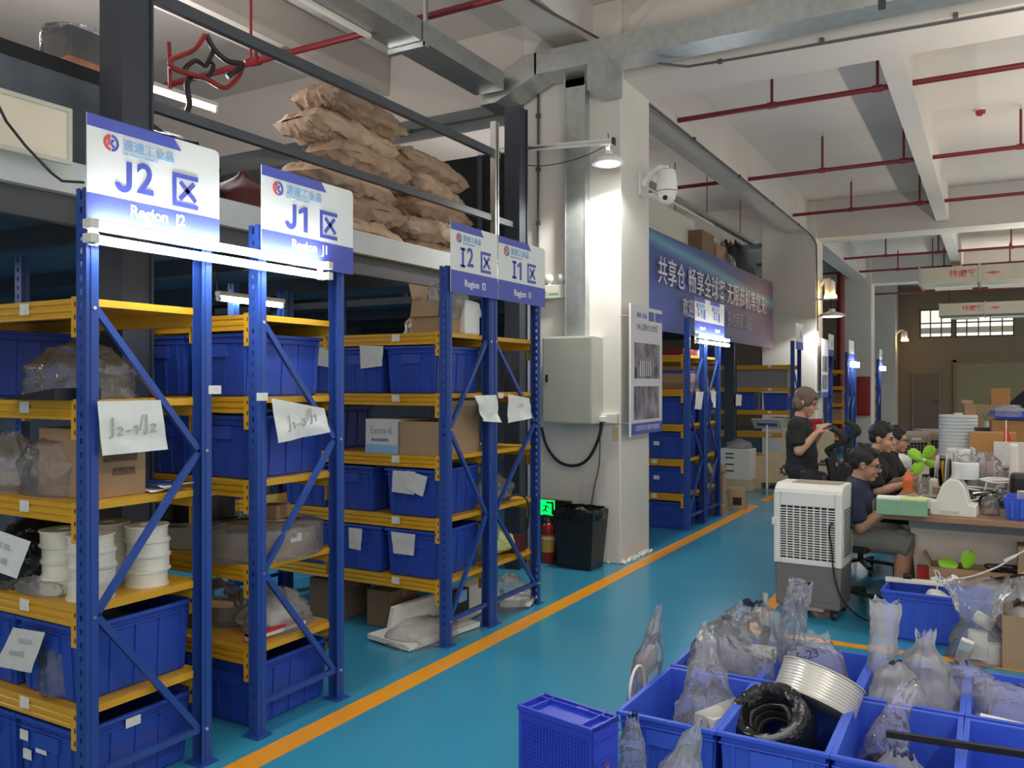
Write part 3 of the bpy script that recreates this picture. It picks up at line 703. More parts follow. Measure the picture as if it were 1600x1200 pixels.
def single_tube(label, p0, p1, m='tube_far', r=0.016):
    p0, p1 = V(p0), V(p1); d_ = p1 - p0
    t = thing('tube_lamp', label, 'lamp', p0, group='tube lamps in the storage area')
    MB().bar((0, 0, 0.035), tuple(d_ + V((0, 0, 0.035))), 0.05, 0.03).build('batten', 'white_enamel', t)
    MB().cyl(d_ * 0.02, d_ * 0.98, r, n=10).build('tube', m, t, smooth=True)
    MB().cyl(d_ * 0.0, d_ * 0.03, r * 1.3, n=10).build('end_cap', 'ivory', t); MB().cyl(d_ * 0.97, d_ * 1.0, r * 1.3, n=10).build('end_cap', 'ivory', t)
    MB().cyl((0, 0, 0.05), (0, 0, 0.05 + min(1.2, max(0.05, (CEIL if p0.z > 2.6 else 2.40) - p0.z - 0.05))), 0.004, n=6).build('hanger', 'cable', t)
    return t
single_tube('lit tube lamp on the platform, behind the J2 sign', at(211, 131, X=-5.0), at(338, 172, X=-5.0))
single_tube('dim lit tube lamp under the platform, seen through rack J1', at(340, 466, X=-4.7), at(442, 478, X=-4.7))
# ================================================================== soft shapes
def bag_mesh(key, prof, m='film', n=30, rings=22, amp=0.12, seed=0, lean=(0, 0), squash=1.0, freq=3.0):
    """crumpled bag: prof = [(t, rx, ry)] up the height; lean bends the upper part over"""
    b = MB(); H = prof[-1][3] if len(prof[-1]) > 3 else 1
    sd = V((seed * 7.31, seed * 3.17, seed * 1.7))
    def lerp(t):
        for a, c in zip(prof, prof[1:]):
            if a[0] <= t <= c[0] + 1e-9:
                k = (t - a[0]) / max(1e-9, c[0] - a[0]); k = k * k * (3 - 2 * k)
                return a[1] + (c[1] - a[1]) * k, a[2] + (c[2] - a[2]) * k
        return prof[-1][1], prof[-1][2]
    vs_ = []; fs = []
    for i in range(rings + 1):
        t = i / rings; rx, ry = lerp(t)
        for j in range(n):
            a = 2 * math.pi * j / n
            p = V((math.cos(a) * rx, math.sin(a) * ry, t * H))
            q = V((math.cos(a), math.sin(a), t * H / max(0.05, (prof[0][1] + prof[0][2]))))
            k = noise.noise(q * freq + sd) + 0.6 * noise.noise(q * freq * 2.7 + sd) + 0.35 * noise.noise(q * freq * 6 + sd)
            k2 = noise.noise(V((math.cos(a) * 2.2, math.sin(a) * 2.2, t * 0.6)) * freq + sd)     # pleats running up
            f = 1 + amp * k + amp * 1.1 * k2 * (0.3 + t)
            p.x = p.x * f + lean[0] * t * t; p.y = p.y * f + lean[1] * t * t
            if i > 0: p.z += H * 0.05 * noise.noise(q * 2 + sd * 2) * (1 if i < rings else 2.2)
            p.z = max(p.z, 0.0)
            vs_.append(p)
    for i in range(rings):
        for j in range(n): fs.append((i * n + j, i * n + (j + 1) % n, (i + 1) * n + (j + 1) % n, (i + 1) * n + j))
    fs.append(tuple(range(n))[::-1])
    b.add(vs_, fs); return b.mesh(key, m, True)
def bag(label, loc, prof, m='film', rz=0.0, group=None, cat='plastic bag', name='plastic_bag', **kw):
    o = obj(name, bag_mesh(name, prof, m, **kw), None, loc, (0, 0, rz)); return tag(o, label, cat, group)
def sack_mesh(l, w, h, m, seed):
    """full paper sack: pillow with pinched ends and creases"""
    b = MB(); nu, nv = 44, 26; sd = V((seed * 5.1, seed * 2.3, seed))
    def pt(i, j, s_):
        u = -1 + 2 * i / nu; v = -1 + 2 * j / nv
        ed = max(0.0, 1 - abs(u) ** 4.2) ** 0.62 * max(0.0, 1 - abs(v) ** 4.0) ** 0.62
        x = u * l / 2 * (1 - 0.05 * abs(v) ** 2); y = v * w / 2 * (1 - 0.10 * abs(u) ** 4)
        q = V((u * 2.2, v * 1.6, s_ * 0.7)) + sd
        rid = lambda p: 1 - 2 * abs(noise.noise(p))
        fold = 0.10 * noise.noise(q * 2.2) + 0.20 * (rid(V((u * 2.0, v * 5.0, s_)) + sd) - .6) * (.25 + abs(u) ** 1.5) + 0.16 * (rid(V((u * 3.2, v * 2.6, 2 + s_)) + sd) - .6) + 0.07 * (rid(q * 5) - .6)
        z = h / 2 + s_ * h / 2 * ed * (1 + fold * 2.1) - 0.08 * h * abs(u) ** 4
        return V((x + 0.02 * l * noise.noise(q * 1.5), y + 0.03 * w * noise.noise(q * 1.4 + V((9, 0, 0))), max(0, z)))
    vs_ = [pt(i, j, 1) for i in range(nu + 1) for j in range(nv + 1)] + [pt(i, j, -1) for i in range(nu + 1) for j in range(nv + 1)]
    N = (nu + 1) * (nv + 1); k = nv + 1; fs = []
    for i in range(nu):
        for j in range(nv):
            a = i * k + j; fs.append((a, a + k, a + k + 1, a + 1)); fs.append((N + a, N + a + 1, N + a + k + 1, N + a + k))
    b.add(vs_, fs); me = b.mesh('paper_sack', m, True)
    try: me.set_sharp_from_angle(angle=R(24))
    except Exception: pass
    return me
def sack(label, loc, rot, l=0.82, w=0.46, h=0.24, m='kraft', seed=0):
    o = obj('paper_sack', sack_mesh(l, w, h, m, seed), None, loc, rot); return tag(o, label, 'sack', 'paper sacks piled on the platform')
def carton(label, loc, d, rz=0.0, m='carton', flaps=(), group=None, tape=True, open_=False, name='carton', tagc=None, prints=()):
    """corrugated box; open_: hollow with folded flaps; flaps: (side, angle from flat, length)"""
    x, y, z = d; c = thing(name, label, 'carton', loc, rz, group); t = 0.005
    if open_:
        b = MB().box(-x / 2, x / 2, -y / 2, y / 2, 0, t)
        b.box(-x / 2, x / 2, -y / 2, -y / 2 + t, t, z).box(-x / 2, x / 2, y / 2 - t, y / 2, t, z).box(-x / 2, -x / 2 + t, -y / 2 + t, y / 2 - t, t, z).box(x / 2 - t, x / 2, -y / 2 + t, y / 2 - t, t, z)
        b.build('box_walls', m, c)
    else:
        MB().box(-x / 2, x / 2, -y / 2, y / 2, 0, z).build('box_walls', m, c, bevel=0.004)
        if tape:
            MB().box(-x / 2 - 0.001, x / 2 + 0.001, -0.025, 0.025, z, z + 0.0012).box(x / 2, x / 2 + 0.0012, -0.025, 0.025, z - 0.06, z).build('tape', 'carton_dark' if m != 'carton_dark' else 'carton', c)
    for (side, ang, L) in flaps:
        s_, ax = (1 if side[0] == '+' else -1), side[1]
        if ax == 'x': mt = Matrix.Translation((s_ * x / 2, 0, z)) @ Matrix.Rotation(-s_ * ang, 4, 'Y'); bb = MB().box(min(0, s_ * L), max(0, s_ * L), -y / 2, y / 2, 0, t, mt)
        else: mt = Matrix.Translation((0, s_ * y / 2, z)) @ Matrix.Rotation(s_ * ang, 4, 'X'); bb = MB().box(-x / 2, x / 2, min(0, s_ * L), max(0, s_ * L), 0, t, mt)
        bb.build('flap', m, c)
    for (face, a0, a1, b0, b1, pm) in prints:
        if face == '+x': MB().box(x / 2, x / 2 + 0.0012, a0, a1, b0, b1).build('print_patch', pm, c)
        else: MB().box(a0, a1, -y / 2 - 0.0012, -y / 2, b0, b1).build('print_patch', pm, c)
    return c
def paper(label, corners, group=None, curl=0.012, m='paper', name='paper_sheet', seed=1, writing=(), cat='paper'):
    """sheet through four corners (top-left, top-right, bottom-right, bottom-left); writing: (text, s, t, size, tilt)"""
    a, b, c_, d_ = [V(p) for p in corners]; sd = V((seed * 3.3, seed, 0))
    n0 = (b - a).cross(d_ - a).normalized(); n0 = -n0
    org = d_
    p = thing(name, label, cat, org, group=group)
    def fn(s_, t_):
        q = (d_ * (1 - s_) + c_ * s_) * (1 - t_) + (a * (1 - s_) + b * s_) * t_
        w = noise.noise(V((s_ * 2, t_ * 2, 0)) + sd) + 0.5 * noise.noise(V((s_ * 4, t_ * 4, 3)) + sd)
        return q - org + n0 * (curl * w * (1.2 - t_) + curl * 1.2)
    MB().sheet(fn, 10, 10, 0.0012).build('leaf', m, p, True)
    for (tx, s_, t_, size, tilt) in writing:
        o_ = fn(s_, t_); ex = (c_ - d_).normalized(); ex = ex; ez = n0; ey = ez.cross(ex).normalized()
        mt = Matrix((ex, ey, ez)).transposed().to_4x4(); mt.translation = o_ + n0 * (0.004 + curl * 0.6)
        text(tx, size, mt @ Matrix.Rotation(tilt, 4, 'Z'), 'pencil', p, 'handwriting', ext=0.0004)
    return p

# ================================================================== paper sacks on the platform
zD = 2.60
SK = []
lay = ['bottom', 'second', 'third', 'fourth', 'fifth', 'topmost']
rg = rnd(12)
for k in range(6):      # the left column, highest, its upper sacks sliding to the right
    SK.append(('%s paper sack of the left column of the pile on the platform' % lay[k], (-4.17 + rg.uniform(-.05, .05), 4.86 + (0, .05, -.10, .06, -.08, -.02)[k], zD + k * .178), (rg.uniform(-.05, .05), (0, -.03, .05, .02, .09, .12)[k], R(90) + rg.uniform(-.12, .12)), 'kraft_pale' if k % 2 == 0 else 'kraft', .92, .205))
for k in range(5):      # the right column
    SK.append(('%s paper sack of the right column of the pile on the platform' % (lay[k] if k < 4 else 'uppermost'), (-4.20 + rg.uniform(-.05, .05), 5.83 + (.08, .0, .10, .02, -.02)[k], zD + k * .175), (rg.uniform(-.05, .05), (0, .04, .03, .10, .16)[k], R(88) + rg.uniform(-.14, .14)), 'kraft_pale' if k % 2 else 'kraft', .90, .20))
SK.append(('paper sack slumped behind the right column of the pile', (-4.72, 5.95, zD + .70), (0, .20, R(75)), 'kraft', .86, .21))
SK.append(('paper sack lying low behind the right column of the pile', (-4.74, 5.90, zD), (0, 0, R(90)), 'kraft', .86, .35))
SK.append(('paper sack standing behind the right column of the pile', (-4.72, 5.90, zD + .35), (0, .03, R(86)), 'kraft_pale', .86, .35))
for i, (lb, lo, ro, m, l_, h_) in enumerate(SK): sack(lb, lo, ro, m=m, seed=i + 2, l=l_, w=.50, h=h_)

# dark things on the platform, upper left
o = bag('black plastic heap on the platform at the far left', (-4.05, 1.55, zD), [(0, .36, .42), (.4, .34, .40), (.8, .2, .28), (1, .02, .02, .42)], m='black_bag', seed=4, amp=.10, cat='bag')
o = bag('black plastic heap on the platform behind the J2 sign', (-4.30, 3.25, zD), [(0, .40, .48), (.5, .34, .42), (.85, .2, .3), (1, .02, .02, .50)], m='black_bag', seed=9, amp=.12, cat='bag')
o = bag('dark red plastic heap on the platform behind the J1 sign', (-4.25, 3.9, zD), [(0, .28, .30), (.5, .24, .26), (1, .02, .02, .38)], m='maroon', seed=12, amp=.10, cat='bag')
cr = thing('crate', 'dark crate on the platform carrying the film-wrapped box', 'crate', (-4.28, 2.75, zD))
MB().box(-0.25, 0.25, -0.55, 0.3, 0, 0.62).build('box_walls', 'shade_black', cr); MB().box(0.25, 0.265, -0.55, 0.3, 0.1, 0.54).build('batten', 'deck_dark', cr)
bx = thing('wrapped_box', 'dark box with an orange base band, wrapped in shiny film, high on the platform', 'box', (-4.20, 2.72, zD + 0.62))
MB().box(-0.11, 0.11, -0.10, 0.14, 0, 0.22).build('box_walls', 'black_plastic', bx, bevel=0.01)
MB().box(0.11, 0.113, -0.10, 0.14, 0.0, 0.055).box(-0.11, 0.11, -0.103, -0.10, 0.0, 0.055).build('colour_band', 'orange_pack', bx)
obj('film_wrap', bag_mesh('film_wrap', [(0, .165, .185), (.9, .165, .185), (1, .08, .08, .24)], 'film', amp=.03, seed=3), bx, (0, 0.02, 0))
# notice board turned to the hall
nb = thing('notice_board', 'cream notice board hung on the platform edge at the far left', 'board', (FX + 0.075, 1.40, 2.575))
MB().box(0, 0.012, 0, 0.88, 0.02, 0.23).build('panel', 'cream_board', nb)
MB().box(-0.004, 0.018, -0.02, 0.90, 0, 0.02).box(-0.004, 0.018, -0.02, 0.90, 0.23, 0.25).box(-0.004, 0.018, 0.88, 0.90, 0.02, 0.23).box(-0.004, 0.018, -0.02, 0.0, 0.02, 0.23).build('board_frame', 'panel_grey', nb)
for zz in (0.25, 0.01):
    MB().tube([(0.02, 0.50 + 0.03 * math.cos(t * 0.628), zz + 0.02 * math.sin(t * 0.628)) for t in range(10)], 0.004, closed=True).build('hook', 'steel', nb)
o = MB().tube([at(-10, 150, X=-3.50), at(10, 190, X=-3.50), at(40, 228, X=-3.50), at(80, 270, X=-3.50), at(97, 283, X=-3.52), at(131, 285, X=-3.54)], 0.006).build('hanging_wire', 'cable'); tag(o, 'dark wire drooping across the notice board', 'cable')
# red and black hose tangle hung from the ceiling
hz = thing('hose_tangle', 'red and black bent hoses hung under the ceiling', 'hose', at(320, 100, X=-4.4))
hb = hz.location
def hp(l): return [at(u, v, X=-4.4 + dx) - hb for (u, v, dx) in l]
def smooth_path(pts, k=6):
    pts = [V(p) for p in pts]; out = []
    for i in range(len(pts) - 1):
        p0, p1, p2, p3 = pts[max(i - 1, 0)], pts[i], pts[i + 1], pts[min(i + 2, len(pts) - 1)]
        for j in range(k):
            t = j / k
            out.append(0.5 * ((2 * p1) + (p2 - p0) * t + (2 * p0 - 5 * p1 + 4 * p2 - p3) * t * t + (3 * p1 - p0 - 3 * p2 + p3) * t ** 3))
    return out + [pts[-1]]
MB().tube(smooth_path(hp([(320, 55, 0), (303, 77, 0), (270, 92, .05), (268, 104, .05), (285, 112, .05), (320, 122, .0), (350, 137, 0), (372, 120, 0), (380, 100, 0)])), 0.017).build('red_hose', 'red_paint', hz, True)
MB().tube(smooth_path(hp([(322, 54, 0), (335, 78, 0), (355, 95, 0), (378, 100, .03), (372, 108, .03), (355, 120, 0)])), 0.019).build('black_hose', 'black_plastic', hz, True)
MB().tube(smooth_path(hp([(334, 78, 0), (325, 95, .02), (320, 103, .02), (305, 95, .04), (288, 110, .02), (305, 120, 0), (325, 118, 0), (333, 103, 0), (322, 92, 0)])), 0.016).build('black_hose', 'black_plastic', hz, True)
MB().tube(smooth_path(hp([(300, 120, 0), (292, 132, 0), (296, 160, 0), (292, 175, 0)])), 0.018).build('black_hose', 'black_plastic', hz, True)
MB().tube([V((0, 0, 0)) + at(382, 96, X=-4.4) - hb, at(392, 90, X=-4.4) - hb, V((at(392, 90, X=-4.4).x, at(392, 90, X=-4.4).y, CEIL)) - hb], 0.010).build('hanger', 'red_paint', hz)
MB().tube([at(264, 66, X=-4.4) - hb, at(266, 138, X=-4.4) - hb], 0.012).build('hanger', 'red_paint', hz)

# ================================================================== goods on rack J2
zz = LV
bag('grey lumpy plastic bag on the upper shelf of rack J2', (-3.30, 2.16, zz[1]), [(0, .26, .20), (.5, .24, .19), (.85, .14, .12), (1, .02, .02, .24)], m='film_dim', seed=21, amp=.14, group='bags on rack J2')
o = obj('dark_wedge', MB().prism([(-.17, 0), (.2, 0), (.2, .045)], -0.004, 0.18, FACE_NY).mesh('dark_wedge', 'black_plastic'), None, (-3.16, 2.02, zz[1])); tag(o, 'black sloping folder on the upper shelf of rack J2', 'folder')
mt_ = thing('flange_motor', 'motor with a round steel flange and yellow shaft inside clear film on rack J2', 'motor', (-3.28, 2.12, zz[2]))
ax = Matrix.Translation((0, 0, 0.105)) @ Matrix.Rotation(R(-25), 4, 'Z') @ Matrix.Rotation(R(90), 4, 'X')
MB().lathe([(0.075, -0.16), (0.075, -0.02)], 24, ax).build('motor_body', 'grey_plastic', mt_, True)
MB().lathe([(0.105, -0.02), (0.105, 0.0), (0.05, 0.002), (0.05, 0.012)], 28, ax).build('flange', 'steel', mt_, True)
MB().lathe([(0.045, 0.010), (0.042, 0.022), (0.02, 0.022)], 20, ax).build('hub', 'slot_dark', mt_, True)
MB().lathe([(0.016, 0.02), (0.016, 0.11)], 14, ax).build('shaft', 'shaft_yellow', mt_, True)
for k in range(8):
    a = k * R(45); MB().lathe([(0.006, 0.0), (0.006, 0.004)], 8, ax @ tr(0.08 * math.cos(a), 0.08 * math.sin(a), 0)).build('flange_hole', 'slot_dark', mt_)
bag('clear film loosely round the flange motor on rack J2', (-3.30, 2.09, zz[2]), [(0, .20, .13), (.5, .22, .14), (.85, .16, .12), (1, .08, .06, .24)], seed=5, amp=.10, group='bags on rack J2')
bag('clear film bag at the left edge of the middle shelf of rack J2', (-3.62, 2.06, zz[2]), [(0, .16, .12), (.5, .18, .12), (1, .05, .03, .24)], m='film_milky', seed=8, amp=.14, group='bags on rack J2')
carton('plain brown carton with faded print on rack J2, behind the J2 paper', (-3.17, 2.13, zz[2]), (0.34, 0.24, 0.27), prints=(('+x', -.07, .08, .14, .22, 'carton_print'), ('+x', -.03, .07, .085, .115, 'carton_print')))
for i, (x, y, w, lb) in enumerate(((-3.05, 2.34, 0.0, 'white papers lying on the middle shelf of rack J2'), (-3.03, 2.39, 0.012, 'white papers lying highest on the middle shelf of rack J2'))):
    o = MB().sheet(lambda s_, t_, x=x, y=y: (x - .07 + .15 * s_ + .02 * t_, y - .09 + .13 * t_, zz[2] + 0.006 + w + .012 * math.sin(s_ * 3 + t_ * 2) ** 2), 6, 6, .003).build('loose_paper', 'paper'); tag(o, lb, 'paper')
cl = thing('clipboard', 'dark clipboard between the papers on rack J2', 'clipboard', (-3.10, 2.33, zz[2] + 0.028)); MB().box(-.09, .11, -.06, .07, 0, .004).build('board', 'blue_steel', cl); MB().box(-.02, .03, -.075, -.055, 0, .02).build('clip', 'slot_dark', cl)
# spools
def spool_mesh(r, h):
    return MB().lathe([(r * .25, 0), (r, 0), (r, .006), (r * .93, .008), (r * .93, h - .008), (r, h - .006), (r, h), (r * .3, h), (r * .28, h - .02)], 28).mesh('spool', 'spool_white', True)
SPM = spool_mesh(0.088, 0.062)
for s_, (x, y, n, lb) in enumerate(((-3.055, 2.05, 4, 'front stack'), (-3.055, 2.30, 4, 'right stack'), (-3.25, 2.06, 4, 'stack behind the post'), (-3.25, 2.26, 4, 'rear stack'))):
    for k_ in range(n):
        o = obj('wire_spool', SPM, None, (x + .003 * ((k_ * 7) % 3 - 1), y + .003 * ((k_ * 5) % 3 - 1), zz[3] + k_ * .062), (0, 0, k_))
        tag(o, 'white plastic spool in the %s on rack J2, %s' % (lb, ['bottom one', 'second up', 'third up', 'top one'][k_]), 'spool', 'white spools on rack J2')
bag('black glossy bag of parts on rack J2, behind the tilted paper', (-3.50, 2.13, zz[3]), [(0, .17, .18), (.5, .18, .18), (.8, .13, .13), (1, .03, .03, .29)], m='black_bag', seed=14, amp=.13, cat='bag', group='bags on rack J2')
bag('flattened clear bag lying before the spools on rack J2', (-3.30, 1.99, zz[3]), [(0, .14, .05), (.6, .13, .045), (1, .03, .02, .07)], m='film_milky', seed=15, amp=.18, group='bags on rack J2')
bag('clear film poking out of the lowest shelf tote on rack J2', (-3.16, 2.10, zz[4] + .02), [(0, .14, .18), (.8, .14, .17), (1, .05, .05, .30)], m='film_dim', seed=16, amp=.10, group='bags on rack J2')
XP = -2.855
paper('white sheet pencilled J2-1 slash J2 on the end of rack J2', [at(150, 627, X=XP), at(249, 625, X=XP), at(261, 702, X=XP), at(158, 712, X=XP)], group='papers hung on the racks', curl=.006, seed=2, writing=(('J₂₋₁/J₂', .50, .55, .085, R(2)),))
paper('white sheet pencilled J1-3 slash J1 on the end of rack J1', [at(420, 622, X=XP), at(503, 638, X=XP), at(511, 675, X=XP), at(431, 692, X=XP)], group='papers hung on the racks', curl=.012, seed=5, writing=(('J₁₋₃/J₁', .5, .58, .085, R(6)),))
YP = 1.895
paper('tilted handwritten paper on the black bag, rack J2', [at(-30, 818, Y=YP), at(50, 846, Y=YP), at(28, 904, Y=YP), at(-45, 875, Y=YP)], group='papers hung on the racks', curl=.004, seed=7, writing=(('2.0 30L', .58, .68, .034, 0), ('5# 24路', .6, .30, .03, 0)))
paper('torn paper scribbled 10012 on the lowest shelf tote of rack J2', [at(22, 980, Y=YP), at(72, 988, Y=YP), at(50, 1051, Y=YP), at(-6, 1040, Y=YP)], group='papers hung on the racks', curl=.003, seed=9, m='paper_grey', writing=(('10012 0-', .55, .72, .028, 0), ('61000线', .45, .40, .028, 0)))
for (u, v, lb) in ((38, 1148, 'upper white card on the floor tote of rack J2'), (43, 1178, 'lower white card on the floor tote of rack J2')):
    p = at(u, v, Y=1.938); o = obj('card', MB().box(-.027, .027, -.002, 0, -.02, .02).mesh('card', 'tag_white'), None, p); tag(o, lb, 'card')
p = at(208, 1127, X=-2.968); o = obj('card', MB().box(0, .002, -.033, .033, -.018, .018).mesh('card', 'tag_white'), None, p); tag(o, 'white card on the long side of the floor tote, rack J2', 'card')
for (u, v, lb) in ((336, 609, 'small white label on the right post of rack J2'), (410, 620, 'small white label on the left post of rack J1'), (783, 618, 'small white label on the post between racks I2 and I1')):
    p = at(u, v, X=XP - .016); o = obj('post_label', MB().box(-.002, 0, -.033, .033, -.018, .018).mesh('post_label', 'tag_white'), None, p); tag(o, lb, 'card', 'post labels')

# ================================================================== goods on rack J1
rl = thing('cable_drum', 'black cable drum with steel rims on rack J1', 'drum', (-3.62, 3.03, zz[3] + .13))
MB().lathe([(.20, 0), (.21, .004), (.21, .008), (.185, .012), (.185, .135), (.21, .139), (.21, .147), (.1, .147)], 36).build('drum_core', 'black_plastic', rl, True)
MB().lathe([(.213, .0), (.213, .008), (.19, .009)], 36).build('rim', 'steel', rl, True); MB().lathe([(.19, .138), (.213, .139), (.213, .148)], 36).build('rim', 'steel', rl, True)
tn = thing('tin_drum', 'dull silver drum under the black cable drum on rack J1', 'drum', (-3.62, 3.03, zz[3]))
MB().lathe([(.20, 0), (.205, .005), (.205, .12), (.20, .13)], 36).build('shell', 'panel_grey', tn, True); MB().lathe([(.207, .112), (.207, .122), (.2, .123)], 36).build('rim', 'steel', tn, True)
c1 = carton('flat film-wrapped brown carton with a white label on rack J1', (-3.16, 3.03, zz[3]), (0.40, 0.46, 0.14), rz=R(4), m='carton_dark', prints=(('+x', -.02, .06, .06, .10, 'tag_white'),))
MB().box(-.03, .06, .06, .12, .1412, .1425).build('label', 'tag_white', c1)
obj('film_wrap', bag_mesh('film_wrap', [(0, .285, .32), (.85, .285, .32), (1, .2, .2, .16)], 'film', amp=.04, seed=31), c1)
carton('small tan carton on the flat carton of rack J1', (-3.20, 3.16, zz[3] + .145), (.10, .12, .07), rz=R(10), m='carton')
bag('clear bag of white fittings on the lowest shelf of rack J1', (-3.12, 3.09, zz[4]), [(0, .15, .19), (.4, .15, .18), (.75, .10, .12), (1, .06, .03, .20)], m='film_milky', seed=41, amp=.18, group='bags on rack J1')
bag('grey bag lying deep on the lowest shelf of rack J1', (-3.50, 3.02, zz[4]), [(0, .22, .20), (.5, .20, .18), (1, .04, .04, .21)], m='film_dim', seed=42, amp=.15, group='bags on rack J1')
for i, (x, y) in enumerate(((-3.10, 3.10), (-3.16, 3.02), (-3.06, 3.0))):
    o = MB().ball((0, 0, .05), (.06, .05, .05), 10, 7, (0, .4, i)).build('foam_lump', 'foam_white', None, True, (x, y, zz[4])); tag(o, ['rearmost', 'middle', 'foremost'][i] + ' white foam lump in the clear bag on rack J1', 'foam', 'foam lumps on rack J1')
st = thing('boxed_strip', 'long thin red and white box sticking out of rack J1', 'box', (-3.02, 2.94, zz[4] + .012), 0.0)
MB().box(-.02, .03, -.13, .22, 0, .03).build('box_walls', 'ivory', st); MB().box(-.021, .031, -.13, .221, .018, .0315).build('colour_band', 'crimson', st)

# ================================================================== goods on rack I2 and I1
c2 = carton('open reddish carton on top of rack I2', (-3.09, 4.48, zz[0]), (.21, .30, .20), m='carton', open_=True, flaps=(('-x', R(75), .12), ('-y', R(-80), .1)), name='carton')
bag('clear crumpled bag rising from the open carton on rack I2', (-3.06, 4.52, zz[0] + .10), [(0, .09, .12), (.5, .11, .14), (.8, .12, .15), (1, .03, .04, .25)], seed=51, amp=.16, group='bags on rack I2')
wt = thing('molded_tray', 'white molded plastic tray on top of rack I2', 'tray', (-2.985, 4.66, zz[0]), 0)
MB().prism([(-.10, 0), (.08, 0), (.08, .12), (.115, .12), (.075, .215), (-.10, .23)], -0.04, 0.04, FACE_X).build('shell', 'ivory_white', wt, bevel=.012)
bag('small clear bag behind the open carton on rack I2', (-3.30, 4.50, zz[0]), [(0, .07, .07), (.6, .06, .07), (1, .02, .02, .13)], m='film_dim', seed=52, amp=.2, group='bags on rack I2')
bt = thing('tape_bottle', 'small white and blue bottle on top of rack I1', 'bottle', at(765, 512, X=-3.0)); bt.location.z = zz[0]
MB().lathe([(.022, 0), (.024, .004), (.024, .06)], 16).build('lower_body', 'tote_deep', bt, True); MB().lathe([(.024, .06), (.024, .10), (.012, .115), (.012, .13)], 16).build('upper_body', 'ivory_white', bt, True)
c3 = carton('white and blue carton with handwriting on rack I2', (-3.42, 4.50, zz[2]), (.26, .40, .22), m='paper_grey', tape=False, prints=(('-y', -.13, .13, .0, .055, 'sign_sky'),))
text('Eom·6', .07, FACE_NY @ tr(0, .145, .2015), 'pencil', c3, 'handwriting'); text('佛山市某某实业', .02, FACE_NY @ tr(-.01, .085, .2015), 'sign_blue', c3, 'print_lettering')
carton('brown carton with drooping flaps on rack I2', (-3.115, 4.53, zz[2]), (.30, .48, .21), m='carton', tape=False, flaps=(('-y', R(-168), .13), ('+x', R(84), .13)), open_=True)
for (nm, cs, sd, gr) in (('white sheet hung on the aisle tote of the upper shelf, rack I2', [(563, 540), (600, 541), (598, 572), (565, 576)], 3, 1), ('white sheet hung on the upper shelf of rack I2, seen beside the J1 post', [(499, 543), (526, 543), (523, 575), (496, 571)], 4, 1),
                         ('white sheet on the fourth-shelf tote of rack I2, overlapped', [(615, 735), (650, 737), (648, 773), (613, 768)], 6, 1), ('curling white sheet over another on the fourth-shelf tote of rack I2', [(638, 735), (669, 745), (661, 776), (633, 762)], 8, 2),
                         ('white sheet on the aisle tote, lowest shelf of rack I2', [(612, 830), (650, 835), (647, 868), (616, 864)], 10, 1), ('curled sheet on the second tote, lowest shelf of rack I2', [(546, 824), (567, 826), (565, 860), (546, 856)], 11, 1)):
    yy = 4.248 - .006 * gr
    paper(nm, [at(u, v, Y=yy) for (u, v) in cs], group='papers hung on the racks', curl=.006, seed=sd, m='paper_grey')
paper('crumpled white sheet hung on the end of rack I2', [at(733, 618, X=XP), at(768, 617, X=XP), at(775, 660, X=XP), at(748, 658, X=XP)], group='papers hung on the racks', curl=.03, seed=13)
paper('curled white sheet pencilled I1 on the end of rack I1', [at(791, 616, X=XP), at(824, 622, X=XP), at(829, 653, X=XP), at(791, 661, X=XP)], group='papers hung on the racks', curl=.012, seed=14, writing=(('I-1/I1', .5, .6, .045, R(4)),))
bag('clear wrinkled bag hung inside the I2 end frame', (-3.0, 4.70, 1.36), [(0, .02, .03), (.3, .05, .05), (1, .05, .06, .17)], seed=55, amp=.2, group='bags on rack I2')
# floor under I2: boards in film, cartons
def slab(label, c, d, rot, m, name='foam_board', cat='board'):
    o = MB().box(-d[0] / 2, d[0] / 2, -d[1] / 2, d[1] / 2, 0, d[2]).build(name, m, None, False, c, rot); return tag(o, label, cat, 'boards on the floor under racks I2 and I1')
slab('white foam board lying flat under rack I2', (-3.16, 4.42, .012), (.36, .66, .03), (0, R(2), R(-8)), 'foam_white')
slab('second white foam board standing against the first under rack I2', (-3.30, 4.62, .0), (.03, .75, .20), (0, R(14), R(-5)), 'paper')
slab('grey-white board leaning under rack I2 toward I1', (-3.12, 5.05, .0), (.03, .62, .24), (0, R(-22), R(6)), 'paper_grey')
slab('white board poking past the I1 post', (-3.02, 5.42, .005), (.22, .34, .025), (0, R(-5), R(15)), 'foam_white')
bag('clear film round the boards under rack I2', (-3.14, 4.36, 0), [(0, .22, .30), (.5, .2, .28), (1, .12, .18, .10)], seed=61, amp=.1, group='bags under rack I2')
bag('clear crinkled film under rack I1', (-3.05, 5.30, 0), [(0, .16, .24), (.5, .14, .2), (1, .04, .08, .22)], seed=62, amp=.16, group='bags under rack I2')
carton('brown carton on the floor deep under rack I2', (-3.52, 4.55, 0), (.2, .3, .24), m='carton_dark')
carton('brown carton on the floor deeper under rack I2', (-3.98, 4.55, 0), (.3, .3, .26), m='carton_dark')
carton('dark carton with a teal panel leaning under rack I2', (-3.10, 4.73, .06), (.05, .16, .17), m='black_plastic', tape=False, prints=(('+x', -.05, .05, .09, .165, 'sign_sky'),))
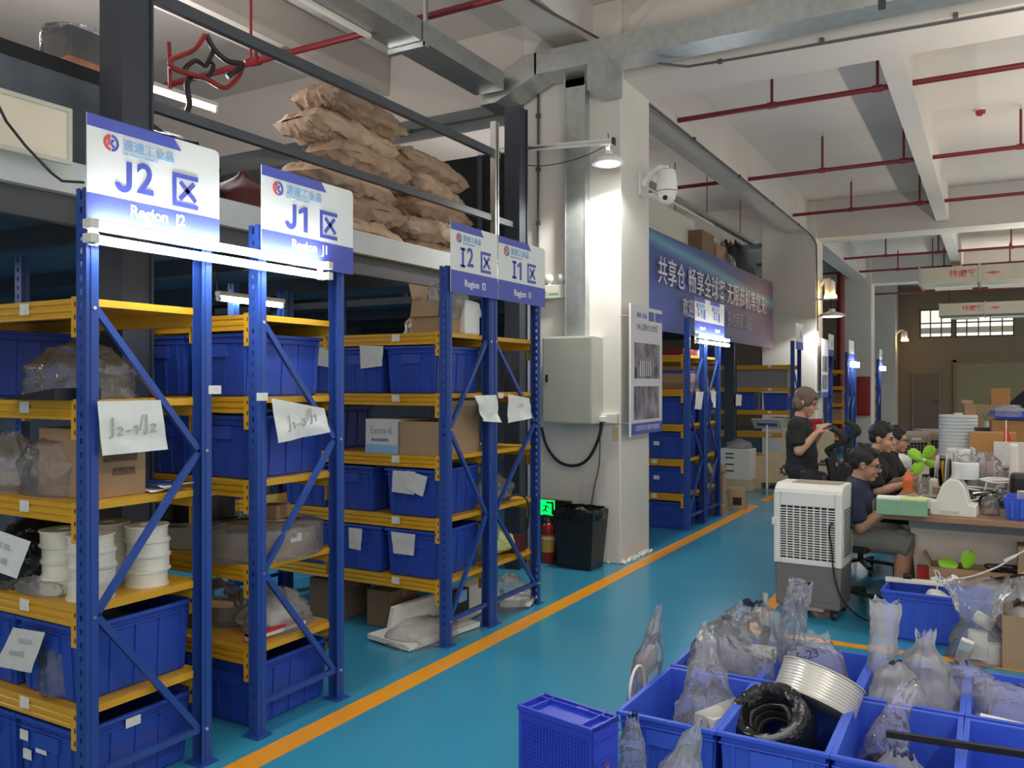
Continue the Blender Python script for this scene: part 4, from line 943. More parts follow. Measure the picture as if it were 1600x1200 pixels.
# I1 shelves
bag('pale yellow film pack on the lowest shelf of rack I1', (-3.12, 5.02, zz[4]), [(0, .12, .16), (.5, .13, .17), (.8, .10, .12), (1, .04, .04, .33)], m='film_milky', seed=71, amp=.1, group='bags on rack I1')
o = obj('foam_pack', sack_mesh(.36, .26, .14, 'pad_lime', 44), None, (-3.12, 5.10, zz[4] + .06), (R(30), 0, R(80))); tag(o, 'pale yellow foam pack on rack I1', 'foam')
bag('grey film bag with cables on the fourth shelf of rack I1', (-3.08, 5.12, zz[3]), [(0, .11, .2), (.5, .12, .2), (1, .04, .08, .19)], m='film_dim', seed=72, amp=.14, group='bags on rack I1')
o = MB().cyl((0, 0, .03), (.05, 0, .03), .03, n=18).build('tape_roll', 'violet', None, True, (-3.0, 4.95, zz[4])); tag(o, 'purple tape roll on rack I1', 'tape')
o = obj('maroon_case', MB().box(-.1, .1, -.08, .08, 0, .11).mesh('maroon_case', 'maroon'), None, (-3.06, 5.32, zz[4])); tag(o, 'dark red case on the lowest shelf of rack I1', 'case')
o = MB().tube(smooth_path([(-2.95, 5.05, zz[3] + .03), (-2.95, 5.25, zz[3] + .04), (-2.93, 5.36, zz[3] - .02), (-2.93, 5.37, zz[3] - .2), (-2.96, 5.34, zz[4] + .1)]), .007).build('loose_cable', 'cable', None, True); tag(o, 'black cable drooping off rack I1', 'cable')
# ================================================================== things on and round the first column
PY = 6.98
def pil(u, v, off=0.0): return at(u, v, Y=PY - off)
# switch box
eb = thing('switch_box', 'grey steel switch box on the white column', 'switch box', (-3.53, PY, 1.25))
MB().box(0, .49, -.24, 0, 0, .77).build('cabinet', 'panel_grey', eb, bevel=.006)
MB().box(.012, .478, -.246, -.24, .012, .758).build('door', 'panel_grey', eb, bevel=.004)
MB().cbox((.05, -.25, .40), (.02, .012, .07)).build('lock', 'dark_steel', eb)
gd = thing('wire_duct', 'upright galvanised wire duct running into the switch box', 'duct', (-3.37, PY, 2.02))
MB().box(0, .19, -.09, 0, 0, 2.36).build('duct_body', 'galvanised', gd)
MB().box(-.006, .0, -.096, 0, 0, 2.36).box(.19, .196, -.096, 0, 0, 2.36).build('edge_fold', 'galvanised', gd)
MB().prism([(-.10, 2.42), (.29, 2.42), (.22, 2.36), (.196, 2.26), (-.006, 2.26), (-.03, 2.36)], 0.004, .09, FACE_NY).build('flare', 'galvanised', gd)
# cable trays
ty = thing('cable_tray', 'galvanised cable tray along the ceiling toward the column', 'cable tray', (-3.95, -4, 4.24))
MB().box(-.17, .13, 0, 10.55, 0, .008).build('tray_floor', 'galvanised', ty)
MB().box(.12, .13, 0, 10.55, .008, .15).build('tray_side', 'galvanised', ty); MB().box(-.17, -.16, 0, 10.55, .008, .15).build('tray_side', 'galvanised', ty)
MB().box(-.175, .135, 0, 10.55, .15, .156).build('tray_lid', 'galvanised', ty)
for y in (3.2, 6.4, 9.3): MB().box(-.20, .16, y, y + .05, -.045, -.005).build('cross_bar', 'galvanised', ty); MB().box(.14, .165, y, y + .03, -.04, .78).build('hanger', 'galvanised', ty)
MB().box(-.165, -.12, 0, 9.0, -.03, -.004).build('lamp_strip', 'ivory', ty)
tx = thing('cable_tray', 'galvanised cable tray across the front of the concrete girder', 'cable tray', (-3.95, 6.62, 4.24))
MB().prism([(-.17, -.07), (.0, -.07), (.42, .11), (.42, .30), (.3, .30), (-.17, .10)], -.30, 0.0, FACE_NY).build('elbow', 'galvanised', tx)
MB().box(.40, 15, 0, .30, .11, .118).build('tray_floor', 'galvanised', tx); MB().box(.40, 15, 0, .01, .118, .30).build('tray_side', 'galvanised', tx)
MB().box(.40, 15, .29, .30, .118, .30).build('tray_side', 'galvanised', tx); MB().box(.40, 15, 0, .30, .30, .306).build('tray_lid', 'galvanised', tx)
for x in (1.6, 3.1, 4.8, 7.0): MB().box(x, x + .03, -.004, 0, .10, .31).build('joint_strip', 'galvanised', tx)
MB().box(.92, 1.10, -.01, .34, -.12, .11).build('wall_bracket', 'galvanised', tx)
x = at(1372, 12, Y=6.6).x + 3.95; MB().box(x, x + .05, -.02, 0, .06, .78).build('hanger', 'dark_steel', tx)
# conduits
def conduit(label, pts, r=.011, clips=()):
    c = thing('conduit', label, 'conduit', pts[0]); o0 = V(pts[0])
    MB().tube([V(p) - o0 for p in pts], r, 8).build('pipe', 'conduit', c, True)
    for p in clips: MB().cbox(V(p) - o0, (.035, .035, .035)).build('clip', 'conduit', c)
    return c
cx_ = at(841, 300, Y=PY - .02).x
conduit('dark conduit down the left side of the white column', [(cx_, PY - .02, 4.30), (cx_, PY - .02, 2.2)], clips=[(cx_, PY - .02, z) for z in (4.1, 3.6, 3.1, 2.6)])
conduit('dark conduit along the concrete girder under the tray', [at(1029, 99, Z=4.30), at(1075, 104, Z=4.305), at(1125, 96, Z=4.305), (2.5, 7.22, 4.305)], clips=[at(1125, 96, Z=4.305), at(1284, 63, Z=4.305), at(1493, 24, Z=4.305)])
conduit('dark conduit along the beam past the column', [(-3.0, 7.72, 4.40), (-3.0, 12.0, 4.425), (-3.0, 16.2, 4.425), (-2.95, 16.45, 4.36), (-2.87, 16.48, 4.2), (-2.866, 16.6, 2.6)], clips=[(-3.0, y, 4.425) for y in (9.5, 11.5, 13.5, 15.5)])
conduit('dark conduit on the ceiling beam above the tray', [(-3.30, 1.0, 4.645), (-3.28, 5.2, 4.645), (-3.14, 6.2, 4.642), (-3.0, 6.8, 4.62), (-2.98, 6.95, 4.55)], clips=[(-3.29, 3.2, 4.645)])
conduit('dark conduit under the girder above the platform', [(-6.5, 7.3, 4.30), (-4.1, 7.3, 4.30)], clips=[(-5.4, 7.3, 4.30)])
# emergency lamp
em = thing('emergency_lamp', 'twin-head white emergency lamp on the column', 'lamp', (-3.63, PY, 2.385))
MB().box(0, .25, -.06, 0, 0, .125).build('housing', 'ivory', em, bevel=.006)
for x in (.06, .20):
    MB().cyl((x, -.03, .125), (x, -.03, .145), .018).build('swivel', 'ivory', em)
    MB().ball((x, -.035, .185), (.046, .040, .046)).build('lamp_head', 'ivory_white', em, True)
MB().box(.02, .05, -.0615, -.06, .03, .07).build('exit_mark', 'leaf_green', em); MB().box(.07, .17, -.0612, -.06, .03, .05).build('print_patch', 'pad_green', em)
# pendant lamp on its strut
lp = at(950, 254, Y=6.62)
pd = thing('pendant_lamp', 'lit bell pendant lamp on a strut before the column', 'lamp', lp)
MB().lathe([(.14, -.015), (.142, -.005), (.128, .02), (.10, .048), (.045, .056), (.038, .09), (.03, .10), (.028, .10), (.036, .088), (.043, .052), (.098, .044), (.125, .017), (.138, -.008)], 36).build('shade', 'white_enamel', pd, True)
MB().lathe([(.001, -.028), (.09, -.02), (.118, .0), (.10, .02), (.03, .03), (.001, .03)], 28).build('bulb', 'bulb_glow', pd, True)
MB().cyl((0, 0, .09), (0, 0, .16), .017).build('socket', 'white_enamel', pd, True)
MB().tube([(0, 0, .15), (0, .005, .21), (.0, 0, .25)], .004).build('lamp_cord', 'cable', pd)
li = bpy.data.lights.new('pendant_light', 'SPOT'); li.energy = 150; li.color = (1, .98, .93); li.spot_size = R(150); li.spot_blend = .35; li.shadow_soft_size = .08
lo = bpy.data.objects.new('pendant_light', li); C.objects.link(lo); lo.location = lp + V((0, 0, -.045))
sa = thing('lamp_strut', 'slotted white strut carrying the pendant lamp', 'strut', at(765, 236, Y=6.62))
e1 = at(959, 221, Y=6.62) - V(sa.location)
MB().bar((-.12, 0, .0), tuple(e1), .04, .016, up=(0, 1, 0)).build('rail', 'aluminium', sa)
MB().bar((-.12, -.005, .018), tuple(e1 + V((0, -.005, .018))), .012, .014, up=(0, 1, 0)).bar((-.12, -.005, -.018), tuple(e1 + V((0, -.005, -.018))), .012, .014, up=(0, 1, 0)).build('rail_lip', 'white_enamel', sa)
MB().cbox(e1, (.02, .05, .06)).build('end_clamp', 'dark_steel', sa)
MB().tube(smooth_path([e1 + V((-.05, 0, -.02)), e1 + V((-.28, 0, -.09)), e1 + V((-.55, 0, -.12)), e1 + V((-.8, 0, -.10)), V((-.1, 0, -.05))]), .004).build('lamp_wire', 'cable', sa)
up = thing('upright_strut', 'slotted aluminium upright on the platform edge', 'strut', at(773, 440, X=-3.60)); zb = 2.615; up.location.z = zb
MB().box(-.025, .025, -.03, -.012, 0, 1.16).box(-.025, .025, .012, .03, 0, 1.16).box(-.025, -.018, -.012, .012, 0, 1.16).build('channel', 'aluminium', up)
MB().box(-.05, .05, -.06, .06, 0, .008).build('base_plate', 'aluminium', up)
# dome camera
cm = thing('dome_camera', 'white dome security camera on the first column', 'camera', (-2.87, 7.47, 3.36))
MB().box(0, .02, -.07, .07, .0, .22).build('wall_plate', 'white_enamel', cm, bevel=.004)
MB().tube([(.02, 0, .10), (.10, -.01, .19), (.20, -.02, .24), (.26, -.02, .22)], [.035, .032, .032, .032], 12).build('arm', 'white_enamel', cm, True)
MB().lathe([(.04, .22), (.075, .20), (.09, .13), (.095, .05), (.098, .0), (.094, -.015)], 24, tr(.26, -.02, 0)).build('housing', 'white_enamel', cm, True)
MB().ball((.26, -.02, -.015), (.085, .085, .10), 20, 12).build('dome', 'ivory_white', cm, True)
MB().lathe([(.0975, .012), (.0995, .006), (.0975, 0)], 24, tr(.26, -.02, 0)).build('trim_ring', 'grey_plastic', cm, True)
MB().cyl((.27, -.095, -.06), (.272, -.106, -.065), .022).build('lens', 'black_plastic', cm, True)
# poster
ps = thing('wall_poster', 'grey poster with two photographs on stand-offs, on the first column', 'poster', (-2.76, 6.94, 1.15))
W_, H_ = .80, 1.15
MB().box(-.006, 0, 0, W_, 0, H_).build('panel', 'poster_white', ps)
MB().box(-.012, .004, -.014, 0.0, -.015, H_ + .01).build('edge_profile', 'white_enamel', ps)
MB().box(0, .0012, 0, W_, 0, .10).build('bottom_band', 'sign_blue', ps)
text('让世界共享 服务中国制造', .055, FACE_X @ tr(W_ * .52, .05, .0015), 'poster_white', ps, 'slogan_lettering')
MB().box(0, .0012, W_ * .55, W_, H_ - .12, H_ - .035).build('top_band', 'sign_blue', ps); MB().box(.0012, .002, W_ * .72, W_ * .735, H_ - .12, H_ - .03).box(.0012, .002, W_ * .75, W_ * .76, H_ - .12, H_ - .03).build('band_stripe', 'tag_white', ps)
text('速速工业品', .05, FACE_X @ tr(W_ * .33, H_ - .085, .0012), 'sign_blue', ps, 'company_lettering')
text('24h自助V2.0仓库', .075, FACE_X @ tr(W_ * .5, H_ - .19, .0012), 'grey_plastic', ps, 'title_lettering')
MB().box(0, .0012, .08, W_ - .07, .50, .82).build('photograph', 'photo_grey', ps); MB().box(0, .0012, .07, W_ - .09, .13, .43).build('photograph', 'photo_grey', ps)
for k_ in range(6): MB().box(.0012, .0018, .22 + k_ * .05, .24 + k_ * .05, .52, .66).build('photo_detail', 'poster_white', ps)
MB().box(.0012, .0018, .20, .52, .66, .70).build('photo_detail', 'grey_plastic', ps); MB().box(.0012, .0018, .09, .14, .50, .60).build('photo_detail', 'black_plastic', ps)
for (y, z) in ((.03, 1.05), (W_ - .05, 1.05), (.03, .10), (W_ - .05, .10)): MB().cyl((-.11, y, z), (.006, y, z), .007, n=8).build('stand_off', 'steel', ps)
# socket, cables, papers on the column
sk = thing('socket_box', 'white socket box low on the column beside the switch box', 'socket', (-3.04, PY, 1.25))
MB().box(.0, .15, -.05, 0, 0, .085).build('housing', 'ivory', sk, bevel=.004); MB().cbox((.03, -.07, .04), (.06, .05, .05)).build('plug', 'ivory_white', sk, bevel=.006)
o = MB().tube(smooth_path([(-3.02, PY - .07, 1.26), (-3.06, PY - .07, 1.10), (-3.16, PY - .06, .93), (-3.30, PY - .05, .86), (-3.46, PY - .05, .89), (-3.58, PY - .05, 1.02), (-3.64, PY - .05, 1.2)]), .014, 10).build('power_cable', 'cable', None, True); tag(o, 'thick black cable looping from the socket under the switch box', 'cable')
o = MB().tube(smooth_path([(-3.05, PY - .05, 1.25), (-3.06, PY - .04, .9), (-3.10, PY - .05, .7), (-3.13, PY - .08, .48)]), .005, 6).build('thin_cable', 'cable', None, True); tag(o, 'thin black wire hanging down to the bin', 'cable')
paper('left faint drawing taped to the column above the bin', [pil(904, 754, .004), pil(935, 756, .004), pil(936, 788, .004), pil(905, 788, .004)], group='drawings on the column', curl=.002, seed=21, m='paper_grey')
paper('right curled drawing taped to the column above the bin', [pil(928, 757, .01), pil(947, 756, .01), pil(950, 792, .01), pil(928, 789, .01)], group='drawings on the column', curl=.006, seed=22, m='paper_grey')
for (u, v, w, h, lb) in ((924, 684, .05, .11, 'small beige switch plate under the switch box'), (962, 678, .06, .12, 'faded beige patch on the column under the socket')):
    p = pil(u, v); o = obj('wall_plate', MB().box(-w / 2, w / 2, -.006, 0, -h / 2, h / 2).mesh('wall_plate', 'plywood' if u > 940 else 'ivory'), None, p); tag(o, lb, 'plate')
# bin
tb = thing('waste_bin', 'black square waste bin with a liner against the column', 'bin', (-3.15, 6.74, 0), R(0))
def taper(b, w0, d0, w1, d1, z0, z1, t=.006, open_=True):
    lo = [(-w0, -d0), (w0, -d0), (w0, d0), (-w0, d0)]; hi = [(-w1, -d1), (w1, -d1), (w1, d1), (-w1, d1)]
    vs_ = [(x, y, z0) for x, y in lo] + [(x, y, z1) for x, y in hi] + [(x * (1 - t / w1), y * (1 - t / d1), z1) for x, y in hi] + [(x * (1 - t / w0), y * (1 - t / d0), z0 + .01) for x, y in lo]
    fs = [(3, 2, 1, 0), (12, 13, 14, 15)]
    for i in range(3):
        for j in range(4): fs.append((i * 4 + j, i * 4 + (j + 1) % 4, i * 4 + 4 + (j + 1) % 4, i * 4 + 4 + j))
    b.add(vs_, fs); return b
taper(MB(), .155, .13, .195, .165, 0, .50).build('shell', 'black_plastic', tb, bevel=.02)
def liner(s_, t_):
    a = 2 * math.pi * s_; ca, sa_ = math.cos(a), math.sin(a); k_ = max(abs(ca), abs(sa_)) ; f = 1 / k_
    f = f * .55 + .45 * 1.12
    w = 1 + .035 * noise.noise(V((ca * 3, sa_ * 3, t_ * 3))); z = .505 + (.015 - t_ * .09) + .012 * noise.noise(V((ca * 5, sa_ * 5, t_ * 4)))
    return (.185 * ca * f * (w + .06 * min(1, t_ * 2)), .157 * sa_ * f * (w + .06 * min(1, t_ * 2)), z)
MB().sheet(liner, 40, 6, .002).build('liner', 'black_bag', tb, True)
obj('waste', bag_mesh('waste', [(0, .12, .10), (.6, .11, .09), (1, .02, .02, .16)], 'film_dim', amp=.2, seed=80), tb, (0, 0, .36))
# fire extinguisher and floor exit sign
fe = thing('fire_extinguisher', 'red fire extinguisher on the floor beside the black bin', 'extinguisher', (-3.47, 6.74, 0))
MB().lathe([(.058, 0), (.062, .006), (.062, .30), (.056, .335), (.035, .355), (.024, .362), (.024, .375)], 24).build('cylinder', 'red_paint', fe, True)
MB().lathe([(.0628, .10), (.0628, .25)], 24).build('label_wrap', 'shaft_yellow', fe, True); MB().lathe([(.0633, .215), (.0633, .232)], 24).build('label_stripe', 'tag_white', fe, True)
MB().cyl((0, 0, .375), (0, 0, .41), .016).build('valve', 'steel', fe); MB().cbox((.0, -.03, .425), (.022, .11, .014), (R(-12), 0, 0)).cbox((0, -.03, .40), (.02, .10, .012), (R(8), 0, 0)).build('lever', 'dark_steel', fe)
MB().tube(smooth_path([(.01, .0, .395), (.07, -.01, .38), (.085, -.01, .25), (.08, -.01, .12)]), .008).build('hose', 'cable', fe, True)
es = thing('exit_sign', 'glowing green running-man exit sign low behind the extinguisher', 'sign', (-3.545, 6.90, 0))
MB().box(-.16, .22, -.03, .03, 0, .54).build('stand', 'black_plastic', es)
MB().box(-.07, .075, -.034, -.03, .40, .54).build('sign_face', 'green_glow', es)
gm = MB(); m_ = FACE_NY @ tr(0.0, .47, .0345)
gm.prism([(.045, -.06), (.065, -.06), (.065, .055), (-.01, .055), (-.01, .04), (.045, .04)], 0, .001, m_)
for a, b, w in (((-.01, .02), (-.02, -.02), .014), ((-.02, -.02), (-.005, -.04), .010), ((-.02, -.02), (-.05, -.035), .010), ((-.01, .015), (.02, .0), .008), ((-.012, .018), (-.045, .012), .008)):
    d_ = (V(b) - V(a)).normalized(); n_ = V((-d_.y, d_.x)) * w / 2
    gm.prism([tuple(V(a) + n_), tuple(V(b) + n_), tuple(V(b) - n_), tuple(V(a) - n_)][::-1], 0, .001, m_)
gm.build('running_figure', 'slot_dark', es)
MB().box(.09, .20, -.032, -.03, .44, .45).box(.10, .17, -.032, -.03, .48, .487).build('print_patch', 'steel', es)

# ================================================================== sprinkler pipes
def sprinkler(label, y, z, x0, x1, stubs, r=.028, top=CEIL - .06):
    p = thing('sprinkler_pipe', label, 'pipe', (x0, y, z), group='red sprinkler pipes')
    MB().cyl((0, 0, 0), (x1 - x0, 0, 0), r, n=12).build('main_pipe', 'red_pipe', p, True)
    for s_ in stubs:
        MB().cyl((s_ - x0, 0, 0), (s_ - x0, 0, top - z), r * .55, n=8).build('riser', 'red_pipe', p, True)
        MB().cyl((s_ - x0 - .045, 0, 0), (s_ - x0 + .045, 0, 0), r * 1.3, n=12).build('tee', 'red_pipe', p, True)
        MB().cyl((s_ - x0, 0, top - z), (s_ - x0, 0, top - z + .05), r * .35, n=6).build('sprinkler_head', 'steel', p)
def sx(u, v, y): return at(u, v, Y=y).x
sprinkler('red sprinkler pipe over the storage platform', 5.46, 4.5, -7.5, 4, [sx(573, 10, 5.46), sx(400, 60, 5.46)])
sprinkler('nearest red sprinkler pipe past the girder', 8.98, 4.5, -5, 5, [sx(1206, 150, 8.98), sx(1371, 120, 8.98)])
sprinkler('second red sprinkler pipe past the girder', 12.05, 4.5, -6, 5, [sx(1285, 240, 12.05), sx(1412, 230, 12.05), sx(1595, 240, 12.05)])
sprinkler('third red sprinkler pipe before the second girder', 15.0, 4.5, -3.0, 5, [sx(1330, 300, 15), sx(1437, 300, 15)])
sprinkler('fourth red sprinkler pipe past the second girder', 20.8, 4.5, -5, 6, [sx(1384, 380, 20.8), sx(1466, 380, 20.8), sx(1580, 370, 20.8)])
sprinkler('fifth red sprinkler pipe before the third girder', 23.4, 4.5, -6, 6, [sx(1403, 400, 23.4), sx(1475, 400, 23.4), sx(1578, 400, 23.4)])
sprinkler('farthest red sprinkler pipe before the end wall', 28.0, 4.35, -5, 6, [sx(1437, 450, 28), sx(1567, 450, 28)])
fa = thing('fire_alarm', 'red fire alarm beacon on the ceiling', 'alarm', at(1532, 173, Z=CEIL - .02))
MB().cyl((0, 0, 0), (0, 0, .02), .06, n=20).build('base', 'white_enamel', fa, True); MB().lathe([(.03, -.06), (.05, -.05), (.06, 0)], 20).build('beacon', 'red_paint', fa, True)

# ================================================================== banner and things above it
bn = thing('banner', 'long blue banner with white Chinese lettering along the platform', 'banner', (FX + .075, 0, 0))
def bf(s_, t_):
    y = 8.1 + 7.95 * s_; z = 2.26 + 1.22 * t_; return (.012 * math.sin(y * 1.7) + .02 * noise.noise(V((y * .8, z * 1.2, 0))) * (1 - t_), y, z)
MB().sheet(bf, 60, 10, .004).build('banner_cloth', 'banner_print', bn, True)
text('共享仓 畅享全球客 无限商机等您来!', .365, FACE_X @ tr(9.80, 2.975, .035), 'poster_white', bn, 'main_lettering', bold=.006, align='LEFT', sx=.985)
text('欢迎全国', .27, FACE_X @ tr(10.75, 2.60, .035), 'poster_white', bn, 'second_lettering', align='LEFT', sx=.9)
text('各地商家入驻', .27, FACE_X @ tr(12.9, 2.60, .035), 'mauve', bn, 'faint_lettering', align='LEFT', sx=.9)
ub = thing('roof_unit', 'pale boxed unit hanging above the left end of the banner', 'box', (-4.42, 10.3, 3.70))
MB().box(0, .35, 0, 2.6, 0, .45).build('casing', 'ivory', ub, bevel=.01); MB().box(.35, .36, .2, 1.2, .08, .38).build('cover', 'ivory', ub); MB().box(.05, .3, .1, 2.5, -.02, 0).build('underside', 'dark_steel', ub)
for q in (.4, 2.2): MB().cyl((.17, q, .45), (.17, q, 1.30), .008, n=6).build('hanger', 'dark_steel', ub)
for i, (y, w, h, m, lb) in enumerate(((12.4, .5, .55, 'carton_dark', 'dark carton on the platform behind the banner'), (13.1, .4, .62, 'carton', 'tan carton on the platform behind the banner'))):
    carton(lb, (-4.05, y + .5, 2.6), (.4, w + .15, 1.35 - .1 * i), m=m)
bag('dark heap of bags on the platform above the right end of the banner', (-4.1, 15.2, 2.6), [(0, .4, .9), (.6, .36, .85), (.9, .25, .6), (1, .1, .3, 1.55)], m='black_bag', seed=91, amp=.14, cat='bag')
bag('pale bag on the platform above the banner', (-4.0, 14.0, 2.6), [(0, .3, .35), (.7, .28, .3), (1, .08, .1, 1.40)], m='film_dim', seed=92, amp=.1)
tt = thing('roof_tube_rail', 'dusky conduit rail with a pale tube above the banner', 'rail', (-3.95, 8.6, 4.2))
MB().box(-.02, .08, 0, 7.4, 0, .05).build('rail_body', 'galvanised', tt); MB().cyl((.02, .3, -.04), (.02, 4.8, -.04), .018).build('tube', 'tube_off', tt, True)
for q in (1.5, 4.5, 6.5): MB().cyl((.02, q, .09), (.02, q, .8), .008, n=6).build('hanger', 'red_pipe', tt)
# ================================================================== foreground totes
FT = 'blue totes grouped on the floor in the foreground'
cx = (-1.10, -.70, -.30, .10); ry = (3.42, 4.06)
FL = {(0, 0): 'foreground blue tote holding a tall glinting bag, behind the upended crate', (1, 0): 'foreground blue tote holding the black coil and silver reel', (2, 0): 'foreground blue tote under the black rod, left of two', (3, 0): 'foreground blue tote under the black rod, right of two',
      (0, 1): 'blue tote heaped with clear bags and a steel rod, far left of the group', (1, 1): 'blue tote with a marked zip bag, behind the silver reel', (2, 1): 'blue tote full of standing milky bags, behind the black rod', (3, 1): 'blue tote with one flat clear bag at the right picture edge'}
for (i, j), lb in FL.items(): tote(lb, (cx[i], ry[j], 0), 'floor', R((i * 7 + j * 5) % 3 - 1) * .5, FT)
# the crate standing on its end, waffle base toward the camera
uc = thing('upended_crate', 'dark blue crate standing on end with its waffle base facing out', 'crate', (-1.335, 2.745, 0), R(-12))
w, dp, h = .335, .155, .425
b = MB(); b.box(-w / 2, w / 2, -dp / 2, -dp / 2 + .008, 0, h)
b.box(-w / 2, -w / 2 + .006, -dp / 2, dp / 2, 0, h).box(w / 2 - .006, w / 2, -dp / 2, dp / 2, 0, h).box(-w / 2, w / 2, -dp / 2, dp / 2, 0, .006).box(-w / 2, w / 2, -dp / 2, dp / 2, h - .022, h - .016)
b.build('shell', 'tote_deep', uc, bevel=.003)
g = MB()
for k in range(22): x = -w / 2 + .022 + k * (w - .044) / 21; g.box(x - .0022, x + .0022, -dp / 2 - .004, -dp / 2, .02, h - .045)
for k in range(26): z = .02 + k * (h - .065) / 25; g.box(-w / 2 + .022, w / 2 - .022, -dp / 2 - .0035, -dp / 2, z - .0022, z + .0022)
tag(g.build('waffle_ribs', 'tote_deep', uc), kind='stuff')
f = MB()
for (x0, x1, y0, y1) in ((-w / 2, w / 2, -dp / 2 - .006, -dp / 2 + .006), (-w / 2, w / 2, dp / 2 - .008, dp / 2), (-w / 2, -w / 2 + .008, -dp / 2, dp / 2), (w / 2 - .008, w / 2, -dp / 2, dp / 2),
                         (-w / 2, w / 2, dp / 2 - .038, dp / 2 - .033), (-w / 2 + .05, -w / 2 + .055, -dp / 2, dp / 2), (w / 2 - .055, w / 2 - .05, -dp / 2, dp / 2)):
    f.box(x0, x1, y0, y1, h - .018, h)
f.build('end_ribs', 'tote_deep', uc)
for z in (.1, .2, .3, .38): MB().box(w / 2, w / 2 + .008, -dp / 2 + .01, dp / 2, z - .003, z + .003).build('side_rib', 'tote_deep', uc)
MB().box(-.01, .04, dp / 2 - .037, dp / 2 - .009, h - .016, h - .010).build('label_card', 'tag_white', uc)
lm = Matrix.Translation((w / 2 + .001, 0, .23)) @ FACE_X @ Matrix.Rotation(R(90), 4, 'Z')
MB().prism([(.07 * math.cos(t * .262), .022 * math.sin(t * .262)) for t in range(24)], 0, .002, lm).build('emblem_plate', 'violet', uc)
text('DERK', .032, lm @ tr(0, 0, .0025), 'poster_white', uc, 'emblem_lettering')
# ------------------------------------------------------------------ what stands in them
GB = 'clear bags in the foreground totes'
bag('tall glinting clear bag in the front left tote', (-1.04, 3.46, .05), [(0, .13, .17), (.35, .13, .15), (.6, .08, .09), (.85, .04, .05), (1, .035, .06, .50)], seed=101, amp=.20, group=GB, lean=(-.02, .06), freq=4.5)
bag('low clear bag on the floor of the front left tote', (-1.05, 3.30, .05), [(0, .12, .14), (.6, .11, .13), (1, .05, .06, .17)], seed=102, amp=.2, group=GB, freq=4)
bag('clear bag with a purple pack hung outside the front left tote', (-1.375, 3.58, 0.0), [(0, .05, .11), (.35, .06, .14), (.6, .055, .13), (.82, .03, .06), (1, .008, .03, .57)], seed=103, amp=.12, group=GB, lean=(.03, .16))
o = obj('purple_pack', MB().cbox((0, 0, 0), (.03, .15, .11), (R(12), R(4), 0)).mesh('purple_pack', 'mauve'), None, (-1.372, 3.64, .33)); tag(o, 'small purple pack inside the bag hung outside the tote', 'packet')
o = MB().tube([(-1.35, 3.47 + .09 * math.cos(t * .3927), .27 + .10 * math.sin(t * .3927)) for t in range(16)], .006, closed=True).build('wire_ring', 'ivory', None, True); tag(o, 'white cable ring outside the front left tote', 'cable')
cb = thing('cream_box', 'cream cardboard box standing in the front left tote', 'box', (-.955, 3.49, .05), R(-22)); MB().box(-.05, .05, -.16, .16, 0, .21).build('box_walls', 'ivory', cb); MB().box(-.05, .05, -.02, .16, .21, .212).build('lid', 'panel_grey', cb)
bag('milky zip bag heap, left, in the far left tote', (-1.14, 4.0, .10), [(0, .15, .2), (.5, .15, .2), (.8, .11, .13), (1, .03, .05, .38)], m='film', seed=104, amp=.2, group=GB, lean=(.03, .05), freq=4)
bag('arched clear bag over the far left tote', (-1.02, 4.12, .12), [(0, .14, .16), (.5, .16, .18), (.85, .12, .14), (1, .05, .05, .42)], m='film', seed=105, amp=.2, group=GB, freq=4)
bag('flat milky zip bag facing the camera in the far left tote', (-.98, 3.86, .20), [(0, .13, .03), (.5, .14, .03), (1, .13, .015, .22)], m='film', seed=106, amp=.08, group=GB, rz=R(-8))
o = MB().cyl((0, 0, 0), (0, 0, .26), .017, n=18).build('steel_rod', 'steel', None, True, (-.99, 4.26, .30), (R(-3), 0, 0)); tag(o, 'polished steel rod standing up out of the far left tote', 'rod')
o = obj('steel_block', MB().cbox((0, 0, 0), (.13, .08, .05), (0, 0, R(8))).mesh('steel_block', 'panel_grey'), None, (-.95, 4.05, .33)); tag(o, 'grey metal block among the bags of the far left tote', 'part')
o = obj('black_part', MB().cbox((0, 0, 0), (.035, .04, .08), (.2, .2, .4)).mesh('black_part', 'black_plastic'), None, (-.98, 4.24, .36)); tag(o, 'small black part at the foot of the steel rod', 'part')
bag('tall narrow clear bag between the far left tote and the marked zip bag', (-.86, 4.22, .22), [(0, .06, .09), (.5, .06, .08), (.85, .05, .06), (1, .055, .03, .44)], seed=107, amp=.2, group=GB, lean=(.06, -.02))
zb = thing('zip_bag', 'clear zip bag with pen marks behind the silver reel', 'plastic bag', (-.70, 3.98, .02), R(10), GB)
obj('bag_body', bag_mesh('bag_body', [(0, .15, .05), (.4, .16, .06), (.75, .13, .04), (1, .06, .012, .46)], 'film', amp=.08, seed=108), zb)
text('5-23', .055, FACE_NY @ tr(-.03, .37, .05) @ Matrix.Rotation(R(20), 4, 'Z'), 'ink', zb, 'handwriting'); text('25-200 ADV', .035, FACE_NY @ tr(-.01, .27, .062) @ Matrix.Rotation(R(-8), 4, 'Z'), 'ink', zb, 'handwriting')
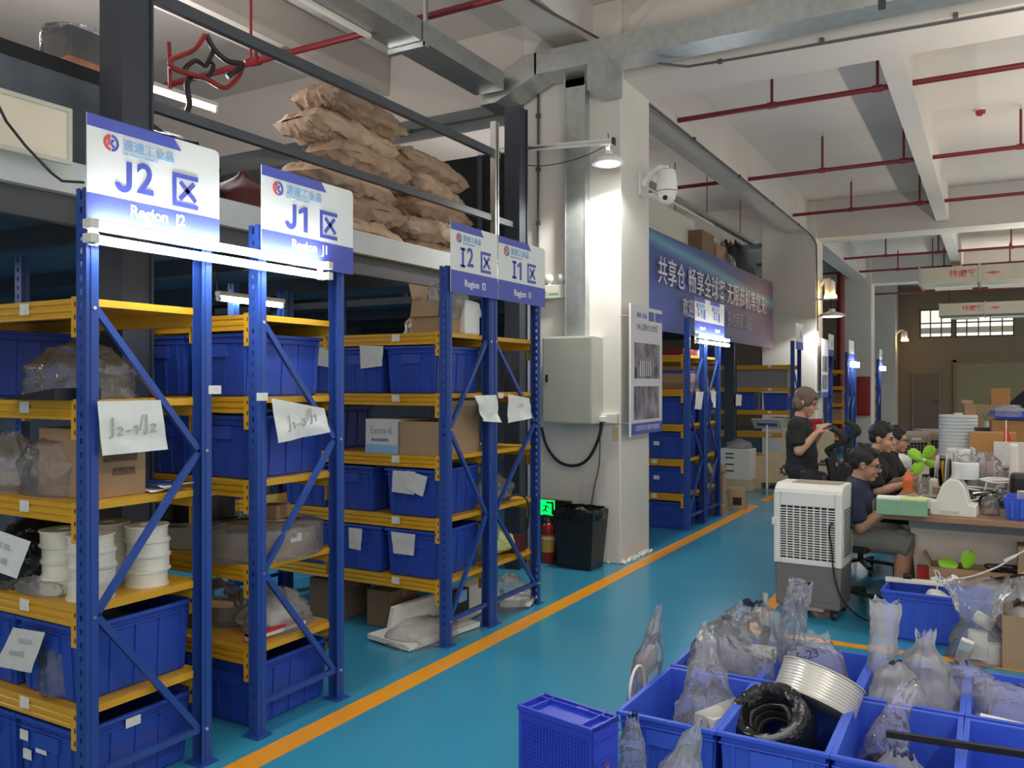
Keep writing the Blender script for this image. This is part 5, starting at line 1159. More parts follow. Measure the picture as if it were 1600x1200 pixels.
# silver reel, leaning on its edge
_ax = V((-.46 * CY + .33 * SY, -.46 * SY - .33 * CY, -.84)).normalized()
REEL = _ax.to_track_quat('Z', 'Y').to_euler()
rr = thing('wire_reel', 'wide silver wire reel leaning on the tote rim', 'reel', (-.63, 3.66, .335), rot=REEL)
MB().lathe([(.10, -.062), (.155, -.062), (.165, -.058), (.165, .058), (.155, .062), (.10, .062), (.10, -.062)], 48).build('winding', 'wire_silver', rr, True)
MB().lathe([(.14, -.066), (.169, -.066), (.169, -.060), (.14, -.058)], 48).build('flange', 'panel_grey', rr, True); MB().lathe([(.14, .058), (.169, .060), (.169, .066), (.14, .066)], 48).build('flange', 'panel_grey', rr, True)
for k in range(9): MB().lathe([(.1652, -.054 + k * .0125), (.1664, -.051 + k * .0125), (.1652, -.048 + k * .0125)], 48).build('wire_turn', 'wire_silver', rr, True)
# black coil in film
ck = thing('cable_coil', 'black cable coil wrapped in glossy film in the front tote', 'cable coil', at(1208, 1136, Z=.23), rot=(R(34), R(-10), 0))
def coil_ring(R0, r0, h0, k_, amp):
    b_ = MB(); n_, m2 = 40, 18; vs_ = []; fs = []
    for i in range(n_):
        a = 2 * math.pi * i / n_
        for j in range(m2):
            t = 2 * math.pi * j / m2; f_ = 1 + amp * noise.noise(V((math.cos(a) * 2.4, math.sin(a) * 2.4, j * .5 + k_))) + amp * .7 * noise.noise(V((math.cos(a) * 7, math.sin(a) * 7, j * .9)))
            rr_ = R0 + r0 * math.cos(t) * f_; vs_.append((rr_ * math.cos(a), rr_ * math.sin(a), h0 * math.sin(t) * f_))
    for i in range(n_):
        for j in range(m2): fs.append((i * m2 + j, ((i + 1) % n_) * m2 + j, ((i + 1) % n_) * m2 + (j + 1) % m2, i * m2 + (j + 1) % m2))
    return b_.add(vs_, fs)
coil_ring(.122, .048, .105, 1, .16).build('coil_wrap', 'black_bag', ck, True)
for k in range(3): MB().tube([((.084 - .004 * k) * math.cos(t * .2618), (.084 - .004 * k) * math.sin(t * .2618), .035 - k * .04 + .006 * math.sin(t * .7 + k)) for t in range(24)], .016, 8, closed=True).build('cable_loop', 'black_plastic', ck, True)
MB().tube([(.128 * math.cos(R(225 + t * 9)), .128 * math.sin(R(225 + t * 9)), .098) for t in range(15)], [.003 + .010 * math.sin(math.pi * t / 14) for t in range(15)], 8).build('film_highlight', 'film_milky', ck, True)  # thin pale band shaped as the highlight on the film
MB().tube([(-.10, -.10, .10), (-.06, -.135, .02), (-.07, -.12, -.09)], .004).build('tie', 'tag_white', ck)
o = obj('black_box', MB().box(-.16, .16, -.2, .2, 0, .10).mesh('black_box', 'black_plastic'), None, (-.68, 3.40, .03)); tag(o, 'flat black case on the floor of the coil tote', 'case')
cd = paper('white card tucked behind the black coil', [(-.86, 3.68, .31), (-.76, 3.66, .31), (-.74, 3.60, .20), (-.86, 3.62, .20)], curl=.004, seed=33)
# totes to the right
MB_ = 'milky bags in the right foreground totes'
bag('tall folded milky bag at the left of the right-hand tote', (-.44, 4.16, .15), [(0, .07, .07), (.4, .06, .05), (.8, .06, .035), (1, .065, .03, .46)], m='film_milky', seed=111, amp=.14, group=MB_, lean=(.01, .02))
bag('broad milky bag with a twisted top in the right-hand tote', (-.26, 4.08, .06), [(0, .16, .15), (.35, .16, .15), (.7, .10, .10), (.88, .035, .035), (1, .04, .03, .46)], m='film_milky', seed=112, amp=.16, group=MB_, freq=3.5)
bag('second milky bag beside the twisted one', (-.36, 3.92, .06), [(0, .13, .12), (.5, .13, .12), (.85, .08, .06), (1, .03, .02, .36)], m='film_milky', seed=113, amp=.16, group=MB_, freq=3.5)
bag('clear bag spilling over the rim between two right-hand totes', (-.12, 4.12, .14), [(0, .10, .12), (.5, .13, .13), (.85, .12, .10), (1, .03, .03, .26)], seed=114, amp=.16, group=MB_)
bag('flat clear bag leaning across the tote at the right edge', (.10, 3.98, .10), [(0, .15, .09), (.5, .15, .08), (.85, .12, .05), (1, .09, .02, .27)], seed=115, amp=.12, group=MB_, lean=(-.06, .04))
o = obj('white_bar', MB().cbox((0, 0, 0), (.26, .05, .05), (R(10), R(3), R(-4))).mesh('white_bar', 'tag_white'), None, (.08, 3.86, .24)); tag(o, 'white foam bar in the tote at the right edge', 'bar')
bag('twisted clear bag standing in the tote under the black rod', (-.37, 3.52, .08), [(0, .09, .10), (.4, .08, .08), (.75, .045, .04), (1, .035, .05, .36)], seed=116, amp=.2, group=MB_, lean=(.09, .06), freq=4.5)
bag('milky bag bulging low in the tote under the black rod', (-.28, 3.25, .05), [(0, .14, .12), (.5, .14, .12), (1, .04, .04, .26)], m='film_milky', seed=117, amp=.14, group=MB_)
bag('clear bag tip poking up before the coil tote', (-1.0, 2.92, .0), [(0, .08, .08), (.5, .08, .07), (.8, .04, .03), (1, .008, .02, .40)], m='film_milky', seed=118, amp=.14, group=MB_, lean=(.09, .02))
bag('crumpled clear bag on the floor right of the upended crate', (-1.17, 2.96, .0), [(0, .05, .06), (.6, .05, .05), (1, .02, .02, .36)], seed=119, amp=.2, group=MB_)
o = obj('dark_bundle', MB().ball((0, 0, .09), (.10, .10, .09)).mesh('dark_bundle', 'black_bag', True), None, (-.35, 3.46, .03)); tag(o, 'dark wrapped bundle in the tote under the black rod', 'bundle')
a_, b_ = at(1384, 1146, Z=.335), at(1640, 1184, Z=.335)
o = MB().bar(a_ - a_, b_ - a_, .022, .022).build('black_rod', 'black_plastic', None, False, a_); tag(o, 'long black square rod lying across the right foreground totes', 'rod')

# ================================================================== air cooler
def cooler(label, loc, rz, detail=True, body='ivory_white', low='tank_grey', k=1.0):
    c = thing('air_cooler', label, 'air cooler', loc, rz, 'evaporative air coolers'); W, D, H = .45 * k, .38 * k, .91 * k
    zb = .07 * k; zm = .36 * k
    low_ = MB(); low_.prism([(-W / 2 + .012, zb), (W / 2 - .012, zb), (W / 2 - .004, zm), (-W / 2 + .004, zm)], -D / 2 + .01, D / 2 - .01, FACE_NY); low_.build('water_tank', low, c, bevel=.012)
    up_ = MB(); prof = [(-D / 2, zm), (D / 2, zm), (D / 2, H - .05), (D / 2 - .05, H), (-D / 2 + .09, H), (-D / 2 + .02, H - .035), (-D / 2, H - .07)]
    m_ = Matrix(((0, 0, 1, 0), (1, 0, 0, 0), (0, 1, 0, 0), (0, 0, 0, 1)))
    gx0, gx1, gz0, gz1 = -W / 2 + .045, W / 2 - .045, zm + .04, H - .15
    # housing shell with a recessed grille bay in front
    up_.prism([(-D / 2 + .02, zm), (D / 2, zm), (D / 2, H - .05), (D / 2 - .05, H), (-D / 2 + .09, H), (-D / 2 + .02, H - .035)], -W / 2, W / 2, m_)
    up_.box(-W / 2, gx0, -D / 2, -D / 2 + .02, zm, H - .05).box(gx1, W / 2, -D / 2, -D / 2 + .02, zm, H - .05).box(gx0, gx1, -D / 2, -D / 2 + .02, zm, gz0).box(gx0, gx1, -D / 2, -D / 2 + .02, gz1, H - .05)
    up_.build('housing', body, c, bevel=.008)
    MB().box(gx0, gx1, -D / 2 + .014, -D / 2 + .019, gz0, gz1).build('grille_back', 'slot_dark', c)
    n = 21 if detail else 10
    sm_ = MB().box(gx0, gx1, -D / 2 - .001, -D / 2 + .012, -.0035, .0035).mesh('slat', body)
    for i in range(1, n): obj('slat', sm_, c, (0, 0, gz0 + (gz1 - gz0) * i / n))
    bm_ = MB().box(-.0035, .0035, -D / 2 - .002, -D / 2 + .010, gz0, gz1).mesh('grille_bar', body)
    for i in range(1, 8): obj('grille_bar', bm_, c, (gx0 + (gx1 - gx0) * i / 8, 0, 0))
    if detail:
        sd = MB()
        for i in range(18):
            for j in range(5): sd.box(W / 2 - .001, W / 2 + .0012, -.10 + j * .05, -.065 + j * .05, gz0 + .02 + i * (gz1 - gz0 - .03) / 18, gz0 + .032 + i * (gz1 - gz0 - .03) / 18)
        tag(sd.build('side_slots', 'slot_dark', c), kind='stuff')
        MB().box(-W / 2 + .10, W / 2 - .03, -.10, .12, H, H + .004).build('control_panel', 'beige_grey', c, bevel=.002)
        MB().box(-.02, W / 2 - .03, -D / 2 + .006, -D / 2 + .0095, .12, .30).build('tank_door', low, c, bevel=.003)
        MB().box(-.06, -.04, -D / 2 + .006, -D / 2 + .009, .115, .132).build('drain_mark', 'tag_white', c); MB().cyl((-.05, -D / 2 + .012, .095), (-.05, -D / 2 - .006, .095), .016).build('drain_plug', 'tank_grey', c, True)
        MB().box(-.01, .11, -D / 2 - .01, -D / 2 + .02, .058, .078).build('base_skirt', 'beige_grey', c)
        MB().tube(smooth_path([(W / 2 - .02, -D / 2 + .10, H - .24), (W / 2 - .06, -D / 2 - .012, H - .25), (W / 2 - .075, -D / 2 - .014, H - .30), (W / 2 - .06, -D / 2 - .014, .5), (W / 2 - .04, -D / 2 - .014, .30), (W / 2 + .02, -D / 2 + .02, .13), (W / 2 + .12, -D / 2 + .16, .006), (W / 2 + .25, -D / 2 + .22, .006)]), .0055).build('power_cord', 'cable', c, True)
        MB().box(-W / 2 - .012, -W / 2 + .03, -D / 2 - .006, -D / 2 + .03, .62, .67).build('side_clip', body, c, bevel=.004)
    else:
        MB().box(-.03, .10, -D / 2 - .002, -D / 2, H - .11, H - .08).build('control_panel', 'tag_white', c)
    for (x, y) in ((-1, -1), (1, -1), (1, 1), (-1, 1)):
        cs = MB().cyl((-.012, 0, .028), (.012, 0, .028), .028, n=14).cbox((0, 0, .055), (.03, .03, .04)).build('caster', 'black_plastic', c, True, (x * (W / 2 - .06), y * (D / 2 - .05), 0), (0, 0, R(30)))
    return c
cooler('white and grey evaporative air cooler standing by the aisle', (-1.10, 6.20, 0), R(-3))
cooler('beige air cooler behind the seated men, left of two', (-1.06, 13.2, 0), R(28), False, 'beige_grey', 'tank_grey', 1.02)
cooler('grey-brown air cooler behind the seated men, right of two', (-.74, 13.6, 0), R(28), False, 'beige_grey', 'tank_grey', 1.04)
cooler('white air cooler half hidden behind the man with glasses farthest back', (-1.02, 10.25, 0), R(70), False, 'ivory_white', 'tank_grey', .9)
# ================================================================== work desks
DZ = .75; DX0, DX1 = -.64, 1.15
for i, (y0, y1, lb) in enumerate(((6.05, 8.35, 'wood-topped work desk with a pale end panel, nearest the camera'), (8.36, 10.7, 'second wood-topped work desk, farther back'))):
    d = thing('work_desk', lb, 'desk', (0, y0, 0), group='work desks in a row')
    MB().box(DX0, DX1, 0, y1 - y0, DZ - .038, DZ).build('table_top', 'wood_top', d, bevel=.004)
    MB().prism([(DX0 + .19, 0), (DX1 - .1, 0), (DX1 - .1, DZ - .038), (DX0 + .13, DZ - .038)], -.42, -.39, FACE_NY).build('end_panel', 'desk_panel', d)
    MB().box(DX0 + .13, DX1 - .1, .372, .39, DZ - .14, DZ - .038).build('grey_strip', 'desk_band', d)  # blue-grey strip across the end panel, below the top
    MB().box(DX0 + .16, DX1 - .1, y1 - y0 - .3, y1 - y0 - .27, 0, DZ - .038).build('end_panel', 'desk_panel', d)
    MB().box(.30, .33, .42, y1 - y0 - .3, .12, DZ - .038).build('modesty_panel', 'desk_panel', d)
    MB().box(DX0 + .08, DX0 + .11, .5, y1 - y0 - .4, DZ - .08, DZ - .038).build('cable_rail', 'dark_steel', d)
def on(u, v, z=DZ): return at(u, v, Z=z)
# green pad box
p = on(1402, 806); g = thing('foam_pad', 'green foam block with a pale and lime top at the desk corner', 'foam', (p.x + .02, p.y + .08, DZ), R(2))
MB().box(-.15, .15, -.07, .07, 0, .10).build('block', 'pad_green', g, bevel=.008); MB().box(-.148, -.01, -.068, .068, .10, .112).build('pale_top', 'paper', g); MB().box(-.01, .148, -.068, .068, .10, .112).build('lime_top', 'pad_lime', g)
# label printer with roll
p = on(1484, 807); lp_ = thing('label_printer', 'ivory label printer on the front edge of the desk', 'printer', (p.x, p.y + .09, DZ), R(-4))
MB().prism([(-.11, 0), (.155, 0), (.155, .075), (.115, .08), (.09, .19), (.06, .235), (.0, .24), (-.04, .20), (-.075, .10), (-.115, .085)], -.085, .085, FACE_NY).build('body', 'ivory', lp_, bevel=.01)
MB().prism([(-.20, .075), (-.11, .03), (-.075, .03), (-.06, .10), (-.175, .115)], -.08, .08, FACE_NY).build('feed_tray', 'ivory', lp_, bevel=.008)
MB().box(-.165, -.075, -.05, .05, .112, .118).build('key_strip', 'grey_plastic', lp_); MB().box(-.05, .06, -.088, -.085, .015, .035).build('side_slot', 'panel_grey', lp_)
tp = thing('paper_roll', 'white paper roll standing on the label printer', 'roll', (p.x + .085, p.y + .11, DZ + .237)); MB().lathe([(.02, 0), (.075, 0), (.078, .004), (.078, .102), (.074, .106), (.02, .106)], 28).build('roll', 'ivory_white', tp, True)
MB().lathe([(.019, .05), (.019, .107)], 14).build('core', 'carton', tp)
bag('clear film scrap on top of the paper roll', (p.x + .10, p.y + .12, DZ + .344), [(0, .06, .05), (.6, .07, .05), (1, .01, .01, .055)], seed=121, amp=.15, group='bags on the desks')
# laptop seen from the side
p = on(1478, 772); lt = thing('laptop', 'open laptop seen edge-on, screen leaning back', 'laptop', (at(1476, 768, Y=6.50).x - .07, 6.50, DZ), R(16))
MB().box(-.16, .07, -.15, .17, 0, .018).build('keyboard_base', 'grey_plastic', lt, bevel=.004)
m_ = Matrix.Translation((.07, 0, .012)) @ Matrix.Rotation(R(24), 4, 'Y'); MB().box(-.004, .006, -.15, .17, 0, .33, m_).build('lid', 'dark_steel', lt, bevel=.003); MB().box(-.0055, -.004, -.135, .155, .02, .31, m_).build('screen', 'mauve', lt)
# desk fan with leaf blades
p = on(1437, 768); fb = thing('white_box', 'pale folded carton under the green fan', 'box', (p.x + .03, p.y + .24, DZ), R(6)); MB().box(-.055, .055, -.045, .045, 0, .18).build('box_walls', 'pad_lime' if False else 'cream_board', fb, bevel=.003); MB().box(-.03, .055, -.047, -.045, 0, .12).build('window_cut', 'black_plastic', fb)
hub = on(1444, 718, DZ + .25) if False else at(1444, 718, Y=fb.location.y)
fn = thing('desk_fan', 'small fan with lime green leaf-shaped blades', 'fan', (hub.x, hub.y, DZ + .18))
hz_ = hub.z - DZ - .18
MB().ball((0, -.03, hz_), (.022, .03, .022)).build('hub', 'ivory_white', fn, True); MB().cyl((0, -.005, 0), (0, -.005, hz_), .012).build('stem', 'ivory_white', fn, True); MB().cyl((0, -.005, 0), (0, -.005, .012), .04).build('base', 'ivory_white', fn, True)
def blade(mtx, L=.12, w=.045):
    def f(s_, t_):
        ww = w * math.sqrt(max(0.0, 1 - (2 * (.06 + .94 * s_) - 1) ** 2)) * (.72 + .4 * s_); return mtx @ V((.015 + L * s_, (t_ - .5) * 2 * ww, .012 * math.sin(t_ * 3.1) + .012 * (t_ - .5) * 2))
    return MB().sheet(f, 10, 6, .003)
for a in (62, 148, -35, 235): blade(Matrix.Translation((0, -.04, hz_)) @ Matrix.Rotation(R(90), 4, 'X') @ Matrix.Rotation(R(a), 4, 'Z')).build('blade', 'leaf_green', fn, True)
# drink pack, bottles, pen stand, trays
p = on(1417, 768); dk = thing('drink_pouch', 'orange and white drink pouch on the desk', 'pouch', (p.x + .0, p.y + .08, DZ), R(15)); obj('pouch', bag_mesh('pouch', [(0, .035, .025), (.5, .038, .03), (.85, .025, .02), (1, .012, .012, .15)], 'orange_pack', amp=.06, seed=5), dk); MB().cyl((0, 0, .148), (0, 0, .165), .009).build('cap', 'shaft_yellow', dk)
bag('clear crumpled bag in front of the laptop', (on(1448, 777).x, on(1448, 777).y + .12, DZ), [(0, .09, .07), (.5, .08, .07), (1, .03, .02, .14)], m='film', seed=122, amp=.2, group='bags on the desks')
bag('grey crumpled pouch beside the blue basket', (on(1547, 806).x, on(1547, 806).y + .05, DZ), [(0, .055, .045), (.7, .05, .04), (1, .02, .015, .125)], m='film_dim', seed=123, amp=.14, group='bags on the desks')
bag('small clear bag behind the grey pouch', (on(1562, 795).x, on(1562, 795).y + .10, DZ), [(0, .05, .05), (.6, .05, .05), (1, .02, .02, .12)], seed=124, amp=.2, group='bags on the desks')
p = on(1592, 815); bb = thing('blue_basket', 'bright blue plastic basket at the right end of the desk', 'basket', (p.x + .09, p.y + .16, DZ), R(-6)); taper(MB(), .14, .13, .16, .15, 0, .14).build('basket_wall', 'tote_blue', bb, bevel=.008)
for k in range(5): MB().box(-.12 + k * .055, -.10 + k * .055, -.153, -.143, .02, .12).build('rib', 'tote_blue', bb)
carton('small pale carton in the blue basket', (bb.location.x, bb.location.y, DZ + .012), (.16, .12, .16), rz=.4, m='paper_grey', tape=False)
yb = 7.35
def deskbox(name, label, u, v, d_, m, cat, y=yb, z=DZ, rz=0, bev=.003):
    q = at(u, v, Y=y); o = obj(name, MB().box(-d_[0] / 2, d_[0] / 2, -d_[1] / 2, d_[1] / 2, 0, d_[2]).mesh(name, m), None, (q.x, q.y, z), (0, 0, rz), bev); return tag(o, label, cat)
pn = thing('file_stand', 'black file stand with pens and folders', 'stand', (at(1478, 735, Y=7.3).x, 7.3, DZ), R(-20))
MB().box(-.10, .10, -.06, .06, 0, .02).box(-.10, -.094, -.06, .06, .02, .20).box(-.03, -.026, -.06, .06, .02, .2).box(.094, .10, -.06, .06, .02, .27).box(-.10, .10, .054, .06, .02, .27).build('stand_body', 'black_plastic', pn)
for k, (x, hh, m) in enumerate(((-.07, .25, 'tag_white'), (-.05, .28, 'paper_grey'), (-.01, .24, 'shaft_yellow'), (.01, .29, 'paper'), (.03, .26, 'steel'), (.06, .30, 'paper_grey'), (.075, .33, 'tag_white'))):
    MB().cbox((x, -.01, hh / 2 + .02), (.006, .05, hh), (R(6 * math.sin(k)), R(4 * math.cos(k * 2)), 0)).build('folder_leaf', m, pn)
q = at(1474, 772, Y=6.75); tr_ = thing('purple_tray', 'purple plastic tray with small boxes on the desk', 'tray', (q.x, 6.75, DZ)); taper(MB(), .075, .06, .09, .075, 0, .05).build('tray_wall', 'violet', tr_, bevel=.004)
for k, (x, m) in enumerate(((-.05, 'carton'), (0, 'tag_white'), (.045, 'paper_grey'))): MB().cbox((x, 0, .06), (.04, .05, .11), (0, 0, k * .3)).build('small_box', m, tr_)
deskbox('glass_jar', 'olive glass jar beside the file stand', 1459, 745, (.06, .06, .15), 'panel_grey', 'jar', 7.0, rz=.3, bev=.02)
deskbox('card_cup', 'small tan cup behind the fan', 1428, 735, (.05, .05, .09), 'carton', 'cup', 7.6, bev=.012)
q = at(1500, 708, Y=8.0); r2 = thing('tape_reel', 'large white paper reel behind the laptop', 'roll', (q.x, 8.0, DZ)); MB().lathe([(.03, .0), (.10, .0), (.102, .004), (.102, .30), (.098, .305), (.03, .305)], 28).build('roll', 'ivory_white', r2, True); MB().lathe([(.03, .29), (.03, .306)], 14).build('core', 'carton', r2)
deskbox('maroon_folder_box', 'dark red folder box behind the laptop', 1518, 735, (.10, .22, .26), 'maroon', 'folder', 7.2, rz=.2)
for k, (u, h_, m) in enumerate(((1513, .34, 'paper_grey'), (1520, .37, 'tag_white'), (1525, .35, 'mauve'))): deskbox('upright_folder', ['grey folder standing by the dark red box', 'white folder standing by the dark red box', 'mauve folder standing by the dark red box'][k], u, 735, (.008, .2, h_), m, 'folder', 7.25 + k * .02, rz=.15 * k)
bag('clear water bag before the dark red folder box', (at(1521, 740, Y=7.0).x, 7.0, DZ), [(0, .05, .05), (.5, .055, .05), (1, .02, .02, .17)], seed=126, amp=.1, group='bags on the desks')
deskbox('brown_shelf_box', 'orange-brown box standing at the back of the desk', 1551, 705, (.34, .16, .44), 'brown_box', 'box', 8.3, rz=0)
deskbox('blue_plate', 'purple-blue sheet under the orange-brown box', 1553, 715, (.30, .02, .12), 'violet', 'sheet', 8.0)
deskbox('display_board', 'pale upright panel at the right of the desk', 1590, 735, (.32, .02, .40), 'paper_grey', 'panel', 7.6)
deskbox('ivory_bottle', 'ivory upright bottle at the right of the desk', 1584, 740, (.06, .06, .42), 'ivory', 'bottle', 7.1, bev=.02)
deskbox('red_box', 'small red box at the right of the desk', 1597, 735, (.09, .08, .09), 'crimson', 'box', 7.0, z=DZ + .10); deskbox('black_stand', 'black stand under the small red box', 1597, 735, (.14, .12, .10), 'black_plastic', 'stand', 7.0)
fq = at(1572, 690, Y=7.9); fg = thing('red_flag', 'small red hanging pennant on a stick', 'flag', (fq.x, 7.9, DZ)); MB().cyl((0, 0, 0), (0, 0, .56), .005, n=6).build('stick', 'ivory', fg); MB().prism([(0, .52), (.05, .36), (.02, .33), (-.03, .22), (-.012, .50)], -.004, 0, FACE_NY).build('pennant', 'crimson', fg)
# folding wire stool shape and tangle on the desk
q = at(1556, 752, Y=6.9); ws = thing('folding_seat', 'small white folding frame seat on the desk', 'stool', (q.x, 6.9, DZ), R(10))
MB().tube(smooth_path([(-.10, 0, .17), (-.02, -.06, .155), (.09, -.03, .16), (.12, .05, .17), (0, .08, .175), (-.10, 0, .17)]), .008).build('seat_rim', 'ivory', ws, True); MB().sheet(lambda s_, t_: (-.09 + .2 * s_, (-.05 + .11 * t_) * math.sin(math.pi * (.15 + .7 * s_)), .165 + .01 * s_), 6, 6, .003).build('seat_sheet', 'paper_grey', ws)
for a, b in (((-.06, -.03, .165), (-.10, -.05, 0)), ((.02, -.05, .16), (-.07, -.02, 0)), ((.10, 0, .16), (.03, .02, 0)), ((.08, .05, .165), (.12, .06, 0))): MB().cyl(a, b, .007, n=8).build('leg', 'ivory', ws, True)
rg = rnd(77)
for k in range(5):
    pts = [(q.x - .05 + rg.uniform(-.22, .22), 6.8 + rg.uniform(-.22, .15), DZ + .012 + rg.uniform(0, .10)) for _ in range(7)]
    o = MB().tube(smooth_path([V(p_) for p_ in pts], 7), .006 + .002 * (k % 2), 6).build('loose_cable', ['cable', 'ivory', 'cable', 'steel', 'cable'][k], None, True); tag(o, ['black cable tangle under the white frame seat', 'white cable tangle under the frame seat', 'thick black cable loop on the desk by the printer', 'silver wire tangle on the desk', 'black lead curled on the desk near the blue basket'][k], 'cable')
o = MB().tube([(at(1540, 772, Y=6.6).x + .035 * math.cos(t * .3927), 6.6, DZ + .05 + .04 * math.sin(t * .3927)) for t in range(16)], .009, closed=True).build('cable_ring', 'cable', None, True); tag(o, 'round black cable ring on the desk', 'cable')
bag('silver-grey crinkled bag behind the white frame seat', (at(1545, 740, Y=7.2).x, 7.2, DZ), [(0, .12, .10), (.5, .13, .1), (.8, .08, .08), (1, .03, .03, .33)], m='film', seed=127, amp=.2, group='bags on the desks')
bag('pale dusty bag at the right of the silver-grey one', (at(1575, 740, Y=7.3).x, 7.3, DZ), [(0, .12, .10), (.5, .11, .1), (1, .03, .03, .25)], m='film_dim', seed=128, amp=.16, group='bags on the desks')
bag('white bag standing beside the printer roll', (at(1531, 740, Y=7.1).x, 7.1, DZ), [(0, .04, .05), (.6, .045, .05), (1, .03, .015, .34)], m='film_milky', seed=129, amp=.1, group='bags on the desks')
deskbox('dark_printer', 'dark low machine on the desk behind the printer', 1540, 765, (.30, .24, .09), 'black_plastic', 'machine', 7.05)
deskbox('black_machine', 'rounded black machine at the far right of the desk', 1596, 780, (.14, .18, .24), 'black_plastic', 'machine', 6.75, bev=.03)
deskbox('keyboard', 'dark keyboard under the hand of the nearest man', 1440, 778, (.14, .34, .022), 'black_plastic', 'keyboard', 6.5)
paper('white sheet under the forearm of the nearest man', [at(1400, 774, Z=DZ + .012), at(1426, 774, Z=DZ + .012), at(1424, 780, Z=DZ + .012), at(1399, 780, Z=DZ + .012)], curl=.0, seed=41)
# ------------------------------------------------------------------ farther tables and stock
ft = thing('packing_table', 'long packing table behind the desks carrying the wrap roll', 'table', (0, 11.9, 0)); MB().box(-.75, 3.2, -.5, 1.4, .66, .70).build('table_top', 'wood_top', ft)
for (x, y) in ((-.65, -.4), (3.0, -.4), (-.65, 1.3), (3.0, 1.3)): MB().box(x - .03, x + .03, y - .03, y + .03, 0, .66).build('leg', 'dark_steel', ft)
q = at(1497, 680, Y=12.1); wr = thing('wrap_roll', 'big pale bubble-wrap roll standing on the packing table', 'roll', (q.x, 12.1, .70))
MB().lathe([(.05, 0)] + [(.222 - (.007 if k % 3 == 2 else 0), .0 + k * .0145) for k in range(36)] + [(.05, .508)], 40).build('roll', 'wrap_white', wr, True); MB().lathe([(.05, .508), (.055, .53), (.03, .535)], 16).build('core', 'ivory_white', wr)
q = at(1519, 640, Y=12.5); carton('small open carton on top of the wrap roll', (q.x - .03, 12.22, 1.21), (.13, .12, .13), rz=.3, m='carton', open_=True, flaps=(('-x', R(30), .06), ('+y', R(60), .06)))
def far_carton(u, v, y, d_, m, lb, z=.70, rz=0.1): q_ = at(u, v, Y=y); return carton(lb, (q_.x, y, z), d_, rz=rz, m=m)
far_carton(1550, 690, 11.8, (.36, .3, .37), 'black_plastic', 'dark blue-black box right of the wrap roll')
far_carton(1578, 690, 11.6, (.4, .3, .48), 'brown_box', 'brown carton under the blue tray of bags')
q = at(1585, 662, Y=11.6); t_ = thing('shallow_tray', 'shallow blue tray of loose bags at the right edge', 'tray', (q.x + .04, 11.6, 1.19)); taper(MB(), .24, .2, .26, .22, 0, .09).build('tray_wall', 'tote_blue', t_)
bag('white film spilling out of the shallow blue tray', (q.x - .06, 11.5, 1.22), [(0, .2, .16), (.6, .18, .15), (1, .05, .05, .13)], m='film_milky', seed=131, amp=.2, group='bags on the packing table')
far_carton(1555, 650, 13.0, (.55, .4, .62), 'carton', 'tan carton stack behind the wrap roll'); far_carton(1562, 630, 13.0, (.22, .22, .22), 'brown_box', 'copper-coloured pot box on the tan carton', z=1.32)
o = obj('glass_flask', MB().lathe([(.12, 0), (.13, .02), (.10, .2), (.04, .34), (.035, .42)], 20).mesh('glass_flask', 'panel_grey', True), None, (at(1540, 660, Y=12.4).x, 12.4, .70)); tag(o, 'grey-green flask with a plant right of the wrap roll', 'flask')
lf = thing('potted_sprig', 'dark green sprig in the flask right of the wrap roll', 'plant', (o.location.x, 12.4, 1.12))
for k in range(6): a = k * 1.05; MB().sheet(lambda s_, t_, a=a: (.10 * s_ * math.cos(a) + .02 * (t_ - .5) * math.sin(a), .10 * s_ * math.sin(a), .02 + .16 * s_ - .05 * s_ * s_ + .015 * (t_ - .5)), 4, 2, .003).build('leaf', 'pad_green', lf)
sl = thing('dark_chute', 'dark sloping rack top beyond the packing table', 'machine', (at(1590, 650, Y=14.5).x, 14.5, 0)); MB().prism([(-.35, 1.1), (1.2, 1.1), (1.2, 1.8), (.35, 1.75)], -.6, .0, FACE_NY).build('hood', 'shade_black', sl); MB().box(-.3, 1.2, 0, .5, 0, 1.1).build('base', 'shade_black', sl)
# ------------------------------------------------------------------ round the foot of the desk
tote('blue tote standing side-on before the desk', (-.31, 5.97, 0), 'floor', R(88), FT)
sp = thing('power_strip', 'white power strip lying on the tote before the desk', 'power strip', (-.43, 6.06, .305), R(4))
MB().box(-.19, .16, -.025, .025, 0, .028).build('housing', 'ivory_white', sp, bevel=.005); MB().cbox((-.06, 0, .04), (.05, .04, .035)).build('plug', 'black_plastic', sp, bevel=.005); MB().cbox((.10, 0, .042), (.045, .035, .03), (0, R(-20), 0)).build('plug', 'ivory_white', sp, bevel=.005)
MB().tube(smooth_path([(.11, 0, .06), (.10, 0, .10), (.13, -.02, .07), (.11, -.05, -.04), (.16, -.06, -.08), (.22, -.03, 0)]), .004).build('lead', 'ivory_white', sp, True)
ct = carton('open brown carton with cables behind the tote, before the desk', (-.06, 6.30, 0), (.62, .24, .40), m='carton', open_=True, flaps=(('-y', R(-172), .10), ('-x', R(60), .08)))
bl = thing('spare_blades', 'spare green fan blades in the open carton', 'fan blades', (-.16, 6.28, .38))
blade(Matrix.Rotation(R(90), 4, 'X') @ Matrix.Rotation(R(80), 4, 'Z'), .12, .045).build('blade', 'leaf_green', bl, True); blade(Matrix.Translation((-.03, 0, .02)) @ Matrix.Rotation(R(60), 4, 'X') @ Matrix.Rotation(R(170), 4, 'Z'), .12, .045).build('blade', 'leaf_green', bl, True)
rg = rnd(5)
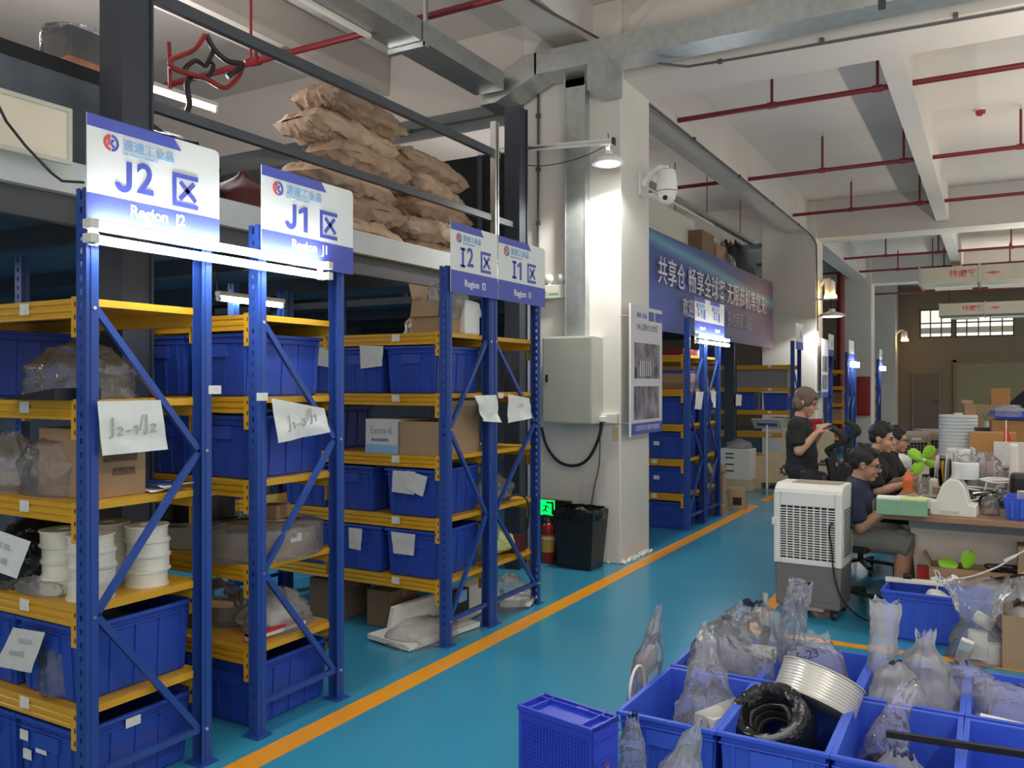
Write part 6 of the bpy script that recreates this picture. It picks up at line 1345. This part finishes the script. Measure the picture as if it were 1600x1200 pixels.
for k in range(3):
    pts = [V((.02 + rg.uniform(-.08, .18), 6.26 + rg.uniform(-.12, .1), .36 + rg.uniform(-.03, .08))) for _ in range(8)]
    o = MB().tube(smooth_path(pts, 7), .007, 6).build('loose_cable', 'cable', None, True); tag(o, ['black cable heap in the open carton', 'black cable loop hanging from the open carton', 'thin black lead across the open carton'][k], 'cable')
o = MB().tube(smooth_path([at(1480, 907, Y=6.1), at(1520, 900, Y=6.1), at(1560, 885, Y=6.1), at(1580, 872, Y=6.1), at(1610, 855, Y=6.1)]), .006).build('white_lead', 'ivory_white', None, True); tag(o, 'white lead rising across the desk end panel', 'cable')
q = at(1578, 872, Y=6.09); o = MB().bar((-.03, 0, -.02), (.03, 0, .02), .018, .018).build('lead_plug', 'ivory_white', None, False, q); tag(o, 'white inline plug on the rising lead', 'plug')
o = obj('white_cover', MB().prism([(-.10, 0), (.11, 0), (.02, .075), (-.05, .08)], -.08, .08, FACE_NY).mesh('white_cover', 'ivory'), None, (-.30, 5.93, .22), (0, 0, R(8)), .02); tag(o, 'rounded white cover lying in the tote before the desk', 'cover')
carton('brown carton with a film-lined top at the right edge before the desk', (.21, 5.66, 0), (.34, .34, .30), m='carton', open_=True)
bag('milky film liner bulging from the carton at the right edge', (.21, 5.66, .05), [(0, .15, .15), (.8, .16, .16), (1, .12, .12, .29)], m='film_milky', seed=141, amp=.08, group='bags before the desk')
bag('big clear bag of foam pieces standing before the desk', (-.08, 5.57, 0), [(0, .16, .12), (.25, .15, .11), (.5, .09, .08), (.75, .13, .09), (1, .20, .12, .46)], seed=142, amp=.14, group='bags before the desk', freq=3.5)
for k, (x, y, z, d_) in enumerate(((-.08, 5.55, .10, (.10, .08, .16)), (-.05, 5.56, .24, (.11, .07, .07)), (-.15, 5.50, .06, (.20, .07, .03)), (0, 5.55, .06, (.12, .10, .06)))):
    o = obj('foam_piece', MB().cbox((0, 0, 0), d_, (.3 * k, .5 * k, k)).mesh('foam_piece', 'foam_white'), None, (x, y, z), None, .01); tag(o, ['upright white foam piece low in', 'uppermost white foam piece in', 'flat white foam piece at the left of', 'white foam piece at the right of'][k] + ' the big clear bag before the desk', 'foam', 'foam pieces in the clear bag')
bag('clear bag of white foam behind the right-edge carton', (.12, 6.02, .0), [(0, .16, .12), (.6, .15, .12), (1, .06, .05, .42)], m='film_milky', seed=143, amp=.16, group='bags before the desk')
carton('tall brown carton with a white front at the right edge under the desk', (.25, 6.28, 0), (.24, .2, .58), m='carton', prints=(('-y', -.10, .10, .15, .42, 'tag_white'),))
o = obj('red_pack', MB().box(-.05, .05, -.05, .05, 0, .37).mesh('red_pack', 'crimson'), None, (-.40, 6.33, 0)); tag(o, 'red packet behind the power strip', 'packet')
# ================================================================== people
def fuse(o, vox, it=6, f=.5):
    md = o.modifiers.new('fuse', 'REMESH'); md.mode = 'VOXEL'; md.voxel_size = vox; md.use_smooth_shade = True
    ms = o.modifiers.new('soften', 'SMOOTH'); ms.factor = f; ms.iterations = it; return o
def ell(b, c, r, rot=None): b.ball(c, r, 16, 12, rot)
def limb(b, pts, rs):
    for (p, q, r0, r1) in zip(pts, pts[1:], rs, rs[1:]): b.capsule(p, q, r0, r1, 14)
def hand(b, wrist, fwd, up, side, curl=.5, k=1.0):
    """palm, four fingers, thumb; fwd along the hand, up = back of the hand, side=+1 thumb toward fwd x up"""
    f = V(fwd).normalized(); u = V(up); u = (u - f * u.dot(f)).normalized(); s_ = f.cross(u) * side; w = V(wrist)
    pc = w + f * .045 * k
    for t in (-.024, -.008, .008, .024): b.capsule(w + f * .01 * k + s_ * t * .7 * k, w + f * .085 * k + s_ * t * k, .013 * k, .0115 * k, 8)
    for t, L in ((-.030, .060), (-.010, .074), (.010, .080), (.030, .072)):
        p = w + f * .085 * k + s_ * t * k; d_ = f
        for i, seg in enumerate((.45, .32, .23)):
            d_ = (d_ - u * curl * (.35 + .25 * i)).normalized(); q = p + d_ * L * seg * k
            b.capsule(p, q, (.0095 - .0008 * i) * k, (.0088 - .0008 * i) * k, 8); p = q
    p = w + f * .025 * k + s_ * .026 * k; d_ = (f * .6 + s_ * .75 - u * .15).normalized()
    for i, L in enumerate((.036, .028)):
        q = p + d_ * L * k; b.capsule(p, q, (.0115 - .001 * i) * k, (.0105 - .001 * i) * k, 8); p = q; d_ = (d_ + f * .5 - u * curl * .3).normalized()
def head_on(b, mt):
    def E(c, r, rot=None):
        m = mt @ Matrix.Translation(c) @ (Euler(rot).to_matrix().to_4x4() if rot else Matrix.Identity(4)) @ Matrix.Diagonal((*r, 1))
        b.lathe([(max(1e-4, math.sin(math.pi * i / 12)), -math.cos(math.pi * i / 12)) for i in range(13)], 18, m)
    E((-.012, 0, .032), (.092, .074, .090)); E((.020, 0, -.028), (.066, .058, .086)); E((.052, 0, -.092), (.030, .030, .026)); E((.0, 0, -.055), (.062, .054, .055))
    E((.076, 0, .022), (.020, .040, .012)); E((.050, .030, -.035), (.032, .024, .03)); E((.050, -.030, -.035), (.032, .024, .03))
    b.capsule(mt @ V((.088, 0, .010)), mt @ V((.104, 0, -.026)), .009, .013, 10); b.ball(mt @ V((.094, .010, -.032)), .009, 8, 6); b.ball(mt @ V((.094, -.010, -.032)), .009, 8, 6)
    E((.080, 0, -.060), (.014, .022, .010)); E((.078, 0, -.070), (.013, .019, .008))
    for s_ in (-1, 1): E((-.008, s_ * .074, -.008), (.020, .010, .031), (0, R(-10), s_ * R(18)))
def person(label, loc, P):
    p = thing('person', label, 'person', loc, P.get('rz', 0))
    hc, pitch = V(P['head']), P.get('pitch', 0); mt = Matrix.Translation(hc) @ Matrix.Rotation(P.get('turn', 0), 4, 'Z') @ Matrix.Rotation(pitch, 4, 'Y')
    b = MB(); head_on(b, mt)
    nb_ = V(P['neck']); b.capsule(mt @ V((-.022, 0, -.06)), nb_, .050, .056, 14)
    limb(b, [nb_ - V((0, 0, .03)), V(P['chest']), V(P['belly']), V(P['hip'])], [.055, .09, .09, .11])
    for sd in (-1, 1):
        A = P['armR'] if sd < 0 else P['armL']
        sh_ = V(A[0]); b.capsule(nb_ - V((0, 0, .05)), sh_, .055, .056); limb(b, [sh_, V(A[1]), (V(A[1]) * .55 + V(A[2]) * .45), V(A[2])], [.052, .040, .039, .026])
        hand(b, A[2], A[3], A[4], A[5], A[6] if len(A) > 6 else .5)
        L = P['legR'] if sd < 0 else P['legL']
        limb(b, [V(L[0]), V(L[1]), V(L[1]) * .62 + V(L[2]) * .38 + V((-.012, 0, 0)), V(L[2])], [.085, .056, .056, .038])
        b.capsule(V(L[2]) + V((-.03, 0, -.045)), V(L[2]) + V((.14, 0, -.055)), .034, .028)
    k = P.get('skin', 'skin')
    fuse(b.build('body', k, p, True), .0065, 5)
    # shirt
    s_ = MB(); g = P.get('loose', .018)
    ch, be, hi = V(P['chest']), V(P['belly']), V(P['hip'])
    def torso(c, rx, ry, rz_): s_.ball(c, (rx, ry, rz_), 18, 12)
    W = P.get('wide', 1.0)
    torso(ch, .115 + g, (.165 + g) * W, .15); torso(ch * .5 + be * .5, .12 + g, (.155 + g) * W, .15); torso(be, (.125 + g) * P.get('fat', 1), (.155 + g) * W, .15); torso(be * .45 + hi * .55, (.125 + g) * P.get('fat', 1), (.16 + g) * W, .12)
    s_.capsule(nb_ - V((.008, 0, .030)), ch, .082, .12)
    for sd in (-1, 1):
        A = P['armR'] if sd < 0 else P['armL']; a0, a1 = V(A[0]), V(A[1]); e = a0 + (a1 - a0) * P.get('sleeve', .72)
        s_.capsule(nb_ - V((.004, 0, .040)), a0, .070, .074); s_.capsule(a0, e, .068, .064); d_ = (a1 - a0).normalized(); s_.cyl(e, e + d_ * .03, .066, .066, 14)
    fuse(s_.build('shirt', P['shirt'], p, True), .009, 4)
    # trousers or shorts
    t_ = MB(); t_.ball(hi, (.145, .175, .12), 16, 10)
    for sd in (-1, 1):
        L = P['legR'] if sd < 0 else P['legL']; h0, k0, a0 = V(L[0]), V(L[1]), V(L[2])
        if P.get('shorts'):
            d_ = (k0 - h0); e = h0 + d_ * .93; t_.capsule(h0, e, .105, .088); t_.cyl(e, e + d_.normalized() * .06 + V((0, 0, -.02)), .088, .092, 14)
        else: limb(t_, [h0, k0, a0], [.105, .076, .06])
    fuse(t_.build('shorts' if P.get('shorts') else 'trousers', P['trousers'], p, True), .010, 4)
    for sd in (-1, 1):
        L = P['legR'] if sd < 0 else P['legL']; a0 = V(L[2]); sh2 = MB(); sh2.capsule(a0 + V((-.035, 0, -.048)), a0 + V((.15, 0, -.055)), .043, .036, 12)
        fuse(sh2.build('shoe', P.get('shoe', 'black_plastic'), p, True), .008, 2)
    # hair
    h = MB()
    def HE(c, r, rot=None):
        m = mt @ Matrix.Translation(c) @ (Euler(rot).to_matrix().to_4x4() if rot else Matrix.Identity(4)) @ Matrix.Diagonal((*r, 1))
        h.lathe([(max(1e-4, math.sin(math.pi * i / 12)), -math.cos(math.pi * i / 12)) for i in range(13)], 18, m)
    if P['hair'] == 'bob':
        HE((-.020, 0, .052), (.098, .086, .088)); HE((-.045, 0, -.01), (.072, .084, .085)); HE((-.055, 0, -.055), (.052, .066, .05)); HE((.055, 0, .072), (.040, .062, .032), (0, R(25), 0))
        for s2 in (-1, 1): HE((.030, s2 * .064, .030), (.045, .022, .055)); HE((-.03, s2 * .072, -.03), (.04, .018, .05))
        hm = 'hair_brown'
    else:
        HE((-.024, 0, .056), (.098, .081, .078)); HE((-.055, 0, .01), (.055, .074, .062)); HE((.030, 0, .100), (.052, .058, .030), (0, R(18), 0))
        for s2 in (-1, 1): HE((-.005, s2 * .060, .045), (.055, .020, .045))
        rg_ = rnd(len(label))
        for q in range(26):
            a = rg_.uniform(0, 6.28); rr_ = rg_.uniform(0, .075); m0 = V((-.02 + rr_ * math.cos(a), rr_ * .8 * math.sin(a), .115 + (.012 if rr_ < .05 else -.012)))
            h.capsule(mt @ m0, mt @ (m0 + V((rg_.uniform(-.01, .03), rg_.uniform(-.02, .02), .022))), .014, .006, 6)
        hm = 'hair_black'
    fuse(h.build('hair', hm, p, True), .006, 3)
    for s2 in (-1, 1):
        e_ = obj('eye', MB().ball((0, 0, 0), (.006, .013, .006), 10, 6).mesh('eye', 'eye_dark', True), p); e_.matrix_local = mt @ Matrix.Translation((.083, s2 * .030, .004)) @ Matrix.Rotation(s2 * R(22), 4, 'Z')
        br = obj('eyebrow', MB().bar((0, -.016, 0), (0, .016, 0), .006, .005).mesh('eyebrow', 'hair_black'), p); br.matrix_local = mt @ Matrix.Translation((.090, s2 * .031, .026)) @ Matrix.Rotation(s2 * R(20), 4, 'Z')
    mo = obj('mouth', MB().ball((0, 0, 0), (.006, .022, .0045), 10, 6).mesh('mouth', 'lips', True), p); mo.matrix_local = mt @ Matrix.Translation((.090, 0, -.065))
    if P.get('glasses'):
        gm_ = MB()
        for s2 in (-1, 1):
            gm_.tube([mt @ V((.103 - abs(t_c - 0) * 0, s2 * .033 + .024 * math.cos(q * .5236), .004 + .018 * math.sin(q * .5236))) for q in range(12) for t_c in (0,)], .0022, 6, closed=True)
            gm_.tube([mt @ V((.103, s2 * .057, .008)), mt @ V((.085, s2 * .078, .010)), mt @ V((-.005, s2 * .082, .008)), mt @ V((-.020, s2 * .078, -.006))], .0026, 6)
        gm_.tube([mt @ V((.104, -.010, .010)), mt @ V((.108, 0, .013)), mt @ V((.104, .010, .010))], .0022, 6)
        gm_.build('glasses', 'black_plastic', p, True)
    return p, mt

def seated(hz, hx=.15, lean=0.0, armR=None, armL=None, **kw):
    sz = hz - .175
    P = dict(head=(hx, 0, hz), neck=(hx - .055, 0, sz + .05), chest=(hx - .085, 0, sz - .10), belly=(.02, 0, .62), hip=(-.01, 0, .52),
             legR=((.02, -.09, .50), (.44, -.13, .50), (.40, -.13, .085)), legL=((.02, .09, .50), (.44, .13, .50), (.46, .14, .085)))
    S_ = hx - .075
    P['armR'] = armR or ((S_, -.185, sz), (S_ + .07, -.235, sz - .25), (S_ + .30, -.17, .785), (1, .25, -.02), (0, 0, 1), 1)
    P['armL'] = armL or ((S_, .185, sz), (S_ + .12, .235, sz - .22), (S_ + .38, .15, .79), (1, -.15, -.05), (0, 0, 1), -1)
    P.update(kw); return P
m1, mt1 = person('man in glasses and a navy shirt seated nearest, hands on the desk', (-.965, 6.57, 0),
       seated(1.018, .16, glasses=True, hair='short', shirt='shirt_navy', trousers='shorts_grey', shorts=True, skin='skin_deep', fat=1.25, wide=1.1, pitch=R(10), shoe='ivory_white'))
text('U', .16, Matrix.Translation((.215, -.02, .71)) @ FACE_X, 'shaft_yellow', m1, 'shirt_print', bold=.01)
person('young man in a black shirt seated between the two men in glasses', (-.985, 7.80, 0), seated(1.135, .16, hair='short', shirt='shirt_black', trousers='trousers', pitch=R(6), turn=R(-10)))
m3, _ = person('man in thin glasses and a black shirt with white shoulder, seated farthest back', (-.985, 9.05, 0), seated(1.05, .16, glasses=True, hair='short', shirt='shirt_black', trousers='trousers', pitch=R(4)))
W_ = dict(head=(.035, 0, 1.437), neck=(-.015, 0, 1.285), chest=(-.015, 0, 1.13), belly=(0, 0, .98), hip=(-.005, 0, .86),
          armR=((-.02, -.165, 1.235), (.015, -.215, 1.02), (.135, -.125, 1.17), (.5, .55, .65), (-.5, -.6, .6), 1, .6),
          armL=((-.02, .165, 1.235), (.02, .21, 1.03), (.14, .09, 1.175), (.45, -.55, .65), (-.5, .6, .6), -1, .6),
          legR=((0, -.085, .83), (.01, -.085, .44), (-.01, -.085, .085)), legL=((0, .085, .83), (.02, .085, .44), (.02, .085, .085)),
          hair='bob', shirt='shirt_black', trousers='trousers', pitch=R(16), sleeve=.62, loose=.010, wide=.96, turn=R(-6))
person('woman with a short brown bob standing in a black T-shirt, hands raised together', (-1.47, 7.74, 0), W_)

# ================================================================== chairs
def office_chair(label, loc, rz, tall=True):
    c = thing('office_chair', label, 'chair', loc, rz, 'black office chairs')
    for k in range(5):
        a = k * R(72); MB().bar((.03 * math.cos(a), .03 * math.sin(a), .085), (.27 * math.cos(a), .27 * math.sin(a), .065), .04, .025).build('base_arm', 'black_plastic', c)
        MB().cyl((.27 * math.cos(a) - .015, .27 * math.sin(a), .027), (.27 * math.cos(a) + .015, .27 * math.sin(a), .027), .027, n=12).build('caster', 'black_plastic', c, True)
    MB().cyl((0, 0, .07), (0, 0, .41), .024).build('gas_stem', 'dark_steel', c, True)
    MB().box(-.22, .24, -.23, .23, .41, .455).build('seat', 'black_fabric', c, bevel=.02)
    prof = [(-.22, .47), (-.245, .60), (-.235, .74), (-.245, .84), (-.21, .90), (-.26, .945), (-.335, .98), (-.35, 1.03), (-.31, 1.09), (-.23, 1.13)] if tall else [(-.22, .47), (-.25, .62), (-.24, .78), (-.27, .95)]
    pr = smooth_path([V((x, 0, z)) for x, z in prof], 4); n = len(pr) - 1
    def f(s_, t_): i = min(n, int(round(s_ * n))); q = pr[i]; w = (.20 - .05 * abs(2 * s_ - 1)) ; return (q.x - .03 * (2 * t_ - 1) ** 2 * -1, (t_ - .5) * 2 * w, q.z)
    MB().sheet(f, n, 8, .035).build('backrest', 'black_fabric', c, True)
    MB().tube(smooth_path([(-.18, 0, .43), (-.29, 0, .46), (-.30, 0, .62), (-.29, 0, .80)]), .022).build('back_spine', 'grey_plastic', c, True)
    for s_ in (-1, 1): MB().tube(smooth_path([(-.12, s_ * .25, .43), (-.12, s_ * .27, .60), (.10, s_ * .27, .62), (.16, s_ * .265, .60)]), .018).build('armrest', 'black_plastic', c, True)
    return c
office_chair('black office chair under the nearest seated man', (-.97, 6.60, 0), R(-8), False)
office_chair('black office chair under the middle seated man', (-1.0, 7.82, 0), R(5), False)
office_chair('black office chair under the farthest seated man', (-1.0, 9.07, 0), 0, False)
office_chair('empty high-backed black chair with curled headrest, left of two in the aisle', (-1.72, 9.53, 0), R(182))
office_chair('empty high-backed black chair with curled headrest, right of two in the aisle', (-1.78, 11.1, 0), R(178))
office_chair('empty grey-black chair right in front of the standing woman', (-1.27, 7.14, 0), R(196), False)
# ================================================================== goods on the G racks and the open bay
gx = -3.165
carton('flat red and white carton on top of rack G-1', (gx, 9.22, LV[0]), (.40, .44, .07), m='red_pipe', tape=False)
carton('flat dark carton on the second shelf of rack G-1', (gx, 9.22, LV[1]), (.40, .44, .07), m='carton_dark', tape=False)
carton('tan carton with a printed square on rack G-1', (gx, 9.22, LV[1] + .07), (.40, .44, .11), m='carton', prints=(('-y', -.16, -.09, .02, .09, 'carton_print'),))
carton('flat blue-edged carton on the tan one, rack G-1', (gx, 9.22, LV[1] + .182), (.40, .44, .03), m='tote_shade', tape=False)
carton('flat white carton on top of rack G2', (gx, 9.85, LV[0]), (.3, .3, .08), m='paper_grey', tape=False)
paper('white sheet hung on the end of rack G-1', [at(1086, 612, X=XP), at(1098, 612, X=XP), at(1094, 640, X=XP), at(1084, 639, X=XP)], group='papers hung on the racks', curl=.01, seed=51)
paper('curled white sheet hung on the end of rack G2', [at(1108, 610, X=XP), at(1117, 612, X=XP), at(1114, 637, X=XP), at(1112, 637, X=XP)], group='papers hung on the racks', curl=.015, seed=52)
for k, (z, sd, lb, m) in enumerate(((LV[4], 151, 'clear bag of odds and ends on the lowest shelf of rack G2', 'film_dim'), (LV[1], 152, 'pale bag on the second shelf of rack G2', 'film_milky'))):
    bag(lb, (-3.1, 9.85, z), [(0, .14, .2), (.5, .14, .19), (1, .04, .05, .26)], m=m, seed=sd, amp=.16, group='bags on rack G2')
carton('tan carton on the lowest shelf of rack G2', (-3.42, 9.85, LV[4]), (.2, .3, .26), m='carton')
carton('red and white pack on the lowest shelf of rack G2', (-2.98, 9.72, LV[4]), (.07, .10, .24), m='red_pipe', tape=False)
carton('tall torn brown carton leaning at the end of rack G2', (-2.97, 10.36, 0), (.16, .20, .50), rz=.12, m='carton', open_=True, flaps=(('-x', R(70), .12), ('+y', R(60), .1)))
carton('low brown carton with a red stamp before the torn one', (-2.94, 10.28, 0), (.26, .20, .13) if False else (.22, .12, .13), m='carton')
carton('round-topped cardboard stool by the lane end', (-2.86, 10.85, 0), (.22, .24, .27), rz=.2, m='carton', prints=(('-y', -.05, .06, .06, .16, 'slot_dark'),))
# open bay: plywood crates, easel sign, white cabinet
cr1 = thing('plywood_crate', 'long plywood crate with a gear emblem in the open bay', 'crate', (-2.75, 13.4, 0))
MB().box(-.45, .55, -.3, .3, .10, .48).build('crate_walls', 'plywood', cr1)
for x in (-.42, .0, .46): MB().box(x, x + .08, -.3, .3, 0, .10).build('skid', 'plywood', cr1)
MB().box(-.45, .55, -.312, -.3, .10, .16).build('batten', 'plywood', cr1)
em_ = MB(); mE = FACE_NY @ tr(.02, .30, .3005)
em_.prism([((.085 if (k // 2) % 2 else .065) * math.cos(R(30 + k * 12.5)), (.085 if (k // 2) % 2 else .065) * math.sin(R(30 + k * 12.5))) for k in range(25)] + [(.045 * math.cos(R(330 - k * 30)), .045 * math.sin(R(330 - k * 30))) for k in range(11)], 0, .002, mE)
em_.build('gear_emblem', 'ink', cr1); text('BOYO', .10, mE @ tr(.13, .035, 0) @ Matrix.Rotation(R(22), 4, 'Z'), 'ink', cr1, 'emblem_lettering', bold=.01)
cr2 = thing('plywood_crate', 'upper plywood crate stacked behind the standing woman', 'crate', (-2.42, 13.4, .48)); MB().box(-.36, .3, -.28, .28, 0, .42).build('crate_walls', 'plywood', cr2); MB().box(-.36, .3, -.288, -.28, .18, .24).build('batten', 'plywood', cr2)
wc = thing('white_cabinet', 'white machine cabinet with a bag on it in the open bay', 'cabinet', (-3.40, 12.9, 0)); MB().box(-.22, .24, -.2, .2, .16, .62).build('cabinet_body', 'ivory', wc, bevel=.01); MB().box(-.22, .24, -.2, .2, 0, .16).build('plinth', 'plywood', wc)
for z in (.28, .38, .48, .54): MB().box(-.13, .0, -.203, -.2, z, z + .018).build('vent_slot', 'slot_dark', wc)
bag('white bag on the machine cabinet', (-3.38, 12.9, .62), [(0, .2, .15), (.5, .18, .14), (1, .04, .04, .15)], m='film_milky', seed=161, amp=.2)
ea = thing('sign_easel', 'small white tilted sign on a pole in the open bay', 'sign', (-2.98, 13.0, 0)); MB().cyl((0, 0, 0), (0, 0, .98), .016).build('pole', 'white_enamel', ea, True); MB().lathe([(.13, 0), (.13, .012), (.02, .02)], 20).build('foot', 'steel', ea, True)
mS = Matrix.Translation((0, 0, 1.0)) @ Matrix.Rotation(R(55), 4, 'X'); MB().box(-.21, .21, -.005, .005, -.13, .13, mS).build('sign_panel', 'paper_grey', ea); MB().box(-.15, .15, -.007, -.005, -.06, .02, mS).build('print_patch', 'sign_blue', ea)
carton('dark brown carton deep in the open bay rack', (-3.55, 14.8, LV[4] - .39), (.9, .5, .36), m='maroon', tape=False)
carton('grey wire-mesh carton on the second shelf of the open bay rack', (-3.5, 14.8, LV[1]), (1.0, .5, .30), m='grey_plastic', tape=False)
carton('pale grey carton nearest the aisle on the open bay rack', (-3.14, 14.8, LV[3]), (.34, .5, .26), m='paper_grey', tape=False)
paper('white sheet taped on the dark platform post in the bay', [at(1149, 616, X=-3.6), at(1158, 617, X=-3.6), at(1157, 634, X=-3.6), at(1148, 634, X=-3.6)], curl=.01, seed=53)
o = thing('red_tool', 'small red hand tool on the plywood crate', 'tool', (-2.36, 13.35, .90)); MB().cyl((0, 0, 0), (.0, 0, .12), .035).build('handle', 'crimson', o, True); MB().cyl((-.06, 0, .13), (.12, 0, .14), .045).build('tool_head', 'crimson', o, True)
for i, (y, n) in enumerate(((18.0, 3), (20.7, 2), (26.6, 2))):
    for k in range(n): carton('%s carton on far rack, %s' % (['brown', 'tan', 'dark'][i], ['lowest', 'middle', 'upper'][k]) + [' past the second column', ' before the third column', ' by the end wall'][i], (-3.2, y, LV[3 - k]), (.36, .4, .26), m=['carton', 'carton_dark', 'maroon'][k], group='cartons on the far racks')
# ================================================================== down the hall
# second dome camera and lamp on the second column, third camera
def far_cam(label, p, lit=True):
    c = thing('dome_camera', label, 'camera', p); w0 = -2.88 - p.x; MB().box(w0, w0 + .02, -.07, .07, .1, .3).build('wall_plate', 'white_enamel', c)
    MB().tube([(w0 + .01, 0, .2), (w0 * .5, 0, .30), (0, 0, .30)], .035).build('arm', 'white_enamel', c, True); MB().lathe([(.04, .30), (.09, .26), (.10, .06), (.095, 0)], 18).build('housing', 'ivory', c, True); MB().ball((0, 0, 0), .085).build('dome', 'ivory_white', c, True)
    for dy in (-.07, .07): MB().ball((.02, -.085 if dy < 0 else -.07, -.03), .05 if lit else .02).build('warm_lamp', 'amber_glow', c, True, (dy * .9, 0, 0))
far_cam('dome camera with two warm lamps on the second column', at(1297, 462, X=-2.69))
far_cam('dome camera with a warm lamp far back by the end wall', at(1413, 530, X=-2.63))
fl_ = thing('pendant_lamp', 'small lit bell lamp by the second column', 'lamp', at(1300, 493, Y=16.2)); MB().lathe([(.24, -.02), (.2, .03), (.06, .07), (.05, .12)], 28).build('shade', 'white_enamel', fl_, True); MB().lathe([(.001, -.03), (.16, -.025), (.18, 0), (.05, .03)], 24).build('bulb', 'bulb_glow', fl_, True); MB().cyl((0, 0, .12), (0, 0, .3), .012).build('lamp_cord', 'cable', fl_); MB().bar((-.5, 0, .3), (.1, 0, .3), .04, .03).build('strut', 'aluminium', fl_)
li2 = bpy.data.lights.new('far_pendant_light', 'SPOT'); li2.energy = 90; li2.spot_size = R(140); li2.shadow_soft_size = .1
l2 = bpy.data.objects.new('far_pendant_light', li2); C.objects.link(l2); l2.location = V(fl_.location) + V((0, 0, -.06))
p2 = thing('wall_poster', 'second poster on the next column down the aisle', 'poster', (-2.78, 16.5, 1.35)); MB().box(-.006, 0, 0, .7, 0, 1.1).build('panel', 'poster_white', p2); MB().box(0, .0012, 0, .7, 0, .10).build('bottom_band', 'sign_blue', p2)
for (z0, z1) in ((.15, .42), (.48, .78)): MB().box(0, .0012, .07, .63, z0, z1).build('photograph', 'photo_grey', p2)
for z in (.1, 1.0): MB().cyl((-.10, .05, z), (.004, .05, z), .008, n=6).build('stand_off', 'steel', p2)
rp = thing('red_riser', 'tall dark red fire riser pipe beside the third column', 'pipe', (at(1314, 500, Y=23.5).x, 23.5, 0)); MB().cyl((0, 0, 0), (0, 0, 4.5), .10, n=14).build('pipe', 'red_pipe', rp, True); MB().cyl((0, 0, 1.9), (0, 0, 2.0), .13, n=14).build('coupling', 'red_pipe', rp, True)
rc = thing('hose_cabinet', 'dark red hose cabinet on the third column', 'cabinet', (-3.22, 24.5, .75)); MB().box(0, .32, 0, .2, 0, 1.05).build('cabinet_body', 'red_pipe', rc, bevel=.01); MB().box(.02, .30, -.01, 0, .03, 1.02).build('door', 'red_paint', rc)
# smoke ducts with lettering
for (Y0, x0, z0, z1, dep, lb, ts) in ((21.9, -1.5, 3.93, 4.30, 1.3, 'nearer cream smoke duct lettered in red across the hall', .185), (29.3, -1.45, 3.72, 4.08, 1.3, 'farther cream smoke duct lettered in red by the end wall', .185)):
    dc = thing('smoke_duct', lb, 'duct', (x0, Y0, z0), group='smoke ducts')
    for k in range(5): MB().box(k * 1.24, k * 1.24 + 1.2, 0, dep, 0, z1 - z0).build('duct_section', 'duct_cream', dc); MB().box(k * 1.24 + 1.2, k * 1.24 + 1.24, -.03, dep + .03, -.03, z1 - z0 + .03).build('flange', 'galvanised', dc)
    MB().box(-.03, 0, -.03, dep + .03, -.03, z1 - z0 + .03).build('flange', 'galvanised', dc)
    text('排烟管', ts, FACE_NY @ tr(.88, (z1 - z0) * .5, .002), 'sign_red', dc, 'duct_lettering', bold=.02)
    MB().prism([(1.30, .185), (1.44, .165), (1.46, .145), (1.66, .185), (1.46, .225), (1.44, .205)], 0, .002, FACE_NY).build('arrow', 'sign_red', dc)
    for (xa, xb) in ((.28, 1.06), (1.38, 2.4), (2.7, 3.6)):
        for q in (.35, .75): MB().box(xa, xb, q, q + .09, -.09, -.05).build('lamp_batten', 'tube_off', dc)
    for x in (.25, 2.6, 5.0): MB().cyl((x, .2, z1 - z0), (x, .2, CEIL - z0), .012, n=6).build('hanger', 'dark_steel', dc)

# lettering becomes plain mesh
bpy.context.view_layer.update()
_dg = bpy.context.evaluated_depsgraph_get()
for o in [x for x in bpy.data.objects if x.type == 'FONT']:
    me = bpy.data.meshes.new_from_object(o.evaluated_get(_dg)); me.name = o.name
    n = bpy.data.objects.new(o.name + '_mesh', me); C.objects.link(n)
    n.parent = o.parent; n.matrix_local = o.matrix_local.copy()
    nm = o.name; bpy.data.objects.remove(o, do_unlink=True); n.name = nm
